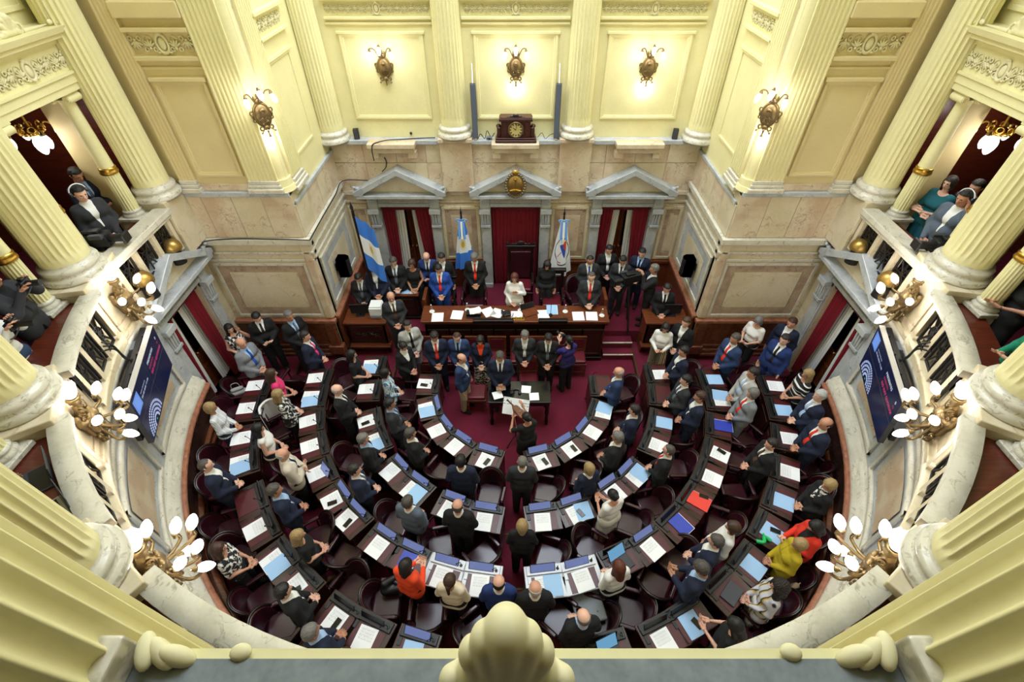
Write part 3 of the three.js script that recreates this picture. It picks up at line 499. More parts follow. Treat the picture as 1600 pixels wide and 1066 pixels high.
function balcony() {
  const S = SIDE(), sd = MIR ? 'right' : 'left';
  KA.forEach((a, k) => {
    bigColumn('massive fluted yellow column ' + KN[k] + ', ' + S + ' side', ringPos(k === 3 ? -10.7 : -a, k === 3 ? 6.39 : 6.12, 4.45), 0.29, 4.6, k === 3 ? 10 : 6);
    if (k < 3) { const pd = setting(thing('column_pedestal', 'pale marble pedestal under the column ' + KN[k] + ', ' + S + ' side', 'pedestal', ringPos(-a, 6.2, 3.46), toCentre(-a))); part('block', [rb(-0.44, 0.44, 0, 0.92, -0.3, 0.32, 0.015), rb(-0.47, 0.47, 0.9, 0.99, -0.3, 0.36, 0.015), rb(-0.47, 0.47, 0, 0.09, -0.3, 0.36, 0.015)], M.marbleB, pd); part('face_panel', frameG(-0.34, 0.34, 0.16, 0.82, 0.32, 0.05, 0.015), M.marble, pd); }
  });
  // small columns at both sides of each big one
  for (const [a, w] of [[74.6, 'beside the side door balcony column'], [61.4, 'before the second balcony column'], [51.6, 'past the second balcony column'], [38.4, 'before the laptop desk column']]) colonnette('slender gold-ringed column ' + w + ', ' + S + ' side', ringPos(-a, 6.34, 4.02));
  for (const [x, z, w] of [[-6.34, -7.22, 'at the inner end'], [-6.3, -5.92, 'at the outer end']]) colonnette('slender gold-ringed column ' + w + ' of the straight balcony, ' + S + ' side', [x, 4.02, z]);
  // balustrades
  const bal = (label, place) => {                          // place(g, u): u metres along the bay, g facing +z at r
    const t = setting(thing('balustrade', label, 'balustrade')); place(t);
  };
  [[74.5, 61.5, 'beside the television'], [51.5, 38.5, 'near the laptops'], [28.5, 15.5, 'close to the shell ornament']].forEach(([a0, a1, w]) => bal('marble balustrade with iron grilles ' + w + ', ' + S + ' side', (t) => {
    part('handrail', [ringArc(loop(5.75, 5.94, 4.28, 4.38), -a0 - 1.5, -a1 + 1.5), ringArc(loop(5.79, 5.91, 4.22, 4.28), -a0, -a1)], M.marblePale, t);
    part('plinth', [ringArc(loop(5.84, 6.08, 3.46, 3.62), -a0 - 1, -a1 + 1), ringArc(loop(5.79, 6.05, 3.6, 3.66), -a0, -a1)], M.marbleB, t);
    for (let k = 0; k < 4; k++) { const a = a0 + (a1 - a0) * (k / 3 * 0.94 + 0.03); part('post', ringArc(loop(5.8, 5.92, 3.64, 4.24), -a - 0.45, -a + 0.45, 2), M.marbleB, t); }
    for (let k = 0; k < 3; k++) { const a = a0 + (a1 - a0) * ((k + 0.5) / 3 * 0.94 + 0.03); part('grille', bendG(grilleG(0.36, 0.56), 5.87, 3.94, -a), M.iron, t); }
  }));
  bal('marble balustrade with iron grilles above the side door, ' + S + ' side', (t) => {
    part('handrail', [rb(-6.06, -5.78, 4.28, 4.38, -7.32, -5.72, 0.015), bb(-6.02, -5.82, 4.22, 4.28, -7.3, -5.74)], M.marblePale, t);
    for (let k = 0; k < 4; k++) part('post', rb(-6.02, -5.87, 3.62, 4.24, -7.28 + k * 0.48, -7.2 + k * 0.48, 0.006), M.marbleB, t);
    for (let k = 0; k < 3; k++) part('grille', join(grilleG(0.38, 0.56)).rotateY(Math.PI / 2).translate(-5.95, 3.94, -7.0 + k * 0.48), M.iron, t);
  });
  // press desk boards behind the handrail
  [[74, 62, 'near the television'], [51, 39, 'carrying the laptops'], [28, 16, 'near the shell ornament']].forEach(([a0, a1, w]) => solo('press_desk', 'reddish wooden desk board behind the balustrade ' + (MIR && w[0] === 'c' ? 'near a folding chair' : w) + ', ' + S + ' side', 'desk', ringArc(loop(5.95, 6.32, 4.2, 4.25), -a0 - 2.2, -a1 + 2.2), M.woodRed));
  solo('press_desk', 'short reddish desk board behind the straight balustrade, ' + S + ' side', 'desk', rb(-6.3, -6.07, 4.2, 4.25, -7.1, -6.1, 0.006), M.woodRed);
  // gallery room
  const gw = struct('wall_gallery_' + sd, [ringArc(loop(9, 9.3, 3, CEIL), -90, 0.01), bb(-9.3, -9, 3, CEIL, -8.2, CZ), bb(-9.3, -6.3, 3, CEIL, -8.4, -7.98)], M.woodRed, 'dark wooden wall of the gallery behind the balcony on the ' + S + ' side');
  part('wood_cornice', [ringArc([[9, 5.9], [8.9, 5.92], [8.86, 6.05], [9, 6.1]], -90, 0), bb(-9, -8.86, 5.9, 6.1, -8, CZ)], M.woodRed, gw);
  for (const a of [-85, -70, -55, -40, -25]) part('wood_panel', ringArc(loop(8.94, 9, 3.6, 5.7), a, a + 10), M.woodMid, gw);
  struct('floor_gallery_' + sd, [ringArc(loop(6.03, 9.2, 3.2, 3.45), -90, 0.01), bb(-9.2, -6.1, 3.2, 3.45, -8.0, CZ)], M.carpet, 'carpeted gallery floor behind the balustrades on the ' + S + ' side');
  struct('ceiling_gallery_' + sd, [ringArc(loop(6.45, 9.2, 6.7, 6.9), -90, 0.01), bb(-9.2, -6.45, 6.7, 6.9, -8.0, CZ)], M.woodMid, 'dark gallery ceiling on the ' + S + ' side');
  // entablatures and attic
  const bays = [[79.5, 56.5, 'beside the television'], [56.5, 33.5, 'near the laptops'], [33.5, 10.5, 'next to the shell ornament']];
  bays.forEach(([a0, a1, w]) => entablature('entablature', 'yellow carved entablature over the bay ' + w + ', ' + S + ' side', (p) => ringArc(p.map(([r, y]) => [r + (a0 < 34 ? 0.2 : 0), y]), -a0, -a1), (g, r, y) => bendG(g, r, y, -(a0 + a1) / 2)));
  const straight = (p) => extr(p.map(([r, y]) => [-r, y]).concat([[-6.44, p[p.length - 1][1]]]), 1.75).translate(0, 0, -7.6);
  const e0 = entablature('entablature', 'yellow carved entablature over the straight balcony bay on the ' + S + ' side', straight, (g, r, y) => join(g).rotateY(Math.PI / 2).translate(-r, y, -6.72));
  part('inner_pilaster', bb(-6.85, -6.45, 3.45, 6.2, -7.5, -7.3), M.ochre, e0);
  part('inner_pilaster', bb(-6.85, -6.45, 3.45, 6.2, -5.85, -5.68), M.ochre, e0);
  const at_ = struct('wall_attic_' + sd, [ringArc(loop(6.42, 6.62, 6.95, CEIL), -82, -10.5), bb(-6.62, -6.42, 6.95, CEIL, -8.0, -5.6)], M.plaster, 'yellow attic wall above the balcony entablature on the ' + S + ' side');
  for (const z of [-6.95, -6.6]) { part('attic_window', bb(-6.43, -6.405, 7.3, 7.75, z - 0.13, z + 0.13), M.blackGloss, at_); part('window_frame', join(frameG(-0.16, 0.16, 7.27, 7.78, 0, 0.035, 0.03)).rotateY(Math.PI / 2).translate(-6.42, 0, z), M.plaster, at_); }
  part('attic_panel', join(frameG(-0.75, 0.75, 7.12, 7.95, 0, 0.05, 0.025)).rotateY(Math.PI / 2).translate(-6.42, 0, -6.75), M.plaster, at_);
  const ac = thing('shell_acroterion', 'small shell ornament with scrolls on the straight cornice, ' + S + ' side', 'ornament', [-6.12, 6.95, -6.75], -Math.PI / 2);
  part('shell', shellG.clone(), M.plasterDark, ac);
  for (const s of [-1, 1]) part('scroll', [[new THREE.TorusGeometry(0.05, 0.018, 7, 16).translate(s * 0.17, 0.06, 0), rod([s * 0.2, 0.02, 0], [s * 0.62, 0.015, 0], 0.03, 0.01)]], M.plasterDark, ac);
  const av = thing('corner_acroterion', 'leafy corner ornament on the balcony cornice beside the end column, ' + S + ' side', 'ornament', [-6.06, 6.95, -7.4], Math.PI / 2);
  part('leaf', [ball(0.05, 0, 0.1, 0, 0.6, 2, 0.5, 10), ball(0.04, 0.05, 0.07, 0, 0.8, 1.4, 0.5, 8), ball(0.035, -0.06, 0.05, 0.02, 1.3, 0.9, 0.6, 8), ball(0.035, 0.02, 0.03, 0.05, 1, 0.9, 1, 8)], M.plasterDark, av);
}
for (const m of [false, true]) { MIR = m; wing(); balcony(); }
MIR = false;
// the bay below the viewer
{
  const e = entablature('entablature', 'yellow entablature with a dusty grey top under the big shell ornament', (p) => extr(p.map(([r, y]) => [r - 6.265, y]).concat([[0.5, p[p.length - 1][1]], [0.5, p[0][1]]]), 2.6).rotateY(-Math.PI / 2).translate(1.3, 0, 0), null);
  part('dusty_top', bb(-1.3, 1.3, 6.94, 6.966, -0.3, 0.3), M.stone, e);
  const sh = thing('shell_acroterion', 'big lobed shell ornament with two rounded feet on the dusty ledge', 'ornament', [-0.02, 6.96, -0.262], 0);
  part('shell', shellG.clone().scale(0.84, 1.12, 1.0), M.plasterDark, sh);
  for (const s of [-1, 1]) {
    const a = setting(thing('corner_scroll', 'overlapping leaf lobes and marble block at the ledge end, ' + (s < 0 ? 'tall flag' : 'video camera') + ' side', 'ornament', [s * 0.84, 6.96, -0.3]));
    for (let k = 0; k < 3; k++) part('lobe', ball(0.03, 0, 0, 0, 1.5, 0.7, 0.75, 18).rotateZ(s * (0.5 - k * 0.25)).rotateY(s * (0.2 + 0.5 * k)).translate(-s * (0.04 - k * 0.036), 0.02 + k * 0.006, -0.002 - 0.004 * k), M.plasterDark, a);
    part('block', rb(s * 0.06, s * 0.3, 0, 0.09, -0.03, 0.3, 0.01), M.marblePale, a);
    for (let k = 0; k < 3; k++) part('groove', rb(s * (0.1 + k * 0.05), s * (0.128 + k * 0.05), 0.088, 0.094, 0.0, 0.12, 0.002), M.woodMid, a);
    const b = solo('ledge_boss', 'small round plaster boss on the ledge edge, ' + (s < 0 ? 'tall flag' : 'video camera') + ' side', 'ornament', [ball(0.02, s * 0.66, 6.966, -0.313, 1.3, 0.7, 1, 14)], M.plasterDark);
  }
}
struct('wall_front', [bb(-9, 9, 3, 6.9, 2.6, 2.8), bb(-9, 9, 6.9, CEIL, 2.6, 2.8)], M.plaster, 'wall behind the upper loge');
{
  const c = struct('ceiling', [bb(-9.6, 9.6, CEIL, CEIL + 0.3, -10.9, 3)], M.plaster, 'ceiling of the chamber with a luminous laylight');
  part('laylight', rb(-3.4, 3.4, CEIL - 0.04, CEIL, -10.25, -4.55, 0.01), M.laylight, c);
}
// ---------------------------------------------------------------- lamps
const bulbG = lathe([[0.012, 0], [0.03, 0.012], [0.046, 0.05], [0.05, 0.08], [0.044, 0.115], [0.028, 0.15], [0.012, 0.168], [0, 0.172]], 14);
const tulipG = (() => { const g = lathe([[0.02, 0], [0.05, 0.02], [0.075, 0.07], [0.085, 0.12], [0.1, 0.18], [0.092, 0.18], [0.07, 0.1], [0.0, 0.03]], 24); const p = g.attributes.position; for (let i = 0; i < p.count; i++) if (p.getY(i) > 0.15) { const a = Math.atan2(p.getX(i), p.getZ(i)); p.setY(i, p.getY(i) + 0.02 * Math.cos(a * 8)); } g.computeVertexNormals(); return g; })();
function turned(g, dir) { return g.clone().applyQuaternion(new THREE.Quaternion().setFromUnitVectors(V(0, 1, 0), V(...dir).normalize())); }
function lampLight(p, parent, cd) { const l = new THREE.PointLight(new THREE.Color(1, 0.95, 0.88), cd * 0.36, 0, 2); l.position.set(...p); l.shadow.radius = 2.2; l.castShadow = true; parent.add(l); }
function shade(t, p, dir, k, g, lit) {
  const s = part('glass_shade', turned(g || bulbG, dir).scale(k, k, k).translate(...p), M.glow, t, true);
  part('shade_holder', turned(lathe([[0.014, -0.05], [0.02, -0.03], [0.034, -0.012], [0.03, 0.004], [0.012, 0.012]], 12), dir).scale(k, k, k).translate(...p), M.bronze, s);
  if (lit) { const d = V(...dir).normalize().multiplyScalar(0.085 * k); lampLight([p[0] + d.x, p[1] + d.y, p[2] + d.z], t, lit); }
}
function wallSconce(label, p, turn, lower = true) {
  const t = thing('wall_sconce', label, 'wall lamp', p, turn, 'bronze wall sconces');
  part('cartouche', [ball(0.12, 0, 0, 0.03, 1, 1.35, 0.6, 18), new THREE.TorusGeometry(0.12, 0.022, 8, 28).scale(1, 1.35, 1).translate(0, 0, 0.04), ...Array.from({ length: 9 }, (_, k) => { const a = -0.4 - k * 0.29; return rod([Math.cos(a) * 0.03, Math.sin(a) * 0.03 - 0.02, 0.1], [Math.cos(a) * 0.09, Math.sin(a) * 0.11 - 0.02, 0.075], 0.011, 0.008, 5); }), ball(0.035, 0, 0.07, 0.1, 1.3, 1, 0.8, 10)], M.bronze, t);
  for (const s of [-1, 1]) part('scrolled_ear', [[new THREE.TorusGeometry(0.03, 0.013, 6, 14).translate(s * 0.145, 0.04, 0.03), new THREE.TorusGeometry(0.022, 0.011, 6, 12).translate(s * 0.135, -0.07, 0.03), ball(0.026, s * 0.15, -0.01, 0.03, 0.7, 1.6, 0.7, 8)]], M.bronze, t);
  part('leaf_crest', [ball(0.05, 0, 0.19, 0.04, 1.2, 0.9, 0.7, 10), ball(0.03, 0.05, 0.23, 0.04, 0.6, 1.6, 0.6, 8), ball(0.03, -0.05, 0.23, 0.04, 0.6, 1.6, 0.6, 8), ball(0.025, 0, 0.26, 0.05, 0.6, 1.8, 0.6, 8)], M.bronze, t);
  part('leaf_drop', [ball(0.045, 0, -0.2, 0.05, 1.1, 1, 0.8, 10), ...[-1, 1].flatMap((s) => [new THREE.TorusGeometry(0.03, 0.012, 6, 14).translate(s * 0.075, -0.2, 0.05), rod([s * 0.03, -0.2, 0.06], [s * 0.1, -0.25, 0.08], 0.012, 0.006, 6), ball(0.018, s * 0.105, -0.255, 0.08, 1, 1, 1, 7)]), rod([0, -0.22, 0.05], [0, -0.32, 0.06], 0.018, 0.01, 8)], M.bronze, t);
  for (const [x, y, z] of [[-0.2, 0.24, 0.16], [0.0, 0.33, 0.22], [0.19, 0.24, 0.16]]) {
    part('arm', tube([[x * 0.25, 0.17, 0.06], [x * 0.7, 0.33, z * 0.7], [x * 1.05, y + 0.09, z], [x, y + 0.04, z]], 0.011, 16, 6), M.bronze, t);
    shade(t, [x, y + 0.05, z], [x * 0.8, -0.8, 0.35], 0.85, null, 1.1);
  }
  if (lower) shade(t, [0, -0.33, 0.08], [0, -1, 0.15], 0.7, null, 1.6);
}
wallSconce('bronze wall sconce on the yellow panel nearest the tall flag, lower bulb unlit', [-2.55, 5.72, BW - 0.1], 0, false);
wallSconce('bronze wall sconce on the yellow panel right above the clock'.replace('right ', ''), [0, 5.72, BW - 0.1], 0);
wallSconce('bronze wall sconce on the yellow panel nearest the white banner', [2.57, 5.72, BW - 0.1], 0);
function candelabrum(label, p, turn) {
  const t = thing('wall_candelabrum', label, 'wall lamp', p, turn, 'large bronze wall candelabra');
  part('body', surf(caps([[0, -0.3, 0.06, 0.04, 0, 0.12, 0.1, 0.1], [0, 0.12, 0.1, 0.1, 0, 0.26, 0.1, 0.06], [-0.1, 0.1, 0.06, 0.06, 0.1, 0.1, 0.06, 0.06], [0, 0.0, 0.14, 0.06, 0, -0.12, 0.17, 0.03], [-0.12, 0.2, 0.05, 0.035, -0.06, -0.1, 0.06, 0.05], [0.12, 0.2, 0.05, 0.035, 0.06, -0.1, 0.06, 0.05]], 0.03), [-0.25, -0.4, -0.06], [0.25, 0.4, 0.3], 0.014), M.bronze, t);
  const leaves = []; for (let k = 0; k < 16; k++) { const a = k * 2.4, y = -0.28 + k * 0.036; leaves.push(ball(0.034, Math.cos(a) * 0.12, y, 0.09 + Math.abs(Math.sin(a)) * 0.09, 1.3, 0.7, 0.6, 7).rotateZ(0.2 * Math.sin(k)), new THREE.TorusGeometry(0.026, 0.01, 5, 10).rotateY(k).translate(Math.cos(a) * 0.13, y + 0.02, 0.11)); }
  part('acanthus_leaves', leaves, M.bronze, t);
  const arms = [[-0.25, 0.16, 0.2], [0.25, 0.16, 0.2], [-0.16, 0.05, 0.36], [0.16, 0.05, 0.36], [0.02, 0.12, 0.46], [-0.12, -0.2, 0.28], [0.12, -0.2, 0.28]];
  arms.forEach(([x, y, z], k) => {
    part('arm', tube([[x * 0.3, y * 0.4 - 0.03, 0.12], [x * 0.7, y - 0.12, z * 0.7], [x, y - 0.1, z], [x * 1.02, y - 0.03, z * 1.02]], 0.016, 14, 6), M.bronze, t);
    shade(t, [x, y, z], [x * 1.2, k > 4 ? -0.5 : 0.75, 0.55], 0.98, null, k === 4 || k === 0 || k === 1 || k === 5 ? 1.5 : 0);
  });
  part('arm', [rod([0, 0.24, 0.1], [0, 0.36, 0.12], 0.03, 0.045, 10), lathe([[0.05, 0.35], [0.07, 0.36], [0.06, 0.38], [0.075, 0.4], [0.05, 0.41]], 16).translate(0, 0, 0.12)], M.bronze, t);
  shade(t, [0, 0.41, 0.12], [0, 1, 0.1], 0.92, tulipG, 1.4);
}
for (const m of [false, true]) {
  MIR = m;
  wallSconce('bronze wall sconce on the rounded corner above the ' + (m ? 'cameraman side' : 'tall flag side'), [-4.0, 5.68, -7.9], Math.PI / 4);
  [[79.5, 'by the pediment of the side door'], [56.5, 'beside the television'], [33.5, 'beyond the television, towards the shell ornament']].forEach(([a, w]) => candelabrum('bronze candelabrum with glowing bulbs ' + w + ', ' + SIDE() + ' side', ringPos(-a, 5.88, 3.86), toCentre(-a)));
  // gallery chandelier
  const c = thing('gallery_chandelier', 'gilded chandelier with bare white globes in the dark gallery, ' + SIDE() + ' side', 'chandelier', [-7.0, 5.5, -7.1]);
  part('stem', [rod([0, 0.25, 0], [0, 1.15, 0], 0.018)], M.gold, c);
  part('gilded_crown', [ball(0.1, 0, 0.2, 0, 1.2, 0.7, 1.2, 12), ...Array.from({ length: 8 }, (_, k) => ball(0.045, 0.12 * Math.cos(k * 0.785), 0.2, 0.12 * Math.sin(k * 0.785), 1, 0.8, 1, 7)), ...Array.from({ length: 8 }, (_, k) => new THREE.TorusGeometry(0.04, 0.012, 5, 10).rotateY(k * 0.785).translate(0.16 * Math.cos(k * 0.785), 0.26, 0.16 * Math.sin(k * 0.785)))], M.gold, c);
  for (let k = 0; k < 4; k++) { const a = k * 1.571 + 0.5; part('arm', tube([[0.05 * Math.cos(a), 0.2, 0.05 * Math.sin(a)], [0.2 * Math.cos(a), 0.28, 0.2 * Math.sin(a)], [0.3 * Math.cos(a), 0.2, 0.3 * Math.sin(a)]], 0.014, 10, 6), M.gold, c); shade(c, [0.3 * Math.cos(a), 0.2, 0.3 * Math.sin(a)], [0.15 * Math.cos(a), -1, 0.15 * Math.sin(a)], 1.1, null, k % 2 ? 1.2 : 0); }
  shade(c, [0, 0.14, 0], [0, -1, 0], 1.6, null, 1.4);
  // brass dome lamps on the pediment ledge
  for (const [x, z, w] of [[-6.1, -7.1, 'at the clock-side end of the side pediment'], [-6.06, -6.15, 'at the candelabrum end of the side pediment']]) {
    const d = thing('dome_lamp', 'brass dome lamp ' + w + ', ' + SIDE() + ' side', 'lamp', [x + 0.2, 3.47, z + 0.05]);
    d.scale.set(1.2, 1.2, 1.2); part('foot', [cyl(0.075, 0.09, 0.2, 0, 0, 0, 16), cyl(0.06, 0.06, 0.06, 0, 0.2, 0, 16)], M.black, d);
    part('dome', lathe([[0.125, 0.23], [0.13, 0.26], [0.118, 0.31], [0.085, 0.355], [0.04, 0.378], [0, 0.383]], 24), M.brass, d);
  }
  // loudspeaker on the recess wall
  const sp = thing('wall_speaker', 'curved black loudspeaker on the platform recess wall, ' + SIDE() + ' side', 'loudspeaker', [-3.96, 1.98, -8.75], Math.PI / 2);
  part('cabinet', extr([[-0.1, 0.08], [0.1, 0.08], [0.1, 0.24], [0.06, 0.3], [-0.06, 0.3], [-0.1, 0.24]].map(([x, y]) => [x, y]), 0.46, 0.01).rotateX(-Math.PI / 2).scale(1, 1, -1), M.greyDark, sp);
  part('grille_cloth', rb(-0.085, 0.085, 0.02, 0.44, 0.27, 0.312, 0.02), M.black, sp);
  part('bracket', [rod([0, 0.22, 0], [0, 0.22, 0.12], 0.02), rb(-0.05, 0.05, 0.12, 0.3, 0, 0.02, 0.005)], M.black, sp);
  // small speaker on the ledge
  const s2 = thing('ledge_speaker', 'small black box speaker on the marble ledge, ' + SIDE() + ' side', 'loudspeaker', [-3.36, 4.38, BW - 0.0], 0.2);
  part('cabinet', rb(-0.055, 0.055, 0, 0.2, -0.06, 0.05, 0.008), M.black, s2); part('grille_cloth', rb(-0.045, 0.045, 0.015, 0.185, 0.045, 0.056, 0.004), M.greyDark, s2);
  const ls = thing('column_speaker', 'tall slim grey column loudspeaker beside the clock, ' + SIDE() + ' side', 'loudspeaker', [-0.85, 4.38, BW + 0.04], 0.1);
  part('foot', lathe([[0, 0], [0.06, 0], [0.05, 0.03], [0.02, 0.045], [0, 0.045]], 16), M.marblePale, ls);
  part('cabinet', rb(-0.055, 0.055, 0.04, 1.08, -0.05, 0.05, 0.008), M.greyDark, ls);
  part('grille_cloth', rb(-0.048, 0.048, 0.05, 1.07, 0.046, 0.058, 0.004), flat(0x555c6c, 0.7), ls);
  part('conduit', rod([0, 1.08, -0.02], [0.01, 1.4, -0.12], 0.012), M.white, ls);
}
MIR = false;
// ---------------------------------------------------------------- television walls
const scr = (() => {
  const c = document.createElement('canvas'); c.width = 1024; c.height = 560; const x = c.getContext('2d');
  x.fillStyle = '#0b1638'; x.fillRect(0, 0, 1024, 560);
  x.fillStyle = '#6d9bf0'; x.fillRect(30, 40, 150, 165); x.fillStyle = '#86adf5'; for (let k = 0; k < 5; k++) x.fillRect(60, 70 + k * 24, 90, 8);
  x.fillStyle = '#c9d6f5'; x.font = 'bold 22px sans-serif'; x.fillText('Sesion Ordinaria', 215, 130); x.font = 'bold 34px sans-serif'; x.fillText('00:40:46M 11:08', 205, 180);
  x.fillStyle = '#e8eeff'; x.font = 'bold 44px sans-serif'; x.fillText('PRESENTES', 560, 110); x.fillText('0', 930, 110);
  x.fillStyle = '#d8325a'; x.font = 'bold 34px sans-serif'; x.fillText('AUSENTES', 560, 165); x.fillText('72', 920, 165);
  x.fillStyle = '#e8407a'; x.font = 'bold 48px sans-serif'; x.fillText('NO HAY QUORUM', 560, 235);
  x.fillStyle = '#c3d3ff'; for (let r = 0; r < 4; r++) { const n = 11 + r * 4, R = 70 + r * 42; for (let k = 0; k < n; k++) { const a = Math.PI * (0.02 + 0.96 * k / (n - 1)); x.save(); x.translate(250 - R * Math.cos(a), 535 - R * Math.sin(a)); x.rotate(a - Math.PI / 2); x.fillRect(-9, -13, 18, 26); x.restore(); } }
  x.fillStyle = '#2fd07a'; x.fillRect(240, 505, 20, 18);
  const t = new THREE.CanvasTexture(c); t.colorSpace = THREE.SRGBColorSpace; return t;
})();
M.screen = new THREE.MeshStandardMaterial({ color: 0x05060a, emissive: 0xffffff, emissiveMap: scr, emissiveIntensity: 0.85, roughness: 0.25 });
for (const s of [-1, 1]) {
  const phi = s * 70.8, t = thing('video_wall', 'blue video wall of four displays with seat diagram, ' + (s < 0 ? 'tall flag side' : 'video camera side'), 'television', ringPos(phi, 5.62, 2.6), toCentre(phi));
  const W = 1.6, h = 0.84, tilt = 0.12, lean = (g) => g.translate(0, -h / 2, 0).rotateX(tilt).translate(0, h / 2, 0);
  for (const i of [0, 1]) for (const j of [0, 1]) {
    const x0 = -W / 2 + i * W / 2, y0 = j * h / 2, d = part('display', lean(rb(x0 + 0.002, x0 + W / 2 - 0.002, y0 + 0.002, y0 + h / 2 - 0.002, -0.07, 0, 0.004)), M.greyDark, t);
    const p = new THREE.PlaneGeometry(W / 2 - 0.012, h / 2 - 0.012); const uv = p.attributes.uv; for (let k = 0; k < 4; k++) uv.setXY(k, (i + uv.getX(k)) / 2, (j + uv.getY(k)) / 2);
    part('screen', lean(p.translate(x0 + W / 4, y0 + h / 4, 0.001)), M.screen, d, true);
  }
  part('mounting_rail', lean(join([rb(-W / 2, W / 2, h * 0.86, h * 0.98, -0.17, -0.1, 0.006), rb(-W / 2, W / 2, h * 0.1, h * 0.2, -0.17, -0.1, 0.006), ...[-0.6, -0.2, 0.2, 0.6].map((x) => rb(x - 0.03, x + 0.03, 0.02, h, -0.11, -0.07, 0.004))])), M.black, t);
  part('top_cover', lean(rb(-W / 2, W / 2, h - 0.003, h + 0.006, -0.075, 0, 0.003)), flat(0xa9a59d, 0.6), t);
  part('wall_bracket', [rb(-0.62, -0.42, 0.05, h * 0.9, -0.38, -0.15, 0.01), rb(0.42, 0.62, 0.05, h * 0.9, -0.38, -0.15, 0.01)], M.grey, t);
  for (let k = 0; k < 3; k++) solo('video_cable', 'black cable looping from the balustrade to the video wall, ' + (s < 0 ? 'tall flag side' : 'video camera side'), 'cable', tube([ringPos(phi + s * -0.6 - s * k * 0.4, 5.83, 3.95 - k * 0.05), ringPos(phi - s * 0.3, 5.74, 3.86 - k * 0.05), ringPos(phi, 5.72, 3.6 - k * 0.03), ringPos(phi + s * (0.6 + k * 0.4), 5.7, 3.38)], 0.012, 20, 6), M.black, 'cables of the video walls');
}
M.woodClock = phy({ map: woodTex([54, 26, 18], [78, 36, 24], 23), roughness: 0.3 });
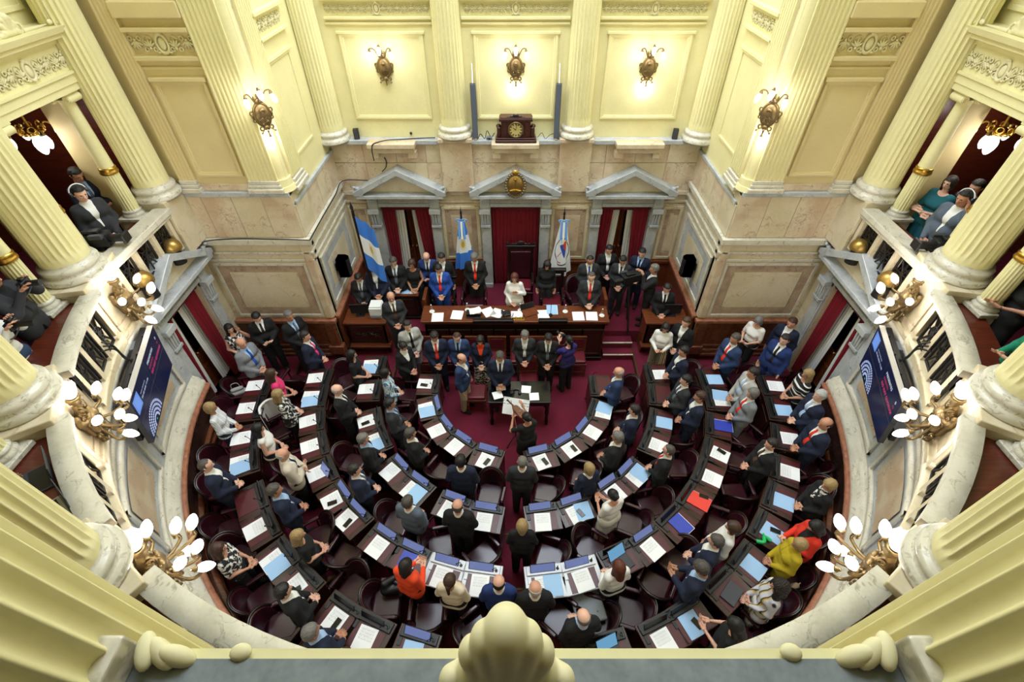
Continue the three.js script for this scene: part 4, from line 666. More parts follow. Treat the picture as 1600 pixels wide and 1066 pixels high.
// ---------------------------------------------------------------- clock, coat of arms, cables on the ledge
{
  const c = thing('mantel_clock', 'dark wooden mantel clock with round gilt dial on the central marble shelf', 'clock', [0, 4.38, BW + 0.1]);
  part('plinth', [rb(-0.43, 0.43, 0, 0.06, -0.13, 0.16, 0.02), rb(-0.41, 0.41, 0.06, 0.1, -0.12, 0.14, 0.012)], M.woodClock, c);
  part('case', [rb(-0.3, 0.3, 0.1, 0.44, -0.11, 0.1, 0.01), rb(-0.34, 0.34, 0.42, 0.48, -0.13, 0.13, 0.012), rb(-0.32, 0.32, 0.48, 0.5, -0.12, 0.12, 0.006), ...[-1, 1].flatMap((s) => [rb(s * 0.3, s * 0.39, 0.1, 0.3, -0.1, 0.09, 0.03), ball(0.05, s * 0.36, 0.3, 0, 1, 0.7, 1.6, 10), rb(s * 0.19, s * 0.27, 0.14, 0.42, 0.09, 0.115, 0.01)])], M.woodClock, c);
  part('crest', [ball(0.05, 0, 0.52, 0.09, 1.4, 0.9, 0.5, 12), ...[-1, 1].flatMap((s) => [ball(0.03, s * 0.08, 0.51, 0.09, 1.6, 0.7, 0.5, 8), ball(0.022, s * 0.15, 0.5, 0.09, 1.8, 0.6, 0.5, 8)])], M.woodBlack, c);
  part('bezel', new THREE.TorusGeometry(0.145, 0.018, 8, 36).translate(0, 0.26, 0.12), M.bronze, c);
  const d = part('dial', new THREE.CylinderGeometry(0.14, 0.14, 0.02, 36).rotateX(Math.PI / 2).translate(0, 0.26, 0.108), flat(0xcdbb78, 0.4, 0.3), c);
  part('hour_mark', Array.from({ length: 12 }, (_, k) => bb(-0.009, 0.009, 0.095, 0.128, 0.117, 0.122).rotateZ(-k * Math.PI / 6).translate(0, 0.26, 0)), M.black, d);
  part('clock_hand', [rod([0, 0.26, 0.124], [-0.055, 0.3, 0.124], 0.005), rod([0, 0.26, 0.126], [0.02, 0.37, 0.126], 0.004)], M.black, d);
  const a = thing('coat_of_arms', 'gilded oval coat of arms with laurel and sun on the central pediment', 'emblem', [-0.01, 3.2, BW + 0.32], 0); a.scale.setScalar(1.35);
  part('shield', ball(0.13, 0, 0.22, 0.02, 1, 1.3, 0.35, 20), M.brass, a);
  part('laurel_wreath', Array.from({ length: 26 }, (_, k) => { const t = k / 26 * Math.PI * 2; return ball(0.024, 0.155 * Math.cos(t), 0.22 + 0.2 * Math.sin(t), 0.03, 1.2, 0.7, 0.6, 6); }), M.bronze, a);
  part('sun', [ball(0.05, 0, 0.44, 0.03, 1, 0.9, 0.5, 12), ...Array.from({ length: 9 }, (_, k) => rod([Math.cos(k * 0.39) * 0.05, 0.45 + Math.sin(k * 0.39) * 0.05, 0.03], [Math.cos(k * 0.39) * 0.11, 0.45 + Math.sin(k * 0.39) * 0.11, 0.03], 0.008, 0.002, 5))], M.gold, a);
  part('clasped_hands', [rod([-0.09, 0.15, 0.065], [0, 0.17, 0.075], 0.015), rod([0.09, 0.15, 0.065], [0, 0.17, 0.075], 0.015)], M.gold, a);
  part('pike', rod([0, 0.17, 0.07], [0, 0.34, 0.068], 0.006), M.gold, a); part('liberty_cap', ball(0.02, 0, 0.34, 0.07, 1, 1.1, 0.7, 8), M.gold, a);
  const cab = (label, pts, r = 0.011) => solo('cable', label, 'cable', tube(pts, r, 60, 6), M.black);
  cab('black cable snaking along the ledge from the tall flag side towards the clock', [[-3.0, 4.05, BW + 0.34], [-3.0, 4.25, BW + 0.345], [-2.97, 4.38, BW + 0.34], [-2.9, 4.395, BW + 0.25], [-2.7, 4.41, BW + 0.16], [-2.4, 4.4, BW + 0.08], [-2.0, 4.4, BW + 0.02], [-1.7, 4.42, BW + 0.05]]);
  cab('black cable hanging from the ledge shelf down behind the flag-side pediment', [[-2.85, 4.0, BW + 0.05], [-2.83, 3.9, BW + 0.04], [-2.86, 3.78, BW + 0.06], [-2.95, 3.7, BW + 0.1]]);
  cab('black cable bundle tangled on the ledge between column speaker and clock', [[-0.8, 4.4, BW + 0.08], [-0.74, 4.5, BW + 0.06], [-0.66, 4.4, BW + 0.04], [-0.6, 4.55, BW + 0.02], [-0.52, 4.42, BW + 0.03], [-0.45, 4.5, BW]], 0.008);
  cab('thin black cable beside the clock on the white banner side', [[0.45, 4.42, BW + 0.05], [0.55, 4.5, BW], [0.62, 4.4, BW + 0.04], [0.72, 4.46, BW], [0.82, 4.5, BW + 0.02]], 0.006);
  cab('black cable clipped along the recess wall moulding above the tall flag', [[-3.3, 3.5, BW + 0.1], [-3.85, 3.5, BW + 0.12], [-3.87, 3.47, -9.6], [-3.86, 3.48, -8.6], [-3.84, 3.49, -7.76]]);
  cab('black cable lying along the wing wall moulding, tall flag side', [[-3.84, 3.49, -7.74], [-4.6, 3.485, -7.79], [-5.4, 3.485, -7.79], [-5.8, 3.48, -7.7], [-5.9, 3.48, -7.5]]);
  const sh = thing('power_adapter', 'small grey power adapter box on the ledge beside the clock', 'adapter', [-0.56, 4.38, BW + 0.04]); part('case', rb(-0.06, 0.06, 0, 0.06, -0.04, 0.04, 0.008), M.grey, sh); part('plug', rb(-0.02, 0.02, 0.02, 0.05, 0.04, 0.06, 0.004), M.black, sh);
  const rs = thing('ledge_sensor', 'tiny black sensor on the yellow wall above the flag-side ledge', 'sensor', [-2.22, 4.42, BW - 0.08]); part('body', [ball(0.03, 0, 0.05, 0.02, 1, 1, 1, 8)], M.black, rs); part('stem', rod([0, 0, 0.01], [0, 0.04, 0.02], 0.006), M.black, rs);
}
// ---------------------------------------------------------------- seats
function cushionG(w, h, d, r, sag = 0.02) { const g = new RoundedBoxGeometry(w, h, d, 3, r); const p = g.attributes.position; for (let i = 0; i < p.count; i++) if (p.getY(i) > 0) { const u = p.getX(i) / w * 2, v = p.getZ(i) / d * 2; p.setY(i, p.getY(i) + sag * (1 - u * u) * (1 - v * v)); } g.computeVertexNormals(); return g; }
function tubBack(r, a, y0, y1, th, lean, rise) {           // curved backrest wrapping the seat; back is at -z
  const n = 22, prof = 10, pos = [], idx = [];
  for (let i = 0; i <= n; i++) {
    const t = i / n * 2 - 1, ang = t * a, top = y0 + (y1 - y0) * (0.55 + 0.45 * Math.pow(Math.cos(t * Math.PI / 2), 0.7)) * (1 - rise * Math.pow(Math.abs(t), 6)), hh = top - y0;
    for (let k = 0; k < prof; k++) {
      const q = k / prof * Math.PI * 2, cx = Math.sign(Math.cos(q)) * Math.pow(Math.abs(Math.cos(q)), 0.5) * th / 2, cy = Math.sign(Math.sin(q)) * Math.pow(Math.abs(Math.sin(q)), 0.35), y = y0 + hh * (cy + 1) / 2, R = r + cx + lean * (y - y0);
      pos.push(Math.sin(ang) * R, y, -Math.cos(ang) * R);
    }
  }
  for (let i = 0; i < n; i++) for (let k = 0; k < prof; k++) { const A = i * prof + k, B = i * prof + (k + 1) % prof; idx.push(A, A + prof, B, B, A + prof, B + prof); }
  const g = new THREE.BufferGeometry(); g.setAttribute('position', new THREE.Float32BufferAttribute(pos, 3)); g.setIndex(idx); g.computeVertexNormals(); return g;
}
function backRim(r, a, y0, y1, lean, rise) {
  const pts = []; for (let i = 0; i <= 24; i++) { const t = i / 12 - 1, top = y0 + (y1 - y0) * (0.55 + 0.45 * Math.pow(Math.cos(t * Math.PI / 2), 0.7)) * (1 - rise * Math.pow(Math.abs(t), 6)), R = r + lean * (top - y0); pts.push([Math.sin(t * a) * R, top + 0.004, -Math.cos(t * a) * R]); }
  return tube(pts, 0.022, 48, 6);
}
const swivelParts = [
  ['seat', join([cushionG(0.5, 0.12, 0.5, 0.055, 0.035).translate(0, 0.43, 0.02)]), M.leather],
  ['seat_frame', join(rb(-0.25, 0.25, 0.33, 0.385, -0.22, 0.26, 0.03)), M.woodBlack],
  ['backrest', join(tubBack(0.25, 1.25, 0.4, 0.93, 0.07, 0.12, 0.25)), M.leather],
  ['back_frame', join(backRim(0.262, 1.26, 0.4, 0.93, 0.12, 0.25)), M.woodBlack],
  ...[-1, 1].map((s) => ['armrest', join([new RoundedBoxGeometry(0.075, 0.055, 0.33, 2, 0.025).translate(s * 0.285, 0.665, 0.07), ball(0.035, s * 0.285, 0.655, 0.24, 1, 1, 0.8, 8)]), M.leather]),
  ...[-1, 1].map((s) => ['arm_support', join([tube([[s * 0.25, 0.36, 0.16], [s * 0.3, 0.46, 0.22], [s * 0.285, 0.56, 0.19], [s * 0.285, 0.64, 0.22]], 0.02, 10, 6)]), M.woodBlack]),
  ...[-1, 1].map((s) => ['arm_post', join(rod([s * 0.27, 0.36, -0.02], [s * 0.285, 0.64, -0.04], 0.016)), M.woodBlack]),
  ['pedestal', join(lathe([[0.03, 0.08], [0.05, 0.1], [0.035, 0.14], [0.04, 0.2], [0.03, 0.26], [0.08, 0.33]], 12)), M.woodBlack],
  ...[0, 1, 2, 3].map((k) => ['leg', join([tube([[0.02 * Math.cos(k * 1.571 + 0.78), 0.13, 0.02 * Math.sin(k * 1.571 + 0.78)], [0.16 * Math.cos(k * 1.571 + 0.78), 0.12, 0.16 * Math.sin(k * 1.571 + 0.78)], [0.28 * Math.cos(k * 1.571 + 0.78), 0.065, 0.28 * Math.sin(k * 1.571 + 0.78)]], 0.022, 8, 6), ball(0.03, 0.28 * Math.cos(k * 1.571 + 0.78), 0.032, 0.28 * Math.sin(k * 1.571 + 0.78), 1, 1, 1, 8)]), M.woodBlack]),
];
const seats = [], desks = [];
const RING = ['innermost', 'second', 'third', 'outermost'];
function swivel(sx, sy, bx, by, lv, label, group, toward) {
  const p = at(sx, sy, lv + 0.47), b = at(bx, by, lv + 0.66), f = V(p.x - b.x, 0, p.z - b.z); if (f.length() < 0.02) f.set(-p.x, 0, CZ - p.z);
  const o = thing('swivel_chair', label, 'chair', [p.x, lv, p.z], Math.atan2(f.x, f.z), group); o.scale.setScalar(0.89); seats.push(o);
  for (const [n, g, m] of swivelParts) mesh(n, g, m, o);
  return o;
}
const chairSpots = [
  [[639, 616, 622, 606], [636, 655, 652, 645], [662, 692, 684, 700], [686, 728, 668, 738], [749, 765, 753, 738], [852, 757, 874, 752], [903, 734, 932, 731], [942, 702, 966, 686], [961, 658, 979, 648], [973, 613, 988, 600]],
  [[546, 598, 535, 576], [548, 655, 533, 668], [557, 721, 538, 708], [586, 762, 601, 752], [621, 811, 597, 797], [693, 841, 666, 838], [748, 860, 766, 876], [856, 868, 880, 868], [922, 846, 904, 826], [983, 811, 1012, 813], [1028, 776, 1046, 764], [1060, 723, 1079, 714], [1058, 672, 1071, 684], [1068, 618, 1086, 608], [1066, 590, 1081, 578], [552, 632, 534, 640]],
  [[463, 597, 446, 606], [446, 674, 426, 672], [442, 726, 421, 722], [473, 763, 449, 770], [488, 818, 504, 798], [525, 849, 502, 868], [563, 897, 574, 869], [624, 928, 591, 922], [678, 946, 672, 972], [732, 958, 714, 964], [872, 963, 889, 970], [920, 950, 950, 951], [984, 929, 1018, 931], [1030, 896, 1020, 925], [1068, 868, 1090, 841], [1116, 817, 1146, 817], [1140, 766, 1153, 779], [1146, 729, 1173, 726], [1153, 677, 1176, 682], [1160, 640, 1176, 640], [1150, 600, 1160, 590]],
  [[380, 600, 366, 592], [356, 640, 340, 632], [352, 708, 326, 698], [330, 750, 306, 742], [352, 808, 316, 808], [378, 860, 343, 838], [408, 910, 370, 922], [437, 966, 403, 966], [482, 1000, 462, 1010], [1182, 980, 1209, 994], [1216, 938, 1246, 944], [1238, 880, 1272, 888], [1260, 824, 1290, 828], [1270, 764, 1298, 752], [1274, 714, 1298, 718], [1262, 682, 1284, 690], [1274, 648, 1294, 644], [1262, 610, 1276, 600]],
];
chairSpots.forEach((list, r) => list.forEach(([a, b, c, d]) => swivel(a, b, c, d, r * 0.14, 'burgundy leather swivel armchair with black frame behind the ' + RING[r] + ' desk ring', 'swivel armchairs of the ' + RING[r] + ' ring')));
// ---------------------------------------------------------------- desks and what lies on them
M.padLeather = phy({ color: 0x4a1119, roughness: 0.4 });
const DW = 0.555, DD = 0.47;                                 // sitter at +z
const deskParts = [
  ['side_panel', join(rb(-DW / 2, -DW / 2 + 0.03, 0.03, 0.7, -0.2, 0.19, 0.006)), M.wood], ['side_panel', join(rb(DW / 2 - 0.03, DW / 2, 0.03, 0.7, -0.2, 0.19, 0.006)), M.wood],
  ['front_panel', join([rb(-DW / 2, DW / 2, 0.03, 0.7, -0.215, -0.19, 0.006), rb(-DW / 2 + 0.06, DW / 2 - 0.06, 0.12, 0.6, -0.228, -0.21, 0.012)]), M.wood],
  ['foot_rail', join([rb(-DW / 2 - 0.01, -DW / 2 + 0.04, 0, 0.05, -0.23, 0.21, 0.01), rb(DW / 2 - 0.04, DW / 2 + 0.01, 0, 0.05, -0.23, 0.21, 0.01)]), M.woodBlack],
  ['apron', join(rb(-DW / 2, DW / 2, 0.6, 0.72, 0.14, 0.17, 0.006)), M.wood],
  ['desk_top', join([rb(-DW / 2 - 0.015, DW / 2 + 0.015, 0.72, 0.755, -0.24, 0.235, 0.012), rb(-DW / 2, DW / 2, 0.695, 0.722, -0.225, 0.22, 0.008)]), M.wood],
  ['writing_pad', join(rb(-0.21, 0.22, 0.753, 0.759, -0.07, 0.22, 0.002)), M.padLeather],
  ['console', join([rb(-DW / 2 + 0.02, DW / 2 - 0.02, 0.755, 0.782, -0.225, -0.09, 0.008), rb(-0.25, -0.2, 0.755, 0.77, -0.08, 0.02, 0.004)]), M.black],
  ['microphone', join([cyl(0.02, 0.024, 0.012, 0.2, 0.782, -0.15, 10), tube([[0.2, 0.79, -0.15], [0.2, 0.87, -0.15], [0.19, 0.93, -0.13], [0.17, 0.97, -0.09]], 0.005, 10, 5), ball(0.012, 0.168, 0.975, -0.085, 1, 1.3, 1, 7)]), M.black],
];
M.tablet = new THREE.MeshStandardMaterial({ color: 0x101420, emissive: new THREE.Color(0x93a4e4), emissiveIntensity: 0.5, roughness: 0.15 });
M.tabletPale = new THREE.MeshStandardMaterial({ color: 0x101420, emissive: new THREE.Color(0x86c8f5), emissiveIntensity: 0.6, roughness: 0.2 });
M.tray = phy({ color: 0xc9ccd2, roughness: 0.3 });
const scrCase = join(rb(-0.185, 0.185, 0, 0.125, -0.012, 0, 0.004)).rotateX(-0.75).translate(-0.02, 0.785, -0.12), scrGlass = join(rb(-0.175, 0.175, 0.008, 0.118, 0, 0.003, 0.001)).rotateX(-0.75).translate(-0.02, 0.785, -0.12);
const closedLid = join([rb(-0.19, 0.17, 0, 0.115, -0.016, 0, 0.005)]).rotateX(-0.35).translate(-0.02, 0.782, -0.13);
const DESC = (f) => (f.includes('w') ? 'with pale tray and blue screen' : f.includes('s') ? 'with raised blue screen' : f.includes('m') ? 'with bare maroon writing pad' : 'with folded black console');
const paperG = join(rb(-0.13, 0.13, 0, 0.004, -0.15, 0.15, 0.001)), phoneG = join(rb(-0.037, 0.037, 0, 0.009, -0.075, 0.075, 0.004, 2)), phoneFace = join(rb(-0.033, 0.033, 0.009, 0.0105, -0.07, 0.07, 0.0006)), foldG = join([rb(-0.12, 0.12, 0, 0.012, -0.16, 0.16, 0.002)]);
{ const uv = paperG.attributes.uv, p = paperG.attributes.position; for (let i = 0; i < p.count; i++) uv.setXY(i, p.getX(i) / 0.26 + 0.5, 0.5 - p.getZ(i) / 0.3); }
M.paper.map.repeat.set(1, 1);
const ringR = [1.78, 2.92, 3.95, 5.0];
const deskSpots = [
  [[665, 600, 'pf'], [670, 637, 'psl'], [687, 671, 'ps'], [718, 694, 'ps'], [761, 713, 'psf'], [845, 713, 'psf'], [886, 694, 'psf'], [919, 671, 'ps'], [936, 642, 'pl'], [936, 602, 'm']],
  [[573, 571, 'pl'], [572, 610, 'p'], [576, 658, 'pf'], [589, 688, 'pl'], [616, 736, 'ps'], [648, 763, 'psl'], [708, 790, 'psf'], [758, 810, 'ps'], [848, 808, 'ps'], [900, 796, 'pslf'], [957, 763, 'ps'], [990, 741, 'psl'], [1023, 692, 'p'], [1032, 658, 'l'], [1028, 616, 'm'], [1028, 584, 'p']],
  [[492, 592, 'p'], [489, 621, 'pl'], [487, 658, 'p'], [492, 697, 'p'], [502, 739, 'pB'], [528, 777, 'psf'], [550, 808, 'psf'], [597, 847, 'ps'], [642, 868, 'sb'], [696, 892, 'psw'], [752, 903, 'psw'], [852, 906, 'pswl'], [908, 897, 'psw'], [966, 870, 'T'], [1016, 849, 'ps'], [1056, 814, 'b'], [1084, 778, 'rf'], [1105, 741, 'p'], [1116, 705, 'pf'], [1120, 664, 'b'], [1123, 624, 'pl'], [1111, 592, 'l']],
  [[397, 604, 'p'], [381, 640, 'p'], [376, 685, 'pr'], [373, 724, 'pl'], [386, 784, 'm'], [400, 829, 'p'], [430, 877, 'pl'], [465, 915, 'pf'], [528, 965, 'pf'], [576, 990, 'p'], [651, 1006, 'sl'], [951, 1012, 'T'], [1039, 997, 'p'], [1080, 970, 'lf'], [1140, 925, 'k'], [1176, 883, 'l'], [1203, 829, 'lf'], [1221, 781, 'l'], [1230, 735, 'p'], [1232, 685, 'p'], [1223, 640, 'l'], [1209, 603, 'p']],
];
let lastDesk = null; const deskItems = new Map();
function item(name, label, cat, p, turn, group, parts) { const o = thing(name, label, cat, p, turn, group); for (const [n, g, m] of parts) mesh(n, g, m, o); if (lastDesk && group) deskItems.get(lastDesk).push(o); return o; }
deskSpots.forEach((list, r) => list.forEach(([px, py, f], i) => {
  const lv = r * 0.14, q = at(px, py, lv + 0.76); let x = q.x, z = q.z;
  const R = z > CZ ? Math.hypot(x, z - CZ) : Math.abs(x), k = (R * 0.35 + ringR[r] * 0.65) / R; x *= k; if (z > CZ) z = CZ + (z - CZ) * k;
  const a = Math.atan2(x, Math.max(z, CZ) - CZ), ring = RING[r];                 // +z of the desk points away from the centre
  const o = thing('senator_desk', 'dark wooden desk ' + DESC(f) + (f.includes('f') ? ' and a phone' : f.includes('l') ? ' and blue folder' : '') + ' in the ' + ring + ' desk ring', 'desk', [x, lv, z], a, 'desks of the ' + ring + ' ring ' + DESC(f));
  desks.push(o); lastDesk = o; deskItems.set(o, []);
  for (const [n, g, m] of deskParts) mesh(n, g, f.includes('w') && (n === 'console' || n === 'desk_top') ? M.tray : m, o);
  if (f.includes('s')) { const c = mesh('screen', scrCase, M.black, o); mesh('display', scrGlass, M.tablet, c); } else mesh('folded_screen', closedLid, M.black, o);
  const pt = (u, v, h = 0.761) => [x + Math.cos(a) * u + Math.sin(a) * v, lv + h, z - Math.sin(a) * u + Math.cos(a) * v];
  const G = (s) => s + ' on the ' + ring + ' desk ring', jit = rr(-0.12, 0.12), own = (s) => s + ' on a desk of the ' + ring + ' ring';
  if (f.includes('p')) item('paper_sheet', own('printed white paper sheet lying'), 'paper', pt(-0.02 + rr(-0.02, 0.02), 0.08), a + jit, G('paper sheets'), [['sheet', paperG, M.paper]]);
  if (f.includes('l')) item('blue_sheet', own('pale blue folder lying'), 'folder', pt(f.includes('p') ? 0.1 : -0.02, 0.07, f.includes('p') ? 0.766 : 0.761), a - jit, G('pale blue folders'), [['cover', paperG, M.blueSheet], ['page_block', join(rb(-0.1, 0.1, -0.0005, 0.002, -0.14, 0.152, 0.0008)), M.paperBlank]]);
  if (f.includes('f')) item('smartphone', own('black smartphone lying'), 'phone', pt(f.includes('p') || f.includes('l') ? 0.04 : 0.12, 0.09, 0.771), a + jit * 3, G('phones'), [['case', phoneG, M.black], ['screen', phoneFace, M.blackGloss]]);
  if (f.includes('b')) item('royal_blue_folder', own('royal blue ring folder lying') + [' by the orange jacket', ' near the red folder', ' beside the grey suits'][px < 700 ? 0 : px < 1100 ? 1 : 2], 'folder', pt(0, 0.08, 0.766), a + jit, null, [['cover', foldG, M.blueFolder], ['page_block', join(rb(-0.115, 0.13, 0.002, 0.008, -0.155, 0.166, 0.001)), M.paperBlank]]);
  if (f.includes('r')) item('red_folder', own(r === 2 ? 'bright red folder lying' : 'red folder under papers lying'), 'folder', pt(0, 0.07, r === 2 ? 0.766 : 0.7605), a + jit, null, [['cover', foldG.clone().scale(1.05, r === 2 ? 1 : 0.02, 1.05), M.redFolder], ['page_block', join(rb(-0.12, 0.135, 0.002, 0.0025, -0.16, 0.17, 0.0002)), M.paperBlank]]);
  if (f.includes('T') || f.includes('k')) { const t = item('laptop', f.includes('k') ? 'closed black laptop lying on a desk of the outermost ring' : 'open laptop with pale blue screen on a desk of the ' + ring + ' ring', 'laptop', pt(0, 0.07), a + 0.15, null, [['keyboard_base', join(rb(-0.15, 0.15, 0, 0.015, -0.1, 0.11, 0.005)), f.includes('k') ? M.greyDark : M.black]]); if (f.includes('T')) { const l = mesh('lid', join(rb(-0.15, 0.15, 0, 0.2, -0.008, 0, 0.004)).rotateX(-0.6).translate(0, 0.012, -0.1), M.black, t); mesh('display', join(rb(-0.14, 0.14, 0.008, 0.19, 0, 0.002, 0.001)).rotateX(-0.6).translate(0, 0.012, -0.1), M.tabletPale, l); } else mesh('lid', join(rb(-0.15, 0.15, 0.016, 0.026, -0.1, 0.11, 0.005)), M.greyDark, t); }
  if (f.includes('B')) { const t = item('tablet_computer', 'tablet computer with violet blue screen standing on a desk of the third ring', 'tablet', pt(0.05, 0.02), a + 0.2, null, [['case', join(rb(-0.13, 0.13, 0, 0.19, -0.01, 0, 0.004)).rotateX(-0.5).translate(0, 0, -0.05), M.black]]); mesh('display', join(rb(-0.12, 0.12, 0.01, 0.18, 0, 0.002, 0.001)).rotateX(-0.5).translate(0, 0, -0.05), M.tablet, t); }
}));
lastDesk = null;
{ const p = at(919, 948, 0.28 + 0.54); item('seat_cushion', 'grey tufted square cushion on a swivel chair seat', 'cushion', [p.x, 0.28 + 0.52, p.z], 0.2, null, [['pad', cushionG(0.44, 0.07, 0.44, 0.03, 0.03).translate(0, 0.03, 0), flat(0x84898e, 0.9)], ['tuft', join([[-0.1, -0.1], [0.1, -0.1], [-0.1, 0.1], [0.1, 0.1]].map(([x, z]) => ball(0.014, x, 0.08, z, 1, 0.5, 1, 8))), flat(0x6c7176, 0.9)]]); }
// ---------------------------------------------------------------- rostrum and the platform furniture
{
  const t = thing('rostrum', 'long dark polished wooden rostrum in front of the platform', 'desk', [0, 0, -8.25]);
  part('front_panel', [rb(-2.06, 2.02, 0.02, 1.2, 0.12, 0.2, 0.01), rb(-2.08, 2.04, 0, 0.12, 0.1, 0.27, 0.012)], M.woodBlack, t);
  for (let k = 0; k < 8; k++) part('carved_panel', [rb(-1.98 + k * 0.505, -1.56 + k * 0.505, 0.2, 0.95, 0.19, 0.225, 0.015), frameG(-2.0 + k * 0.505, -1.54 + k * 0.505, 0.18, 0.97, 0.2, 0.04, 0.03)], M.wood, t);
  part('side_panel', rb(-2.06, -2.0, 0.02, 1.2, -0.25, 0.2, 0.01), M.wood, t); part('side_panel', rb(1.96, 2.02, 0.02, 1.2, -0.25, 0.2, 0.01), M.woodMid, t);
  part('desk_top', [rb(-2.12, 2.08, 1.22, 1.28, -0.27, 0.3, 0.015), rb(-2.08, 2.04, 1.16, 1.22, -0.22, 0.26, 0.012)], M.woodMid, t);
  part('raised_ledge', rb(-0.95, -0.05, 1.24, 1.33, 0.22, 0.33, 0.015), M.woodBlack, t); part('raised_ledge', rb(0.5, 1.15, 1.24, 1.33, 0.22, 0.33, 0.015), M.woodBlack, t);
  part('screen_wing', rb(2.02, 2.1, 0.5, 1.45, -0.75, -0.27, 0.015), M.woodMid, t);
  part('screen_wing', rb(-2.14, -2.06, 0.5, 1.45, -0.75, -0.27, 0.015), M.woodMid, t);
  for (const m of [false, true]) {
    MIR = m; const d = thing('side_desk', 'carved wooden clerk desk at the foot of the recess wall, ' + SIDE() + ' side', 'desk', [-3.4, 0.14, -8.3]);
    part('front_panel', [rb(-0.45, 0.42, 0.04, 0.95, 0.12, 0.18, 0.01), rb(-0.4, 0.37, 0.4, 0.86, 0.17, 0.2, 0.012)], M.wood, d);
    part('carved_ornament', join(reliefG(0.6, 0.22, false)).translate(-0.02, 0.63, 0.2), M.wood, d);
    part('lower_shelf', rb(-0.48, 0.47, 0.26, 0.32, 0.1, 0.3, 0.012), M.woodMid, d);
    part('side_panel', [rb(0.36, 0.44, 0, 0.95, -0.2, 0.18, 0.01)], M.woodMid, d);
    part('desk_top', rb(-0.5, 0.48, 0.95, 1.01, -0.26, 0.26, 0.015), M.woodMid, d);
    const mo = thing('desk_monitor', 'black computer monitor on the clerk desk, ' + SIDE() + ' side', 'monitor', [-3.55, 1.15, -8.34], 0.05);
    part('casing', [rb(-0.2, 0.2, 0.06, 0.32, 0, 0.03, 0.008), rb(-0.1, 0.1, 0, 0.02, -0.06, 0.08, 0.006), rod([0, 0.01, 0.0], [0, 0.1, 0.0], 0.02)], M.black, mo); part('screen', rb(-0.19, 0.19, 0.075, 0.31, -0.006, 0.001, 0.002), M.blackGloss, mo);
  }
  MIR = false;
  const pr = thing('printer', 'white box printer on the clerk desk beside the tall flag', 'printer', [-3.16, 1.15, -8.36]);
  part('body', [rb(-0.14, 0.14, 0, 0.28, -0.15, 0.15, 0.02), rb(-0.13, 0.13, 0.28, 0.31, -0.14, 0.12, 0.01)], M.white, pr); part('paper_tray', rb(-0.12, 0.12, 0.06, 0.1, 0.14, 0.19, 0.008), M.grey, pr);
  const fd = thing('folder_desk', 'small wooden desk covered with blue folders on the platform', 'desk', [-2.72, 0.5, -9.12]);
  part('body', [rb(-0.36, 0.36, 0, 0.72, -0.14, 0.16, 0.01), rb(-0.3, 0.3, 0.12, 0.62, 0.15, 0.18, 0.012)], M.wood, fd); part('desk_top', rb(-0.42, 0.42, 0.72, 0.77, -0.2, 0.22, 0.012), M.woodMid, fd); part('plinth', rb(-0.4, 0.4, 0, 0.08, -0.18, 0.2, 0.01), M.woodBlack, fd);
  [[-0.27, M.blueSheet, 'pale blue'], [-0.08, M.blueFolder, 'royal blue'], [0.1, M.blueSheet, 'light blue'], [0.29, M.paperBlank, 'white and blue']].forEach(([x, m, n], k) => item('document_folder', n + ' document folder ' + ['at the wall end', 'second from the wall end', 'in the middle', 'at the chair end'][k] + ' of the small platform desk', 'folder', [-2.72 + x, 1.27, -9.1], 0.03 * k - 0.05, null, [['cover', join(rb(-0.09, 0.09, 0, 0.01, -0.14, 0.14, 0.002)), m], ['page_block', join(rb(-0.085, 0.093, 0.002, 0.007, -0.135, 0.144, 0.001)), M.paperBlank]]));
}
function throne(label, p, turn, w, h, crest) {
  const t = thing('throne_chair', label, 'chair', p, turn);
  part('seat', [cushionG(w - 0.08, 0.11, 0.46, 0.04, 0.03).translate(0, 0.46, 0.03)], M.leatherRed, t);
  part('seat_frame', rb(-w / 2, w / 2, 0.34, 0.42, -0.22, 0.28, 0.012), M.woodBlack, t);
  part('backrest', [rb(-w / 2 + 0.06, w / 2 - 0.06, 0.55, h - 0.1, -0.235, -0.185, 0.02)], M.leather, t);
  part('back_frame', [frameG(-w / 2, w / 2, 0.42, h, -0.27, 0.06, 0.06), rb(-w / 2 - 0.05, w / 2 + 0.05, h, h + 0.07, -0.29, -0.18, 0.015)], M.woodBlack, t);
  if (crest) part('carved_crest', [ball(0.08, 0, h + 0.1, -0.235, 1.3, 1, 0.4, 12), ...[-1, 1].flatMap((s) => [ball(0.05, s * 0.11, h + 0.08, -0.235, 1.4, 0.7, 0.4, 8), ball(0.03, s * 0.2, h + 0.09, -0.235, 1.3, 0.9, 0.5, 8), ball(0.035, s * (w / 2 + 0.02), h + 0.1, -0.235, 0.7, 1.5, 0.7, 8)])], M.woodBlack, t);
  for (const s of [-1, 1]) { part('armrest', rb(s * (w / 2 - 0.02) - 0.03, s * (w / 2 - 0.02) + 0.03, 0.66, 0.71, -0.2, 0.26, 0.02), M.woodBlack, t); for (const z of [0.24, -0.2]) part('leg', rb(s * (w / 2 - 0.03) - 0.025, s * (w / 2 - 0.03) + 0.025, 0, z > 0 ? 0.66 : 0.42, z - 0.025, z + 0.025, 0.008), M.woodBlack, t); }
}
throne('tall carved president armchair with dark crest behind the auburn-haired woman', [0.12, 0.5, -9.72], 0, 0.62, 1.42, true);
throne('high-backed red leather armchair beside the president chair, banner side', [0.86, 0.5, -9.1], 0, 0.56, 1.16, false);
throne('red leather armchair behind the rostrum below the bright blue suit', [-1.72, 0.5, -9.05], 0, 0.52, 1.0, false);
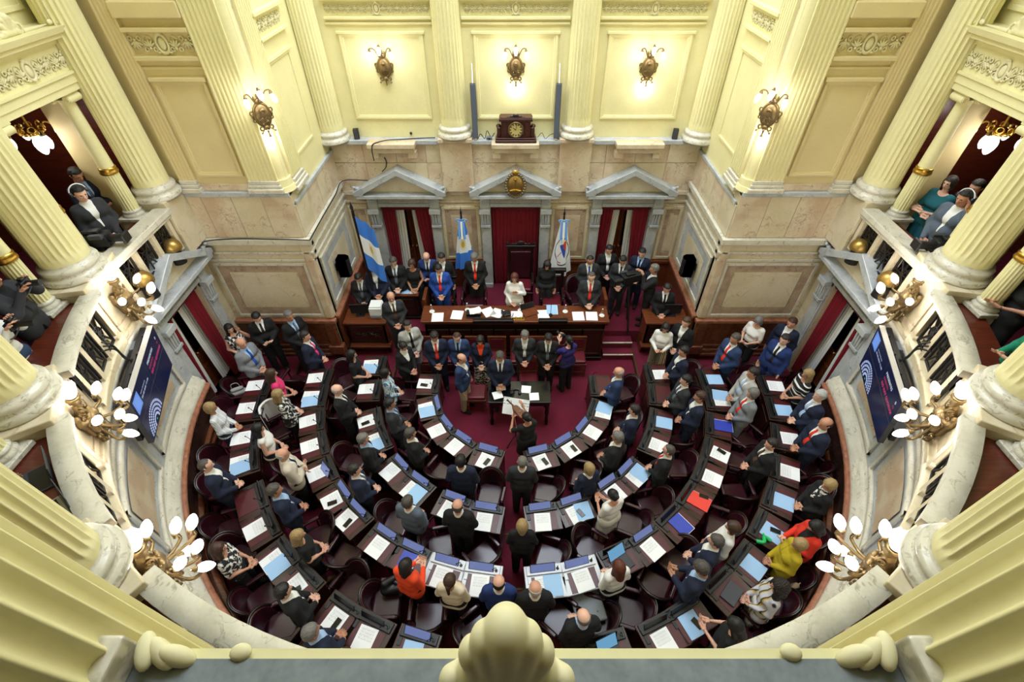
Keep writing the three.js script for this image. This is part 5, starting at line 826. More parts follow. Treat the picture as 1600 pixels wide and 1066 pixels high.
{ const o = thing('swivel_chair', 'dark padded swivel armchair behind the rostrum below the man with red tie', 'chair', [-1.0, 0.5, -9.12], 0); for (const [n, g, m] of swivelParts) mesh(n, g, m, o); const o2 = thing('swivel_chair', 'swivel armchair behind the balding man at the rostrum end', 'chair', [1.5, 0.5, -9.2], 0.3); for (const [n, g, m] of swivelParts) mesh(n, g, m, o2); }
const smallParts = [
  ['seat', join(cushionG(0.4, 0.09, 0.38, 0.035, 0.03).translate(0, 0.45, 0)), M.leatherRed], ['seat_frame', join(rb(-0.21, 0.21, 0.36, 0.42, -0.2, 0.2, 0.008)), M.woodMid],
  ['backrest', join(rb(-0.16, 0.16, 0.56, 0.86, -0.21, -0.17, 0.015)), M.leatherRed], ['back_frame', join(frameG(-0.205, 0.205, 0.5, 0.92, -0.215, 0.045, 0.035)), M.woodMid],
  ...[[-1, 1], [1, 1], [-1, -1], [1, -1]].map(([s, q]) => ['leg', join(rb(s * 0.19 - 0.018, s * 0.19 + 0.018, 0, q > 0 ? 0.38 : 0.52, q * 0.18 - 0.018, q * 0.18 + 0.018, 0.005)), M.woodMid]),
  ['stretcher', join([rb(-0.19, 0.19, 0.14, 0.17, 0.17, 0.19, 0.004), rb(-0.19, 0.19, 0.14, 0.17, -0.19, -0.17, 0.004)]), M.woodMid],
];
function smallChair(label, x, z, turn, group, y = 0) { const o = thing('side_chair', label, 'chair', [x, y, z], turn, group); for (const [n, g, m] of smallParts) mesh(n, g, m, o); }
for (const x of [-1.98, -1.46, -0.94, -0.43, 0.08, 0.51, 0.94, 1.39]) smallChair('wooden side chair with red leather seat in the row before the rostrum', x, -7.66, 0, 'red side chairs before the rostrum');
{ const p = at(745, 612, 0.47); smallChair('red leather side chair at the end of the central table', p.x, p.z, Math.PI / 2); }
smallChair('red leather side chair tucked behind the central table', 0.28, -6.98, 0);
{
  const t = thing('stenographers_table', 'glass-topped dark table with turned legs in the open centre', 'table', [0.07, 0, -6.36]);
  part('table_top', [rb(-0.64, 0.64, 0.74, 0.78, -0.29, 0.29, 0.012), rb(-0.6, 0.6, 0.62, 0.74, -0.26, 0.26, 0.01)], M.woodBlack, t);
  part('glass_sheet', rb(-0.62, 0.62, 0.78, 0.787, -0.27, 0.27, 0.002), M.blackGloss, t);
  for (const [sx, sz] of [[-1, -1], [1, -1], [-1, 1], [1, 1]]) part('leg', lathe([[0.03, 0], [0.04, 0.02], [0.03, 0.06], [0.045, 0.12], [0.03, 0.18], [0.035, 0.3], [0.05, 0.42], [0.035, 0.5], [0.045, 0.54], [0.045, 0.64]], 12).translate(sx * 0.57, 0, sz * 0.23), M.woodBlack, t);
  [[-0.38, -0.12, 0.1, 'near the standing man in blue blazer'], [-0.44, 0.1, 0.3, 'at the table corner by the side chair'], [0.14, -0.05, -0.1, 'beside the black headset'], [0.3, 0.14, 0.05, 'behind the music sheet']].forEach(([x, z, a, w], i) => item('note_sheet', 'white note sheet on the central table ' + w, 'paper', [0.07 + x, 0.788, -6.36 + z], a, null, [['sheet', paperG.clone().scale(0.75, 1, 0.65), M.paperBlank]]));
  const hp = thing('table_headset', 'black headset with cable on the central table', 'headset', [0.0, 0.788, -6.32]); part('band', new THREE.TorusGeometry(0.08, 0.012, 6, 20, Math.PI).rotateX(-Math.PI / 2).translate(0, 0.014, 0), M.black, hp); part('ear_cup', [cyl(0.035, 0.035, 0.03, -0.08, 0, 0.01, 12)], M.black, hp); part('ear_cup', [cyl(0.035, 0.035, 0.03, 0.08, 0, 0.01, 12)], M.black, hp);
  const ms = thing('music_stand', 'folding music stand holding white sheet music before the violinist', 'music stand', [0.0, 0, -5.72], -0.2);
  part('tripod_leg', [0, 1, 2].map((k) => rod([0, 0.2, 0], [0.28 * Math.cos(k * 2.1), 0.01, 0.28 * Math.sin(k * 2.1)], 0.01)), M.black, ms); part('pole', rod([0, 0.1, 0], [0, 0.98, 0], 0.01), M.black, ms);
  part('music_desk', rb(-0.24, 0.24, -0.15, 0.15, -0.012, 0, 0.004).rotateX(-0.7).translate(0, 1.08, 0), M.black, ms);
  part('sheet_music', rb(-0.25, 0.25, -0.16, 0.17, 0, 0.004, 0.001).rotateX(-0.7).translate(0, 1.08, 0.002), M.paper, ms);
}
// papers and small things on the rostrum
[[-1.75, -8.1, 'nearest the clerk desk', 0.05], [-1.32, -8.18, 'in front of the red leather armchair', -0.1], [-0.62, -8.28, 'spread before the padded swivel chair', 0.5], [-0.42, -8.24, 'loose beside the black desk lamp', -0.4], [0.02, -8.16, 'before the woman in white', 0], [0.62, -8.2, 'beside the brown leather case', 0.05], [1.4, -8.14, 'in a pair before the balding man, flag-side one', 0.02], [1.7, -8.14, 'in a pair before the balding man, stair-side one', -0.05]].forEach(([x, z, w, a]) => item('rostrum_paper', 'white paper ' + w + ' on the rostrum', 'paper', [x, 1.281, z], a, null, [['sheet', paperG, M.paperBlank]]));
item('rostrum_folder', 'pale blue folder beside the microphone on the rostrum', 'folder', [0.82, 1.281, -8.36], 0, null, [['cover', foldG, M.blueSheet], ['page_block', join(rb(-0.115, 0.13, 0.002, 0.008, -0.155, 0.166, 0.001)), M.paperBlank]]);
item('leather_case', 'brown leather document case leaning open on the rostrum', 'case', [0.32, 1.281, -8.26], 0.4, null, [['cover', join(rb(-0.17, 0.17, 0, 0.03, -0.12, 0.12, 0.01)), M.woodMid], ['flap', join(rb(-0.17, 0.17, 0.03, 0.2, -0.13, -0.11, 0.006)).rotateX(-0.3), M.black]]);
item('desk_tray', 'black document tray on the rostrum before the padded swivel chair', 'tray', [-0.95, 1.281, -8.16], 0, null, [['tray', join([rb(-0.16, 0.16, 0, 0.02, -0.1, 0.1, 0.006), rb(-0.16, 0.16, 0.07, 0.09, -0.1, 0.06, 0.006)]), M.black], ['post', join(rb(-0.15, -0.13, 0.02, 0.07, -0.08, -0.06, 0.002)), M.black]]);
item('document_stack', 'white paper stack lying on the black rostrum tray', 'paper', [-0.92, 1.372, -8.2], 0.2, null, [['sheet', join([rb(-0.12, 0.12, 0, 0.02, -0.1, 0.1, 0.004), rb(-0.09, 0.15, 0.02, 0.03, -0.08, 0.11, 0.003).rotateY(0.3)]), M.paperBlank]]);
item('conference_phone', 'black desk telephone with cables on the rostrum', 'telephone', [-0.22, 1.281, -8.2], 0.3, null, [['base', join([rb(-0.1, 0.1, 0, 0.05, -0.09, 0.09, 0.02)]), M.black], ['handset', join(rb(-0.1, -0.05, 0.05, 0.085, -0.09, 0.09, 0.015)), M.black], ['cord', join(tube([[-0.08, 0.06, 0.09], [0.0, 0.02, 0.16], [0.1, 0.03, 0.14], [0.16, 0.01, 0.02]], 0.008, 20, 5)), M.black]]);
item('name_plates', 'cluster of gilded voting bells before the woman in white', 'bell', [0.06, 1.281, -8.02], 0, null, [['base', join(rb(-0.14, 0.14, 0, 0.03, -0.05, 0.05, 0.006)), M.gold], ['bell_cup', join(lathe([[0.04, 0.03], [0.038, 0.05], [0.02, 0.075], [0.0, 0.085]], 14).translate(-0.06, 0, 0)), M.gold], ['bell_cup', join(lathe([[0.04, 0.03], [0.038, 0.05], [0.02, 0.075], [0.0, 0.085]], 14).translate(0.06, 0, 0)), M.gold]]);
M.glass = phy({ color: 0xffffff, roughness: 0.05, transmission: 1, thickness: 0 });
[[-1.9, -8.3, 'at the flag-side end'], [-1.1, -8.36, 'beside the red leather armchair'], [0.1, -8.34, 'before the woman in white'], [1.12, -8.3, 'beside the pale blue folder'], [1.93, -8.16, 'at the stair end']].forEach(([x, z, w]) => item('water_bottle', 'small clear water bottle on white coaster ' + w + ' of the rostrum', 'bottle', [x, 1.281, z], 0, null, [['bottle', lathe([[0, 0.008], [0.03, 0.008], [0.032, 0.03], [0.032, 0.12], [0.014, 0.16], [0.013, 0.18], [0, 0.18]], 14), M.glass], ['cap', join(cyl(0.014, 0.014, 0.018, 0, 0.178, 0, 10)), M.white], ['coaster', join(cyl(0.06, 0.06, 0.007, 0, 0, 0, 20)), M.white]]));
{ const m = thing('gooseneck_microphone', 'black gooseneck microphone beside the pale blue rostrum folder', 'microphone', [0.78, 1.281, -8.16]); part('base', cyl(0.04, 0.045, 0.03, 0, 0, 0, 14), M.black, m); part('neck', tube([[0, 0.03, 0], [0, 0.2, 0], [0, 0.32, -0.03], [0, 0.38, -0.1]], 0.006, 16, 5), M.black, m); }
// ---------------------------------------------------------------- flags
function flagTex(kind) {
  const c = document.createElement('canvas'); c.width = 256; c.height = 256; const x = c.getContext('2d');
  if (kind === 'national') { x.fillStyle = '#3f7fe0'; x.fillRect(0, 0, 256, 256); x.fillStyle = '#eef0f2'; x.fillRect(0, 85, 256, 86); x.fillStyle = '#d8b23c'; x.beginPath(); x.arc(128, 128, 17, 0, 7); x.fill(); x.strokeStyle = '#d8b23c'; x.lineWidth = 3; for (let k = 0; k < 16; k++) { x.beginPath(); x.moveTo(128 + 18 * Math.cos(k * 0.393), 128 + 18 * Math.sin(k * 0.393)); x.lineTo(128 + 30 * Math.cos(k * 0.393), 128 + 30 * Math.sin(k * 0.393)); x.stroke(); } }
  else { x.fillStyle = '#f0f1f4'; x.fillRect(0, 0, 256, 256); x.strokeStyle = '#26324a'; x.lineWidth = 5; x.beginPath(); x.ellipse(128, 140, 74, 62, 0, 0, 7); x.stroke(); x.fillStyle = '#2a4fb4'; x.beginPath(); x.moveTo(100, 110); x.lineTo(172, 100); x.lineTo(150, 170); x.fill(); x.fillStyle = '#d8402c'; x.beginPath(); x.arc(160, 112, 20, 0, 7); x.fill(); x.fillStyle = '#dca83a'; x.beginPath(); x.arc(182, 96, 12, 0, 7); x.fill(); x.strokeStyle = '#c23a58'; x.lineWidth = 4; x.beginPath(); x.moveTo(80, 170); x.lineTo(120, 140); x.moveTo(90, 185); x.lineTo(118, 190); x.stroke(); }
  const t = new THREE.CanvasTexture(c); t.colorSpace = THREE.SRGBColorSpace; return t;
}
function clothG(fn, nu = 26, nv = 26) { const g = new THREE.PlaneGeometry(1, 1, nu, nv), p = g.attributes.position, uv = g.attributes.uv; for (let i = 0; i < p.count; i++) { const [x, y, z] = fn(uv.getX(i), 1 - uv.getY(i)); p.setXYZ(i, x, y, z); } g.computeVertexNormals(); return g; }
{
  const nat = std({ map: flagTex('national'), roughness: 0.75, side: THREE.DoubleSide }), ban = std({ map: flagTex('banner'), roughness: 0.75, side: THREE.DoubleSide });
  const f1 = thing('flag', 'tall blue and white flag with golden sun on a dark pole', 'flag', [-3.28, 0.5, -8.74]);
  part('pole', rod([0, 0, 0], [0, 3.0, 0], 0.032), M.woodBlack, f1); part('finial', lathe([[0.02, 3.0], [0.035, 3.03], [0.02, 3.06], [0.035, 3.12], [0.0, 3.26]], 12), M.iron, f1); part('pole_foot', lathe([[0, 0], [0.18, 0], [0.16, 0.04], [0.05, 0.07], [0.04, 0.14]], 18), M.woodBlack, f1);
  part('cloth', clothG((u, v) => [0.03 + u * 0.34, 2.95 - v * 1.28 - u * 0.42 * (0.7 + 0.3 * v), 0.05 * Math.sin(u * 9 + v * 2) * u + 0.03]), nat, f1, true);
  const drape = (label, x, z, m, ribbon) => {
    const f = thing('flag', label, 'flag', [x, 0.5, z]);
    part('pole', rod([0, 0, 0], [0, 2.25, 0], 0.022), M.woodBlack, f); part('finial', lathe([[0.015, 2.25], [0.03, 2.3], [0.012, 2.36], [0, 2.5]], 10), M.iron, f); part('pole_foot', lathe([[0, 0], [0.16, 0], [0.14, 0.04], [0.04, 0.07], [0.03, 0.12]], 18), M.woodBlack, f);
    part('cloth', clothG((u, v) => { const a = (u - 0.5) * Math.PI * 1.25, r = 0.05 + 0.27 * Math.pow(v, 0.85) * (0.85 + 0.15 * Math.cos(u * 31)) ; return [Math.sin(a) * r * 0.85, 2.16 - v * 1.3 - 0.22 * v * (ribbon ? Math.cos(a) : 0.5 - u), Math.cos(a) * r * 0.6 + 0.012 * Math.sin(u * 40) * v]; }, 40, 20), m, f, true);
    const r2 = part('ribbon_bow', [-1, 1].map((s) => new THREE.TorusGeometry(0.05, 0.02, 6, 14).scale(1, 0.6, 0.7).translate(s * 0.07, 2.14, 0.05)), flat(0x6fa5e2, 0.6), f);
    for (const s of [-1, 0, 1]) part('ribbon_tail', clothG((u, v) => [s * (0.045 + 0.02 * v) + (u - 0.5) * 0.045, 2.12 - v * 0.42, 0.075 + 0.09 * v], 2, 6), s ? flat(0x5b95dc, 0.6) : M.white, r2);
  };
  drape('blue and white flag draped on a pole with ribbon bow behind the rostrum', -1.27, -10.02, nat, false);
  drape('white banner with oval emblem and blue ribbon bow behind the rostrum', 1.12, -9.98, ban, true);
}
// ---------------------------------------------------------------- people
const COL = { black: 0x121215, charcoal: 0x2a2b30, navy: 0x141d36, blue: 0x1a3068, royal: 0x1c459a, midblue: 0x25385f, grey: 0x7d8086, slate: 0x55606e, lightgrey: 0xa9a9a6, beige: 0xcabfae, khaki: 0xb0a58f, white: 0xe6e4e0, cream: 0xdccdb4, pink: 0xd8336f, orange: 0xe8481f, red: 0xd8321f, yellow: 0xb7a01c, teal: 0x135a66, green: 0x0f7a5c, violet: 0x2b2168, denim: 0x2c415e, brown: 0x4a3322, paleblue: 0x9fbbe0 };
const HAIR = { black: 0x14100e, dark: 0x231813, brown: 0x4a2e1c, auburn: 0x6a2f18, blonde: 0xb99a66, grey: 0x827e79, white: 0xd0cdc8, salt: 0x57504a };
const matCache = new Map();
const cloth = (hex) => { if (!matCache.has(hex)) matCache.set(hex, std({ color: hex, roughness: 0.88 })); return matCache.get(hex); };
const pattern = (name) => {
  if (matCache.has(name)) return matCache.get(name);
  const fn = { speckle: (u, v) => { const q = fbm(u * 16, v * 16, 3); return q > 0.02 ? [226, 224, 218] : [24, 24, 28]; }, stripes: (u, v) => { const q = (u * 26) % 1; return q < 0.35 ? [24, 24, 28] : q < 0.6 ? [196, 160, 70] : q < 0.75 ? [24, 24, 28] : [220, 214, 200]; }, zebra: (u, v) => { const q = Math.sin(v * 60 + fbm(u * 7, v * 7, 5) * 14); return q > 0 ? [222, 220, 214] : [26, 25, 28]; }, pinstripe: (u, v) => ((u * 40) % 1 < 0.25 ? [150, 158, 172] : [228, 228, 230]), floral: (u, v) => { const q = fbm(u * 9, v * 9, 8); return q > 0.08 ? [140, 178, 204] : q < -0.1 ? [60, 84, 110] : [206, 214, 216]; }, shawl: (u, v) => { const q = ((u + v * 0.4) * 9) % 1; return q < 0.14 ? [30, 28, 30] : q < 0.3 ? [196, 160, 60] : [204, 202, 210]; }, trim: (u, v) => ((v * 9) % 1 < 0.3 ? [232, 230, 226] : [22, 22, 26]) }[name];
  const t = tex(128, fn, 0.9); t.wrapS = t.wrapT = THREE.RepeatWrapping; const m = std({ map: t, roughness: 0.85 }); matCache.set(name, m); return m;
};
const strand = tex(128, (u, v) => { const q = 205 + 50 * N(u * 70, v * 5, 2) + 30 * N(u * 20, v * 3, 7); return [q, q, q]; }, 0.12);
const hairM = (hex) => { const k = 'hair' + hex; if (!matCache.has(k)) matCache.set(k, std({ color: hex, map: strand, roughness: 0.6 })); return matCache.get(k); };
const dress = (c) => (COL[c] !== undefined ? cloth(COL[c]) : pattern(c));
const SKIN = [0xd3a08a, 0xc8937a, 0xdcae98, 0xb88468].map((c) => std({ color: c, roughness: 0.55 }));
const eyeM = flat(0x1d1410, 0.25), lipM = flat(0xa8584c, 0.5);
const POSES = {                                            // elbow, wrist, aim of the fingers: right then left (x outwards)
  clasp: [[[0.228, 1.12, -0.01], [0.075, 0.955, 0.19], [-0.7, -0.55, 0.35]], [[0.228, 1.12, -0.01], [0.07, 0.94, 0.2], [-0.75, -0.5, 0.3]]],
  phone: [[[0.225, 1.12, 0.02], [0.08, 1.1, 0.27], [-0.4, 0.2, 0.8]], [[0.225, 1.12, 0.02], [0.07, 1.08, 0.27], [-0.4, 0.2, 0.8]]],
  side: [[[0.225, 1.11, -0.03], [0.232, 0.86, 0.05], [0, -1, 0.15]], [[0.225, 1.11, -0.03], [0.232, 0.86, 0.05], [0, -1, 0.15]]],
  fold: [[[0.228, 1.11, 0.06], [-0.04, 1.12, 0.21], [-0.9, 0.1, 0.1]], [[0.228, 1.11, 0.06], [0.0, 1.06, 0.2], [-0.9, 0.15, 0.1]]],
  chest: [[[0.255, 1.15, 0.03], [0.09, 1.25, 0.17], [-0.9, 0.25, 0.1]], [[0.228, 1.12, -0.01], [0.07, 0.98, 0.22], [-0.75, -0.3, 0.3]]],
  camera: [[[0.25, 1.25, 0.16], [0.1, 1.48, 0.22], [-0.4, 0.6, 0.4]], [[0.24, 1.24, 0.18], [0.08, 1.45, 0.28], [-0.4, 0.5, 0.5]]],
  violin: [[[0.33, 1.24, 0.1], [0.16, 1.36, 0.32], [-0.7, -0.1, 0.6]], [[0.2, 1.2, 0.22], [0.12, 1.4, 0.44], [-0.1, 0.7, 0.5]]],
  ear: [[[0.3, 1.22, 0.06], [0.135, 1.5, 0.06], [-0.2, 0.9, -0.1]], [[0.228, 1.12, -0.01], [0.07, 0.95, 0.2], [-0.75, -0.5, 0.3]]],
  typing: [[[0.225, 1.12, 0.03], [0.1, 1.0, 0.36], [-0.1, -0.1, 1]], [[0.225, 1.12, 0.03], [0.1, 1.0, 0.36], [-0.1, -0.1, 1]]],
};
const mir = (c) => [-c[0], c[1], c[2], c[3], -c[4], c[5], c[6], c[7]];
function skeleton(sex, pose) {
  const f = sex === 'f', sh = f ? 0.15 : 0.172, A = POSES[pose], fx = f ? 0.93 : 1;
  const torso = f ? [[-0.075, 1.28, 0, 0.1, 0.075, 1.28, 0, 0.1], [-0.125, 1.395, -0.01, 0.052, 0.125, 1.395, -0.01, 0.052], [-0.065, 1.24, 0.07, 0.055, 0.065, 1.24, 0.07, 0.055], [-0.05, 1.07, 0, 0.095, 0.05, 1.07, 0, 0.095], [-0.085, 0.93, -0.005, 0.115, 0.085, 0.93, -0.005, 0.115]]
    : [[-0.085, 1.3, 0, 0.106, 0.085, 1.3, 0, 0.106], [-0.135, 1.4, -0.012, 0.052, 0.135, 1.4, -0.012, 0.052], [-0.058, 1.1, 0.012, 0.11, 0.058, 1.1, 0.012, 0.11], [-0.08, 0.95, 0, 0.112, 0.08, 0.95, 0, 0.112]];
  const neck = [0, 1.4, -0.018, f ? 0.05 : 0.058, 0, 1.54, 0.0, f ? 0.046 : 0.054];
  const arms = [], fore = [];
  A.forEach(([E, W], i) => { const s = i ? -1 : 1, k = f ? 0.86 : 1; arms.push([s * sh, 1.385, -0.012, 0.052 * k, s * E[0] * fx, E[1], E[2], 0.043 * k]); fore.push([s * E[0] * fx, E[1], E[2], 0.042 * k, s * W[0], W[1], W[2], 0.027 * k]); });
  const leg = [[0.085, 0.9, 0, 0.088, 0.092, 0.49, 0.014, 0.057], [0.092, 0.49, 0.014, 0.057, 0.098, 0.08, -0.02, 0.038]], foot = [[0.098, 0.042, -0.05, 0.036, 0.112, 0.032, 0.125, 0.03]];
  const legs = [...leg, ...leg.map(mir)], feet = [...foot, ...foot.map(mir)];
  return { torso, neck, arms, fore, legs, feet };
}
const grow = (list, d, d2 = d) => list.map((c) => [c[0], c[1], c[2], c[3] + d, c[4], c[5], c[6], c[7] + d2]);
function withUv(g) { const p = g.attributes.position, uv = new Float32Array(p.count * 2); for (let i = 0; i < p.count; i++) { uv[i * 2] = p.getX(i) + p.getZ(i) * 0.55 + 2; uv[i * 2 + 1] = p.getY(i); } g.setAttribute('uv', new THREE.BufferAttribute(uv, 2)); return g; }
const gcache = new Map();
const once = (k, f) => { k = String(k); if (!gcache.has(k)) gcache.set(k, f()); return gcache.get(k); };
const BX = [[-0.42, -0.01, -0.26], [0.42, 1.62, 0.52]];
const NECK = V(0, 1.52, -0.005);
function headG(sex) {
  return once('head' + sex, () => {
    const f = sex === 'f', k = f ? 0.95 : 1;
    const l = [[0, 0.035, -0.018, 0.09, 0, 0.032, 0.012, 0.086], [0, -0.02, 0.028, 0.068, 0, -0.078, 0.042, f ? 0.04 : 0.047], [0, -0.08, -0.02, 0.05, 0, -0.15, -0.03, 0.05], [-0.035, -0.055, 0.01, 0.045, 0.035, -0.055, 0.01, 0.045]].map((c) => c.map((v) => v * k));
    const base = caps(l, 0.03), small = caps([[0, 0.005, 0.094, 0.011, 0, -0.03, 0.11, 0.014], [-0.012, -0.034, 0.1, 0.011, 0.012, -0.034, 0.1, 0.011], [-0.03, 0.03, 0.083, 0.013, 0.03, 0.03, 0.083, 0.013], [-0.016, -0.064, 0.084, 0.009, 0.016, -0.064, 0.084, 0.009], [0.086, -0.018, -0.008, 0.012, 0.092, 0.02, -0.016, 0.016], [-0.086, -0.018, -0.008, 0.012, -0.092, 0.02, -0.016, 0.016]].map((c) => c.map((v) => v * k)), 0.008);
    const eyes = (x, y, z) => Math.hypot(Math.abs(x) - 0.033 * k, y - 0.008 * k, z - 0.096 * k) - 0.015;
    return surf((x, y, z) => Math.max(smin(base(x, y, z), small(x, y, z), 0.012), -eyes(x, y, z)), [-0.13, -0.2, -0.13], [0.13, 0.15, 0.15], 0.0085);
  });
}
function hairG(style) {
  return once('hair' + style, () => {
    const cap = caps([[0, 0.037, -0.02, 0.094, 0, 0.034, 0.012, 0.09], [0, 0.0, -0.03, 0.085, 0, -0.05, -0.035, 0.06]], 0.03);
    const line = (x, y, z, a, b) => -((y - a) * 0.72 - (z - b) * 0.69);
    const face = (x, y, z) => -Math.max(Math.abs(x) - 0.058, y - 0.062, -(z - 0.03));
    const rough = (x, y, z) => 0.0045 * N(x * 42, y * 30, z * 42), keep = (x, y, z, t) => { const w = 0.012 * N(x * 30, y * 22, z * 30); return smin(smin(t + 0.22 * z - y, Math.max(z + 0.015, -0.078 - y), 0.02), Math.max(z - 0.022, 0.012 - y), 0.02) + w; };
    const fields = {
      short: (x, y, z) => Math.max(cap(x, y, z) - 0.006 - 0.01 * sstep(0.03, 0.12, y) + rough(x, y, z), keep(x, y, z, 0.064)),
      crop: (x, y, z) => Math.max(cap(x, y, z) - 0.001 + rough(x, y, z) * 0.6, keep(x, y, z, 0.085)),
      bald: (x, y, z) => Math.max(cap(x, y, z) - 0.001 + rough(x, y, z) * 0.6, keep(x, y, z, 0.3), y - 0.058 + z * 0.2),
      long: (() => { const c = caps([[0, 0.04, -0.025, 0.1, 0, 0.035, 0.01, 0.096], [0, 0, -0.05, 0.09, 0, -0.2, -0.085, 0.075], [0.07, 0, 0.0, 0.035, 0.085, -0.19, -0.01, 0.04], [-0.07, 0, 0.0, 0.035, -0.085, -0.19, -0.01, 0.04]], 0.04); return (x, y, z) => Math.max(c(x, y, z), face(x, y, z)); })(),
      bob: (() => { const c = caps([[0, 0.04, -0.025, 0.102, 0, 0.035, 0.01, 0.097], [0, 0, -0.045, 0.092, 0, -0.08, -0.05, 0.075], [0.075, 0, 0, 0.034, 0.078, -0.07, -0.005, 0.035], [-0.075, 0, 0, 0.034, -0.078, -0.07, -0.005, 0.035]], 0.03); return (x, y, z) => Math.max(c(x, y, z), face(x, y, z)); })(),
      curly: (() => { const c = caps([[0, 0.04, -0.03, 0.115, 0, 0.03, 0, 0.11], [0, 0, -0.06, 0.11, 0, -0.18, -0.08, 0.1], [0.09, 0, 0, 0.05, 0.11, -0.17, 0, 0.06], [-0.09, 0, 0, 0.05, -0.11, -0.17, 0, 0.06]], 0.04); return (x, y, z) => Math.max(c(x, y, z) + 0.012 * Math.sin(x * 130) * Math.sin(y * 120) * Math.sin(z * 125), face(x, y, z)); })(),
      ponytail: (() => { const c = caps([[0, 0.037, -0.02, 0.1, 0, 0.034, 0.01, 0.095], [0, 0, -0.04, 0.085, 0, -0.04, -0.05, 0.06], [0, 0.02, -0.12, 0.035, 0, -0.2, -0.12, 0.022]], 0.02); return (x, y, z) => Math.max(c(x, y, z), face(x, y, z)); })(),
      bun: (() => { const c = caps([[0, 0.037, -0.02, 0.1, 0, 0.034, 0.01, 0.095], [0, 0, -0.04, 0.08, 0, -0.04, -0.045, 0.055], [0, 0.05, -0.13, 0.045, 0, 0.05, -0.13, 0.045]], 0.015); return (x, y, z) => Math.max(c(x, y, z), face(x, y, z)); })(),
    };
    const tight = ['short', 'crop', 'bald'].includes(style);
    return withUv(surf(tight ? fields[style] : (x, y, z) => fields[style](x, y, z) + 0.8 * rough(x, y, z), tight ? [-0.13, -0.12, -0.15] : [-0.2, -0.32, -0.24], tight ? [0.13, 0.17, 0.13] : [0.2, 0.18, 0.15], tight ? 0.009 : 0.012));
  });
}
function handG() {
  return once('hand', () => {
    const l = [[-0.02, -0.005, 0, 0.02, -0.022, -0.075, 0.0, 0.017], [0.02, -0.005, 0, 0.02, 0.022, -0.07, 0.0, 0.017]];
    [[-0.033, 0.066], [-0.011, 0.078], [0.011, 0.072], [0.032, 0.056]].forEach(([x, L]) => { l.push([x, -0.08, 0, 0.0095, x * 1.05, -0.08 - L * 0.5, 0.012, 0.009], [x * 1.05, -0.08 - L * 0.5, 0.012, 0.009, x * 1.02, -0.08 - L * 0.9, 0.036, 0.008]); });
    l.push([-0.034, -0.025, 0.004, 0.013, -0.058, -0.055, 0.018, 0.011], [-0.058, -0.055, 0.018, 0.011, -0.056, -0.088, 0.032, 0.0095]);
    return surf(caps(l, 0.009), [-0.09, -0.18, -0.04], [0.07, 0.04, 0.07], 0.007);
  });
}
function headTurn(g, nod, turn) { return g.clone().scale(0.88, 0.91, 0.9).translate(0, 0.098, 0.012).rotateX(nod).rotateY(turn).translate(NECK.x, NECK.y, NECK.z); }
function strip(g) { g = g.clone(); g.deleteAttribute('uv'); return g; }
function bodyG(sex, pose, nod, turn) {
  return once(['body', sex, pose, nod, turn], () => {
    const s = skeleton(sex, pose), core = once(['core', sex, pose], () => surf(caps([...s.torso, s.neck, ...s.arms, ...s.fore, ...s.legs, ...s.feet], 0.03), BX[0], BX[1], 0.026)), list = [core, headTurn(strip(headG(sex)), nod, turn)];
    POSES[pose].forEach(([E, W, A], i) => {
      const m = i ? -1 : 1, y = V(-A[0] * m, -A[1], -A[2]).normalize(), toBody = V(-W[0] * m * 2, 0.1, 0.3), z = toBody.sub(y.clone().multiplyScalar(toBody.dot(y))).normalize(), x = y.clone().cross(z);
      let h = strip(handG()); if (i) h = mirX(h);
      h.applyMatrix4(new THREE.Matrix4().makeBasis(x, y, z).setPosition(W[0] * m, W[1], W[2])); list.push(h);
    });
    return withUv(mergeGeometries(list));
  });
}
function topG(kind, sex, pose) {
  return once(['top', kind, sex, pose], () => {
    const s = skeleton(sex, pose), cut = (c, t) => [c[0], c[1], c[2], c[3], c[0] + (c[4] - c[0]) * t, c[1] + (c[5] - c[1]) * t, c[2] + (c[6] - c[2]) * t, c[3] + (c[7] - c[3]) * t];
    const sl = kind === 'tee' ? s.arms.map((c) => cut(c, 0.75)) : kind === 'sleeveless' ? [] : [...s.arms, ...s.fore.map((c) => cut(c, 0.93))];
    const jacket = kind === 'suit' || kind === 'jacket', d = jacket ? 0.019 : 0.013;
    const l = [...grow(s.torso, d), ...grow(sl, jacket ? 0.016 : kind === 'tee' ? 0.017 : 0.013)], w = sex === 'f' ? 0.1 : 0.09;
    if (jacket) l.push([-w, 0.86, 0.0, 0.122, w, 0.86, 0.0, 0.122]); else if (kind === 'tunic') l.push([-w, 0.86, 0, 0.135, w, 0.8, 0, 0.14]);
    const f = caps(l, 0.04), hem = jacket ? 0.775 : kind === 'tunic' ? 0.74 : 0.88, vy = kind === 'suit' ? 1.1 : 1.16, vk = kind === 'suit' ? 0.19 : 0.27;
    return withUv(surf((x, y, z) => { let q = Math.max(f(x, y, z), hem - y); if (jacket) q = Math.max(q, -Math.max(Math.abs(x) - (y - vy) * vk, -z)); if (jacket) q = Math.max(q, -Math.max(Math.abs(x) - (0.9 - y) * 0.35, -z)); if (kind === 'sleeveless' || kind === 'tee') q = Math.max(q, -Math.max(Math.hypot(x, (y - 1.5) * 0.9) - 0.1, -(z + 0.05))); return q; }, [-0.42, 0.7, -0.26], [0.42, 1.56, 0.52], 0.0175));
  });
}
const shirtField = (sex) => { const s = skeleton(sex, 'clasp'), a = caps([...grow(s.torso, 0.011), [0, 1.4, -0.012, 0.07, 0, 1.475, -0.002, 0.066]], 0.03); return (x, y, z) => Math.max(a(x, y, z), y - 1.492, 0.98 - y, -z - 0.08, Math.abs(x) - 0.13); };
const shirtG = (sex) => once('shirt' + sex, () => withUv(surf(shirtField(sex), [-0.16, 0.95, -0.12], [0.16, 1.52, 0.2], 0.0165)));
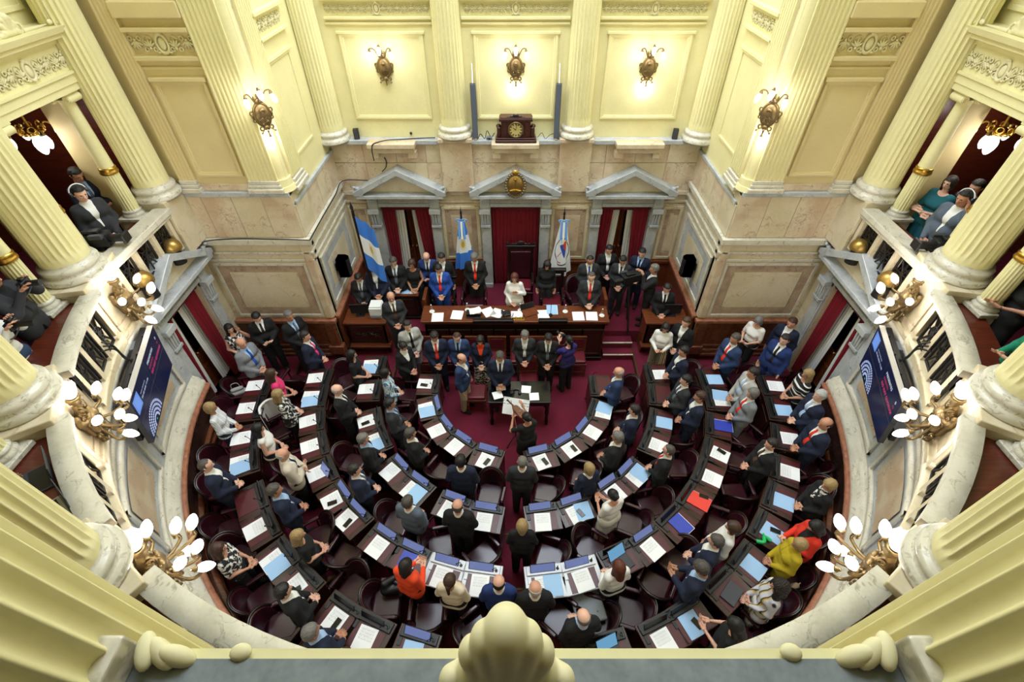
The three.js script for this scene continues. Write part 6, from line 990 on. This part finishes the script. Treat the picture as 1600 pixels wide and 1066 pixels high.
const tieG = () => once('tie', () => { const f = shirtField('m'); return withUv(surf((x, y, z) => Math.max(f(x, y, z) - 0.011, Math.abs(x) - (0.019 + Math.max(0, (1.42 - y)) * 0.055), y - 1.455, 1.03 - y, 0.02 - z), [-0.06, 1.0, 0], [0.06, 1.5, 0.2], 0.01)); });
function bottomG(kind, sex) {
  return once(['bottom', kind, sex], () => {
    const s = skeleton(sex, 'clasp');
    if (kind === 'skirt') { const f = caps([[-0.08, 0.93, 0, 0.132, 0.08, 0.93, 0, 0.132], [-0.07, 0.93, 0, 0.125, -0.09, 0.5, 0.01, 0.135], [0.07, 0.93, 0, 0.125, 0.09, 0.5, 0.01, 0.135]], 0.08); return withUv(surf((x, y, z) => Math.max(f(x, y, z), 0.52 - y, y - 1.02), [-0.28, 0.46, -0.2], [0.28, 1.08, 0.2], 0.022)); }
    const wide = kind === 'wide', f = caps([...grow(s.legs.filter((c, i) => i % 2 === 0), wide ? 0.03 : 0.018, wide ? 0.045 : 0.024), ...grow(s.legs.filter((c, i) => i % 2), wide ? 0.045 : 0.024, wide ? 0.07 : 0.03), [-0.085, 0.95, 0, 0.127, 0.085, 0.95, 0, 0.127]], 0.03);
    return withUv(surf((x, y, z) => Math.max(f(x, y, z), 0.06 - y, y - 1.03), [-0.26, 0.03, -0.18], [0.26, 1.06, 0.2], 0.02));
  });
}
const shoesG = (s) => once('shoe' + s, () => { const c = grow([s > 0 ? skeleton('m', 'clasp').feet[0] : skeleton('m', 'clasp').feet[1]], 0.012, 0.012), f = caps(c, 0.01); return withUv(surf((x, y, z) => Math.max(f(x, y, z), 0.002 - y, y - 0.085), [s > 0 ? 0.03 : -0.2, -0.01, -0.13], [s > 0 ? 0.2 : -0.03, 0.12, 0.2], 0.013)); });
const eyeG = once('eye', () => ball(0.0125, 0, 0, 0, 1, 0.8, 0.6, 7)), lipsG = once('lips', () => join(ball(0.02, 0, 0, 0, 1, 0.3, 0.4, 8)));
let pCount = 0; const crowd = [];
// P(head pixel, facing in degrees: 0 = to the back wall, 90 = to the cameraman's side, 180 = to the viewer), looks, label
function P(px, py, face, looks, label, o = {}) {
  const [sex, pose, hair, hc, top, tc, bot, bc, tie, shirt] = looks.split(' '), ht = o.h || (sex === 'f' ? 1.58 + (pCount % 3) * 0.025 : 1.67 + (pCount % 4) * 0.025), k = ht / 1.75;
  let lv = o.lv ?? 0.14, p; for (let i = 0; i < 4; i++) { p = at(px, py, lv + 1.66 * k); if (o.lv === undefined) lv = tierAt(p.x, p.z); }
  if (lv < 0.45 && p.z > CZ) { const r = Math.hypot(p.x, p.z - CZ), q = Math.min(1, 5.5 / r); p.x *= q; p.z = CZ + (p.z - CZ) * q; }
  if (lv < 0.45 && p.z <= CZ) { p.x = Math.max(-5.72, Math.min(5.72, p.x)); if (Math.abs(p.x) > 3.9) p.z = Math.max(p.z, -7.5); }
  if (o.dz) p.z += o.dz;
  if (o.pos) p.set(o.pos[0], lv, o.pos[1]);
  const g = thing('person', label,  'person', [p.x, lv, p.z], Math.PI - face * RAD, o.group); g.scale.setScalar(k);
  const nod = o.nod ?? (pose === 'phone' ? 0.4 : 0.08), turn = o.turn ?? 0;
  const body = mesh('body', bodyG(sex, pose, nod, turn), SKIN[pCount++ % 4], g);
  const hg = once(['hairT', hair, nod, turn], () => headTurn(hairG(hair), nod, turn)); if (hair !== 'none') mesh('hair', hg, hairM(HAIR[hc]), g);
  for (const s of [-1, 1]) mesh('eye', once(['eyeT', s, nod, turn], () => headTurn(eyeG.clone().translate(s * 0.033, 0.008, 0.082), nod, turn)), eyeM, body);
  mesh('lips', once(['lipT', nod, turn], () => headTurn(lipsG.clone().translate(0, -0.064, 0.088), nod, turn)), lipM, body);
  mesh(top === 'suit' || top === 'jacket' ? 'jacket' : top === 'sleeveless' || top === 'tunic' ? 'dress_top' : 'blouse', topG(top, sex, pose), dress(tc), g);
  if (top === 'suit' || top === 'jacket') { mesh('shirt', shirtG(sex), dress(shirt || 'white'), g); if (tie && tie !== '-') mesh('tie', tieG(), dress(tie), g); }
  mesh(bot === 'skirt' ? 'skirt' : 'trousers', bottomG(bot, sex), dress(bc), g);
  for (const s of [-1, 1]) mesh('shoe', shoesG(s), cloth(o.shoes || 0x15110f), g);
  g.updateMatrixWorld(true);
  crowd.push(g);
  return g;
}
const local = (g, x, y, z) => { const v = V(x, y, z).applyMatrix4(g.matrixWorld); return [v.x, v.y, v.z]; };
// --- seats, tall flag side
P(355, 511, 130, 'f ear long black sleeveless speckle trousers black', 'woman in black and white sleeveless top touching her ear beside the side door');
P(375, 536, 110, 'm clasp bald salt suit grey trousers grey royal paleblue', 'balding man in grey suit with blue tie standing by the side door');
P(399, 491, 150, 'm phone short black suit black trousers black black white', 'young man in black suit looking down at his phone by the red marble dado');
P(450, 491, 125, 'm clasp short grey suit black trousers black slate paleblue', 'grey-haired man in black suit beside the red marble dado');
P(475, 523, 90, 'm clasp short dark suit navy trousers navy pink white', 'dark-haired man in navy suit near the clerk desk with the flag');
P(422, 582, 60, 'f clasp long brown tee pink trousers black', 'brown-haired woman in bright pink blouse');
P(442, 615, 60, 'f clasp long blonde tunic speckle trousers black', 'blonde woman in long black and white patterned dress near a white coat');
P(340, 638, 70, 'f clasp bob blonde blouse pinstripe trousers navy', 'blonde woman in white pinstriped blouse at the outermost desk ring');
P(396, 670, 70, 'f clasp long black sleeveless white trousers black', 'black-haired woman in white sleeveless top');
P(457, 702, 60, 'm fold bald white suit beige trousers black navy white', 'bald man in beige jacket with arms folded');
P(324, 727, 65, 'm clasp crop salt suit navy trousers navy - white', 'man with cropped grey hair in navy suit at the loose paper pile');
P(412, 771, 60, 'm clasp short salt suit navy trousers navy - paleblue', 'grey-haired man in navy suit behind the bare maroon pad desk');
P(552, 556, 85, 'f clasp long black tee black skirt black', 'black-haired woman in black dress beside the pale blue folder');
P(593, 580, 75, 'f clasp bob black tunic floral trousers black', 'dark-haired woman in pale blue floral tunic at the second desk ring');
P(525, 607, 80, 'm clasp bald white suit black trousers black black white', 'bald white-haired man in black suit at the second desk ring');
P(594, 637, 75, 'm clasp short black suit charcoal trousers charcoal slate paleblue', 'black-haired man in charcoal suit at the second desk ring');
P(573, 686, 60, 'm clasp short grey suit black trousers black - paleblue', 'grey-haired man in black suit holding his hands near two papers and phone');
P(635, 679, 60, 'm clasp short salt suit black trousers black - white', 'salt-and-pepper haired man in black suit behind the innermost desks');
P(540, 736, 70, 'm clasp short dark suit navy trousers navy slate white', 'dark-haired man in navy suit beside an empty swivel chair, third ring');
P(718, 722, 5, 'm clasp short black suit navy trousers navy - white', 'black-haired man in navy suit with his back turned at the innermost ring');
P(636, 784, 20, 'm clasp short salt suit slate trousers charcoal - white', 'man in slate grey suit seen from behind');
P(720, 787, 5, 'm clasp bald salt suit black trousers black - white', 'bald man in black suit seen from behind at the second desk ring');
P(630, 883, 25, 'f phone bob dark jacket orange trousers black - black', 'dark-haired woman in bright orange jacket');
P(702, 907, 10, 'f clasp ponytail brown blouse cream trousers black', 'woman with brown ponytail in cream blouse');
P(456, 848, 60, 'f clasp long blonde tee black skirt black', 'blonde woman in black dress in the outer aisle', { shoes: 0xb08a64 });
P(307, 877, 70, 'f clasp long brown tee speckle trousers black', 'brown-haired woman in black and white patterned blouse at the curved dado');
P(439, 922, 45, 'm clasp short black suit black trousers black - white', 'dark-haired man in black suit beside the outermost ring phone desk');
P(489, 966, 40, 'm clasp short grey suit navy trousers navy - paleblue', 'grey-haired man in navy suit writing at the outermost desk ring');
P(543, 1004, 40, 'f clasp bob brown blouse cream trousers black', 'brown-haired woman in cream blouse half hidden by the front ledge');
// --- before the rostrum
P(628, 538, 130, 'f clasp bun black jacket black trousers black - white', 'black-haired woman in black jacket with white trim at the stair foot', { nod: 0.25 });
P(636, 506, 150, 'm clasp short dark suit lightgrey trousers grey black white', 'dark-haired man in light grey suit and black tie before the stairs', { lv: 0 });
P(678, 522, 170, 'm clasp short dark suit navy trousers navy red white', 'man in navy suit and red tie before the rostrum', { nod: 0.3, lv: 0 });
P(714, 522, 180, 'm clasp crop brown suit midblue trousers navy navy paleblue', 'bearded man in blue suit looking down before the rostrum', { nod: 0.4, lv: 0 });
P(720, 558, 105, 'm side bald dark suit midblue trousers khaki - white', 'balding man in blue blazer and khaki trousers beside the central table', { lv: 0 });
P(750, 528, 180, 'f clasp long dark jacket navy wide zebra - orange', 'woman in navy jacket and zebra striped trousers before the rostrum', { nod: 0.3, lv: 0 });
P(781, 553, 180, 'm clasp short salt suit navy trousers navy navy white', 'man in navy suit standing behind the central table', { nod: 0.3, lv: 0 });
P(820, 520, 180, 'm clasp short grey suit charcoal trousers charcoal pinstripe white', 'grey-haired man in dark suit with striped tie before the rostrum', { nod: 0.3, lv: 0 });
P(857, 524, 182, 'm clasp short black suit black trousers black slate white', 'black-haired man in black suit before the rostrum', { nod: 0.4, lv: 0 });
const snapper = P(890, 530, 330, 'f camera ponytail black tee violet trousers black', 'photographer in violet top aiming a camera before the rostrum', { lv: 0 });
const violinist = P(824, 651, 335, 'f violin bun black tee black skirt black', 'violinist in black playing in the open centre', { lv: 0, turn: 0.3, nod: 0.15 });
// --- seats, cameraman side
P(816, 721, 2, 'm clasp crop grey suit charcoal trousers charcoal - white', 'grey-haired man in charcoal suit seen from behind at the centre aisle');
P(956, 580, 285, 'm clasp bald white suit midblue trousers navy - white', 'bald white-haired man in blue suit at the innermost ring');
P(993, 639, 290, 'm clasp short dark suit navy trousers navy - white', 'dark-haired man in navy suit behind the pale blue folder, innermost ring');
P(981, 690, 300, 'm clasp short grey suit black trousers black - white', 'grey-haired man in black suit at the innermost ring beside a blonde woman');
P(919, 736, 335, 'f clasp bob blonde jacket navy trousers beige - white', 'blonde woman in navy jacket and beige trousers');
P(1056, 543, 265, 'm clasp short black suit navy trousers navy - white', 'black-haired man in navy suit beside the woman in striped trousers');
P(1070, 589, 270, 'm clasp short black suit charcoal trousers charcoal slate white', 'black-haired man in charcoal suit at the second ring by an empty chair');
P(1096, 618, 278, 'm clasp short brown suit navy trousers navy - white', 'brown-haired man in navy suit with clasped hands at the second ring');
P(1047, 702, 300, 'm clasp crop salt suit black trousers black red white', 'man with greying hair in black suit and red tie at the second ring');
P(1041, 508, 200, 'f phone long dark blouse white wide stripes', 'woman in white blouse and striped wide trousers by the clerk desk', { nod: 0.3, lv: 0.14 });
P(1073, 501, 225, 'm clasp short brown suit black trousers black - white', 'brown-haired man in black suit beside the clerk desk monitor', { lv: 0.14 });
P(1148, 529, 250, 'm clasp short salt suit midblue trousers navy red white', 'man with greying hair in blue suit and red tie by the red marble dado');
P(1188, 498, 235, 'f phone bob grey tee white trousers black', 'grey-haired woman in white blouse and black trousers by the dado');
P(1239, 502, 230, 'm side short brown suit navy trousers black - white', 'brown-haired man in dark jacket and open white shirt by the side door');
P(1228, 528, 240, 'm side short dark suit blue trousers blue black white', 'dark-haired man in bright navy suit and black tie by the side door');
P(1163, 578, 268, 'm clasp short dark suit lightgrey trousers grey paleblue white', 'dark-haired man in light grey suit with pale blue tie');
P(1166, 615, 270, 'm clasp bob grey suit grey trousers grey red white', 'shaggy grey-haired man in grey suit with red tie');
P(1256, 582, 270, 'f clasp long blonde tee trim trousers black', 'blonde woman in black top with white bands near the side door');
P(1274, 609, 270, 'm clasp short white suit navy trousers navy paleblue white', 'white-haired man in navy suit with pale blue tie at the outermost ring');
P(1278, 648, 272, 'm clasp bald dark suit navy trousers navy red white', 'balding man in dark suit with maroon tie at the outermost ring');
P(1225, 694, 275, 'm clasp short dark suit black trousers black brown white', 'dark-haired man in black suit at the outermost ring, no one beside him');
P(1290, 753, 270, 'f clasp bob blonde jacket black trousers black - speckle', 'blonde woman in black jacket over white lace at the curved dado');
P(1260, 815, 275, 'f phone long black jacket red trousers black - black', 'black-haired woman in red and black jacket');
P(1245, 842, 280, 'f clasp bob blonde jacket yellow trousers yellow - yellow', 'blonde woman in bright yellow suit');
P(1217, 913, 285, 'f clasp curly dark tunic shawl trousers white', 'curly dark-haired woman in pale striped shawl');
P(1167, 833, 290, 'f clasp bob brown blouse white trousers white', 'short-haired woman in white blouse beside the navy suit, third ring');
P(1136, 860, 300, 'm clasp short salt suit navy trousers black - white', 'grey-haired man in navy suit beside the short-haired woman in white');
P(1102, 910, 310, 'm phone short salt suit navy trousers navy - paleblue', 'grey-haired man in navy suit bending behind the outer desks, third ring');
const texter = P(1149, 973, 310, 'f phone long black tee black trousers black', 'black-haired woman in black holding a phone at the outermost ring');
P(961, 775, 330, 'f phone bun black tee white skirt white', 'black-haired woman in white dress standing in the aisle', { shoes: 0x9a7458 });
P(971, 875, 340, 'f clasp long auburn blouse white trousers black', 'auburn-haired woman in white lace top and black trousers');
P(816, 821, 2, 'f clasp bob blonde blouse black trousers black', 'blonde woman in black seen from behind in the centre aisle');
P(778, 909, 2, 'm clasp bald dark suit blue trousers navy - white', 'balding man in blue suit seen from behind near the shell ornament');
P(837, 919, 358, 'm clasp bald white suit black trousers black - white', 'bald man in black suit seen from behind near the shell ornament');
P(923, 970, 345, 'm clasp bald grey suit black trousers black - paleblue', 'bald man in black suit beside the grey seat cushion');
// --- platform
P(575, 414, 175, 'm clasp short dark suit navy trousers navy - white', 'man in navy suit half hidden behind the tall flag', { nod: 0.3, lv: 0.5 });
P(562, 435, 175, 'm clasp short dark suit charcoal trousers charcoal slate white', 'dark-haired man looking down behind the clerk desk, flag side', { nod: 0.5, lv: 0.3, dz: -0.14 });
P(610, 461, 160, 'm clasp bald dark suit charcoal trousers charcoal brown white', 'balding man in charcoal suit at the head of the flag-side stairs', { lv: 0.34 });
P(615, 405, 175, 'm clasp short salt suit black trousers black slate white', 'grey-haired man in black suit behind the folder desk', { nod: 0.3, lv: 0.5 });
P(649, 407, 180, 'f clasp bob brown sleeveless black skirt black', 'brown-haired woman in sleeveless black dress on the platform', { nod: 0.15, lv: 0.5 });
P(663, 398, 178, 'm phone bald brown suit blue trousers navy navy white', 'balding man in blue suit looking at his phone behind the platform', { nod: 0.5, lv: 0.5 });
P(685, 416, 178, 'm clasp short black suit royal trousers royal red white', 'man in bright blue suit and red tie on the platform', { nod: 0.35, lv: 0.5 });
P(689, 399, 178, 'm side short dark suit black trousers black - white', 'dark-haired man in black suit behind the bright blue suit', { nod: 0.3, lv: 0.5 });
P(741, 398, 180, 'm clasp short grey suit black trousers black red white', 'grey-haired man in black suit and dark red tie beside the draped flag', { nod: 0.4, lv: 0.5 });
P(804, 439, 185, 'f chest long auburn tunic white skirt white', 'auburn-haired woman in white blouse, hand on chest, at the rostrum centre', { nod: 0.2, lv: 0.5, h: 1.6, dz: -0.2 });
P(855, 409, 182, 'f side long dark blouse black trousers charcoal', 'dark-haired woman in black beside the white banner', { nod: 0.5, lv: 0.5 });
P(926, 437, 182, 'm clasp crop salt suit charcoal trousers charcoal red white', 'balding bespectacled man in dark suit and red tie at the rostrum end', { nod: 0.3, lv: 0.5, dz: -0.2 });
P(922, 402, 178, 'm clasp crop dark suit charcoal trousers charcoal royal white', 'man in dark suit with bright blue tie beside the white banner', { nod: 0.4, lv: 0.5 });
P(952, 387, 178, 'm clasp short black suit black trousers black pinstripe white', 'bearded man in black suit with striped tie at the platform doorway', { nod: 0.2, lv: 0.5 });
P(974, 403, 195, 'm clasp short black suit charcoal trousers charcoal navy white', 'young man in charcoal suit on the platform near the stairs', { nod: 0.35, lv: 0.5 });
P(1004, 392, 205, 'm clasp short black suit navy trousers navy navy paleblue', 'tall man in navy suit beside the cameraman', { nod: 0.2, lv: 0.5 });
const cameraman = P(1029, 421, 285, 'm camera short grey suit black trousers black - white', 'grey-haired cameraman in black behind the video camera', { lv: 0.5 });
P(1042, 451, 190, 'm clasp short dark suit black trousers black black white', 'bearded man in black suit behind the clerk desk monitor', { nod: 0.3, lv: 0.3, dz: -0.14 });
// --- gallery
const g0 = { lv: 3.45 };
const gp1 = P(113, 268, 110, 'm phone short black suit navy trousers navy slate paleblue', 'bearded man with phone in the dark gallery, tall flag side', g0);
const gp2 = P(120, 297, 120, 'm clasp short black suit charcoal trousers charcoal - white', 'man with headphones behind a video camera in the gallery', { lv: 3.45, nod: 0.25 });
const gp3 = P(-24, 430, 80, 'm camera short black suit charcoal trousers denim - black', 'photographer in dark jacket and jeans at the balcony', { lv: 3.45 });
const gp4 = P(-45, 492, 80, 'f camera long brown blouse white trousers denim', 'photographer in white shirt holding a camera at the balcony', { lv: 3.45 });
const gp5 = P(-30, 735, 42, 'm typing short dark blouse black trousers denim', 'reporter in black typing on a laptop at the balcony', { lv: 3.45, h: 1.5, nod: 0.4, pos: [ringPos(-47.2, 6.62)[0], ringPos(-47.2, 6.62)[2]] });
P(1487, 282, 250, 'f fold bob dark tee teal trousers teal', 'woman in teal top with folded arms in the gallery', g0);
const gp7 = P(1512, 305, 255, 'm ear short black suit slate trousers charcoal - white', 'man in grey suit with headset in the gallery', { lv: 3.45, nod: 0.2 });
P(1531, 288, 255, 'm side short black suit navy trousers navy - white', 'bearded man in navy suit behind the grey suit in the gallery', { lv: 3.45, nod: 0.25 });
P(1642, 424, 280, 'f phone bob dark tee black skirt black', 'woman in black dress at the balcony holding a pen', { lv: 3.45, shoes: 0x1a1a1a });
P(1662, 506, 280, 'f phone long brown jacket green trousers navy - white', 'woman in green jacket and white top at the balcony', { lv: 3.45 });
// ---------------------------------------------------------------- what people hold
{
  const hand = (g, x, y, z, dz = 0) => { const q = V(x, y, z).applyMatrix4(g.matrixWorld); return [q.x, q.y, q.z]; };
  const vi = thing('violin', 'brown violin held under the chin of the violinist in black', 'violin', hand(violinist, -0.02, 1.42, 0.2), violinist.rotation.y + 0.25);
  const vs = []; for (let k = 0; k <= 40; k++) { const a = k / 40 * Math.PI * 2, w = 0.085 + 0.025 * Math.cos(2 * a) ; vs.push([Math.sin(a) * w * (Math.cos(a) < 0 ? 1.12 : 0.95), Math.cos(a) * 0.17]); }
  part('body', extr(vs, 0.03, 0.006).rotateX(Math.PI / 2).translate(0, 0.02, 0.12), M.woodMid, vi); part('neck', [rb(-0.014, 0.014, 0, 0.02, 0.26, 0.46, 0.006), ball(0.02, 0, 0.015, 0.47, 1, 1, 1, 8)], M.woodBlack, vi); part('bridge', rb(-0.02, 0.02, 0.026, 0.05, 0.1, 0.106, 0.002), M.marblePale, vi);
  const bw = thing('violin_bow', 'thin wooden violin bow in the violinist hand', 'bow', hand(violinist, 0.14, 1.42, 0.34), violinist.rotation.y + 1.3); part('stick', rod([-0.3, 0.02, 0], [0.32, 0.03, 0], 0.006), M.woodMid, bw); part('hair_ribbon', rod([-0.3, 0, 0], [0.32, 0.005, 0], 0.003), M.white, bw);
  const cam = (label, g, y = 1.5, z = 0.28, lens = 0.14) => { const c = thing('photo_camera', label, 'camera', hand(g, 0, y - 0.05, z), g.rotation.y); part('body', [rb(-0.075, 0.075, 0, 0.1, -0.035, 0.035, 0.012), rb(-0.03, 0.03, 0.1, 0.13, -0.03, 0.03, 0.01)], M.black, c); part('lens', [new THREE.CylinderGeometry(0.036, 0.036, lens, 16).rotateX(Math.PI / 2).translate(0, 0.05, 0.03 + lens / 2)], M.black, c); part('strap', tube([[-0.075, 0.08, 0], [-0.12, -0.05, -0.05], [0, -0.12, -0.08], [0.12, -0.05, -0.05], [0.075, 0.08, 0]], 0.008, 24, 5), M.greyDark, c); };
  cam('black photo camera held up by the photographer in violet', snapper); cam('black photo camera held by the photographer in dark jacket', gp3, 1.5, 0.3); cam('black photo camera with long lens held by the photographer in white shirt', gp4, 1.45, 0.3, 0.2);
  const vcam = (label, p, turn, h, w = 0.34) => {
    const c = thing('video_camera', label, 'video camera', p, turn);
    part('body', [rb(-0.09, 0.09, h, h + 0.2, -0.24, 0.2, 0.02), rb(-0.06, 0.06, h + 0.2, h + 0.25, -0.1, 0.12, 0.015)], M.black, c); part('lens', [new THREE.CylinderGeometry(0.065, 0.055, 0.24, 18).rotateX(Math.PI / 2).translate(0, h + 0.1, 0.3), rb(-0.09, 0.09, h + 0.03, h + 0.17, 0.4, 0.44, 0.01)], M.black, c); part('viewfinder', [rb(-0.16, -0.09, h + 0.16, h + 0.23, 0.02, 0.2, 0.015)], M.greyDark, c); part('battery', rb(-0.05, 0.05, h + 0.02, h + 0.17, -0.3, -0.24, 0.01), M.greyDark, c);
    part('tripod_head', [rb(-0.06, 0.06, h - 0.08, h, -0.07, 0.07, 0.01), rod([0, h - 0.05, 0], [0.1, h - 0.16, -0.42], 0.012)], M.iron, c);
    for (let k = 0; k < 3; k++) part('tripod_leg', rod([0.03 * Math.cos(k * 2.09), h - 0.1, 0.03 * Math.sin(k * 2.09)], [w * Math.cos(k * 2.09), 0.01, w * Math.sin(k * 2.09)], 0.02, 0.026), M.iron, c);
  };
  const b = cameraman.position; vcam('black video camera on tripod beside the grey-haired cameraman', [b.x - 0.6, 0.5, b.z + 0.04], -1.2, 1.35);
  vcam('black video camera on tripod before the man with headphones', [gp2.position.x + 0.16, 3.45, gp2.position.z + 0.38], 1.7, 0.95, 0.16);
  vcam('black video camera on tripod before the man in grey suit, gallery', [gp7.position.x - 0.16, 3.45, gp7.position.z + 0.38], -1.7, 0.95, 0.16);
  const hp = (g, label) => { const h = thing('headphones', label, 'headphones', hand(g, 0, 1.62, 0.01), g.rotation.y); part('band', new THREE.TorusGeometry(0.108, 0.01, 6, 24, Math.PI).translate(0, 0.02, 0), M.white, h); for (const s of [-1, 1]) part('ear_cup', new THREE.CylinderGeometry(0.035, 0.035, 0.025, 14).rotateZ(Math.PI / 2).translate(s * 0.105, 0.01, 0), M.greyDark, h); };
  hp(gp2, 'white headphones on the man behind the gallery video camera'); hp(gp7, 'headset on the man in grey suit in the gallery');
  // gallery desk things
  const onDesk = (phi, r, y = 4.251) => ringPos(phi, r, y);
  const lap = (label, phi, r, c, turn) => { const t = thing('laptop', label, 'laptop', onDesk(phi, r), toCentre(phi) + turn); part('keyboard_base', rb(-0.17, 0.17, 0, 0.018, -0.12, 0.12, 0.006), c, t); part('keys', rb(-0.15, 0.15, 0.018, 0.021, -0.05, 0.09, 0.002), M.black, t); const l = part('lid', rb(-0.17, 0.17, 0, 0.22, -0.004, 0.006, 0.004).rotateX(0.25).translate(0, 0.018, 0.12), M.greyDark, t); part('display', rb(-0.16, 0.16, 0.01, 0.21, -0.007, -0.004, 0.001).rotateX(0.25).translate(0, 0.018, 0.12), M.blackGloss, l); };
  lap('dark grey open laptop under the typing hands on the balcony desk', -47, 6.12, M.greyDark, 0); lap('silver open laptop on the balcony desk beside the mouse', -42.2, 6.1, M.tray, 0.1);
  item('computer_mouse', 'black computer mouse on the reddish balcony desk', 'mouse', onDesk(-39.6, 6.08), 0.6, null, [['shell', join(ball(0.04, 0, 0.012, 0, 0.8, 0.5, 1.3, 12)), M.black], ['wheel', join(ball(0.008, 0, 0.032, 0.025, 0.6, 0.6, 1, 6)), M.grey]]);
  for (const s of [-1, 1]) { const q = s < 0 ? [-6.75, 3.45, -6.95] : [6.75, 3.45, -6.95]; smallChair('red leather side chair in the straight gallery bay, ' + (s < 0 ? 'tall flag' : 'video camera') + ' side', q[0], q[2], s < 0 ? 1.2 : -1.2, null, 3.45); }
  { const q = ringPos(45, 6.85, 3.45); smallChair('red padded chair behind the empty balcony desk, video camera side', q[0], q[2], toCentre(45), null, 3.45); }
  // white coat, bags
  const wc = at(430, 646, 0.28 + 0.8); item('white_coat', 'white coat hung over a swivel chair back', 'coat', [wc.x, 0.28 + 0.5, wc.z], 1.2, null, [['cloth', clothG((u, v) => { const a = (u - 0.5) * 2.2; return [Math.sin(a) * 0.27, 0.46 - v * 0.5, -Math.cos(a) * 0.26 + 0.05 + 0.015 * Math.sin(u * 25)]; }), std({ color: 0xe8e6e2, roughness: 0.9, side: THREE.DoubleSide })], ['collar', tube([[-0.2, 0.46, -0.1], [-0.1, 0.49, -0.19], [0.1, 0.49, -0.19], [0.2, 0.46, -0.1]], 0.025, 12, 6), M.white]]);
  const bag = (label, px, py, c, h = 0.55) => { const q = at(px, py, 0.42 + h); item('handbag', label, 'bag', [q.x, 0.42 + h - 0.1, q.z], 0.5, null, [['body', surf(caps([[-0.1, 0.06, 0, 0.06, 0.1, 0.06, 0, 0.06], [-0.08, 0.16, 0, 0.04, 0.08, 0.16, 0, 0.04]], 0.04), [-0.2, -0.04, -0.12], [0.2, 0.26, 0.12], 0.014), c], ['strap', tube([[-0.08, 0.18, 0], [-0.05, 0.32, 0.01], [0.05, 0.32, 0.01], [0.08, 0.18, 0]], 0.008, 16, 5), c]]); };
  bag('cream handbag behind the woman in striped shawl', 1236, 922, cloth(0xcbb99c)); bag('black handbag behind the woman in yellow suit', 1252, 872, M.black); bag('pale grey bag on a chair by the side door', 372, 611, cloth(0xb8b8ba));
  const lb = at(612, 917, 0.28 + 0.6); item('leather_jacket', 'black leather jacket slumped on a swivel chair beside the orange jacket', 'jacket', [lb.x, 0.28 + 0.52, lb.z], 0.4, null, [['cloth', surf(caps([[-0.1, 0.04, 0, 0.07, 0.08, 0.06, 0.05, 0.06], [-0.08, 0.12, -0.06, 0.06, 0.06, 0.14, -0.08, 0.05]], 0.05), [-0.22, -0.06, -0.2], [0.2, 0.26, 0.18], 0.014), M.black], ['sleeve', join(tube([[0.05, 0.12, -0.05], [0.12, 0.1, 0.05], [0.1, 0.03, 0.15]], 0.035, 12, 7)), M.black]]);
  const gr = at(1190, 842, 0.42 + 0.78); item('green_scarf', 'bright green cloth lying on an outermost desk', 'scarf', [gr.x, 0.42 + 0.765, gr.z], 0.4, null, [['cloth', join([tube([[-0.1, 0.02, 0], [-0.03, 0.05, 0.06], [0.05, 0.03, 0], [0.1, 0.02, 0.08]], 0.03, 20, 7)]), M.greenTape], ['tail', join(tube([[0.05, 0.02, 0], [0.1, -0.02, -0.06], [0.14, -0.1, -0.08]], 0.018, 12, 6)), M.greenTape]]);
}
// ---------------------------------------------------------------- settle the chairs clear of people, desks and each other
{
  const home = seats.map((o) => o.position.clone()), V2 = (a, b) => V(a.position.x - b.position.x, 0, a.position.z - b.position.z);
  const stood = crowd.map((o) => o.position.clone());
  for (let it = 0; it < 25; it++) crowd.forEach((o, i) => {
    if (o.position.y > 1) return;
    const away = (q, d) => { const v = V2(o, q), l = v.length() || 1e-3; if (l < d) o.position.addScaledVector(v, (d - l) / l * 0.4); };
    for (const q of desks) away(q, 0.43);
    for (const q of crowd) if (q !== o && q.position.y < 1) away(q, 0.4);
    const v = o.position.clone().sub(stood[i]); if (v.length() > 0.17) o.position.copy(stood[i]).addScaledVector(v, 0.17 / v.length());
  });
  for (let it = 0; it < 60; it++) seats.forEach((o, i) => {
    const away = (q, d) => { const v = V2(o, q), l = v.length() || 1e-3; if (l < d) o.position.addScaledVector(v, (d - l) / l * 0.4); };
    for (const q of crowd) if (Math.abs(q.position.y - o.position.y) < 0.3) away(q, 0.44);
    for (const q of seats) if (q !== o) away(q, 0.54);
    for (const q of desks) away(q, 0.53);
    const v = o.position.clone().sub(home[i]); if (v.length() > 0.3) o.position.copy(home[i]).addScaledVector(v, 0.3 / v.length());
    const r = Math.hypot(o.position.x, o.position.z - CZ); if (o.position.z > CZ && r > 5.5) { o.position.x *= 5.5 / r; o.position.z = CZ + (o.position.z - CZ) * 5.5 / r; }
    o.position.x = Math.max(-5.65, Math.min(5.65, o.position.x));
  });
  // a chair or desk that stands by one person is named by that person
  const wordy = (s) => s.split(/\s+/).length;
  for (const [list, text, far] of [[seats, 'swivel armchair by the ', 0.62], [desks, 'wooden desk by the ', 0.8]]) {
    const taken = new Set();
    for (const p of crowd) {
      if (p.position.y > 0.45 || wordy(p.userData.label) > 12) continue;
      let best = null, bd = far; for (const o of list) if (!taken.has(o)) { const d = V2(o, p).length(); if (d < bd) { bd = d; best = o; } }
      if (best) { taken.add(best); best.userData.label = text + p.userData.label; for (const it of deskItems.get(best) || []) { const t = it.name.replace(/_\d+$/, '').replace(/_/g, ' ') + ' on the desk by the ' + p.userData.label; if (wordy(t) <= 16) it.userData.label = t; } }
    }
  }
}
renderer.render(scene, camera);
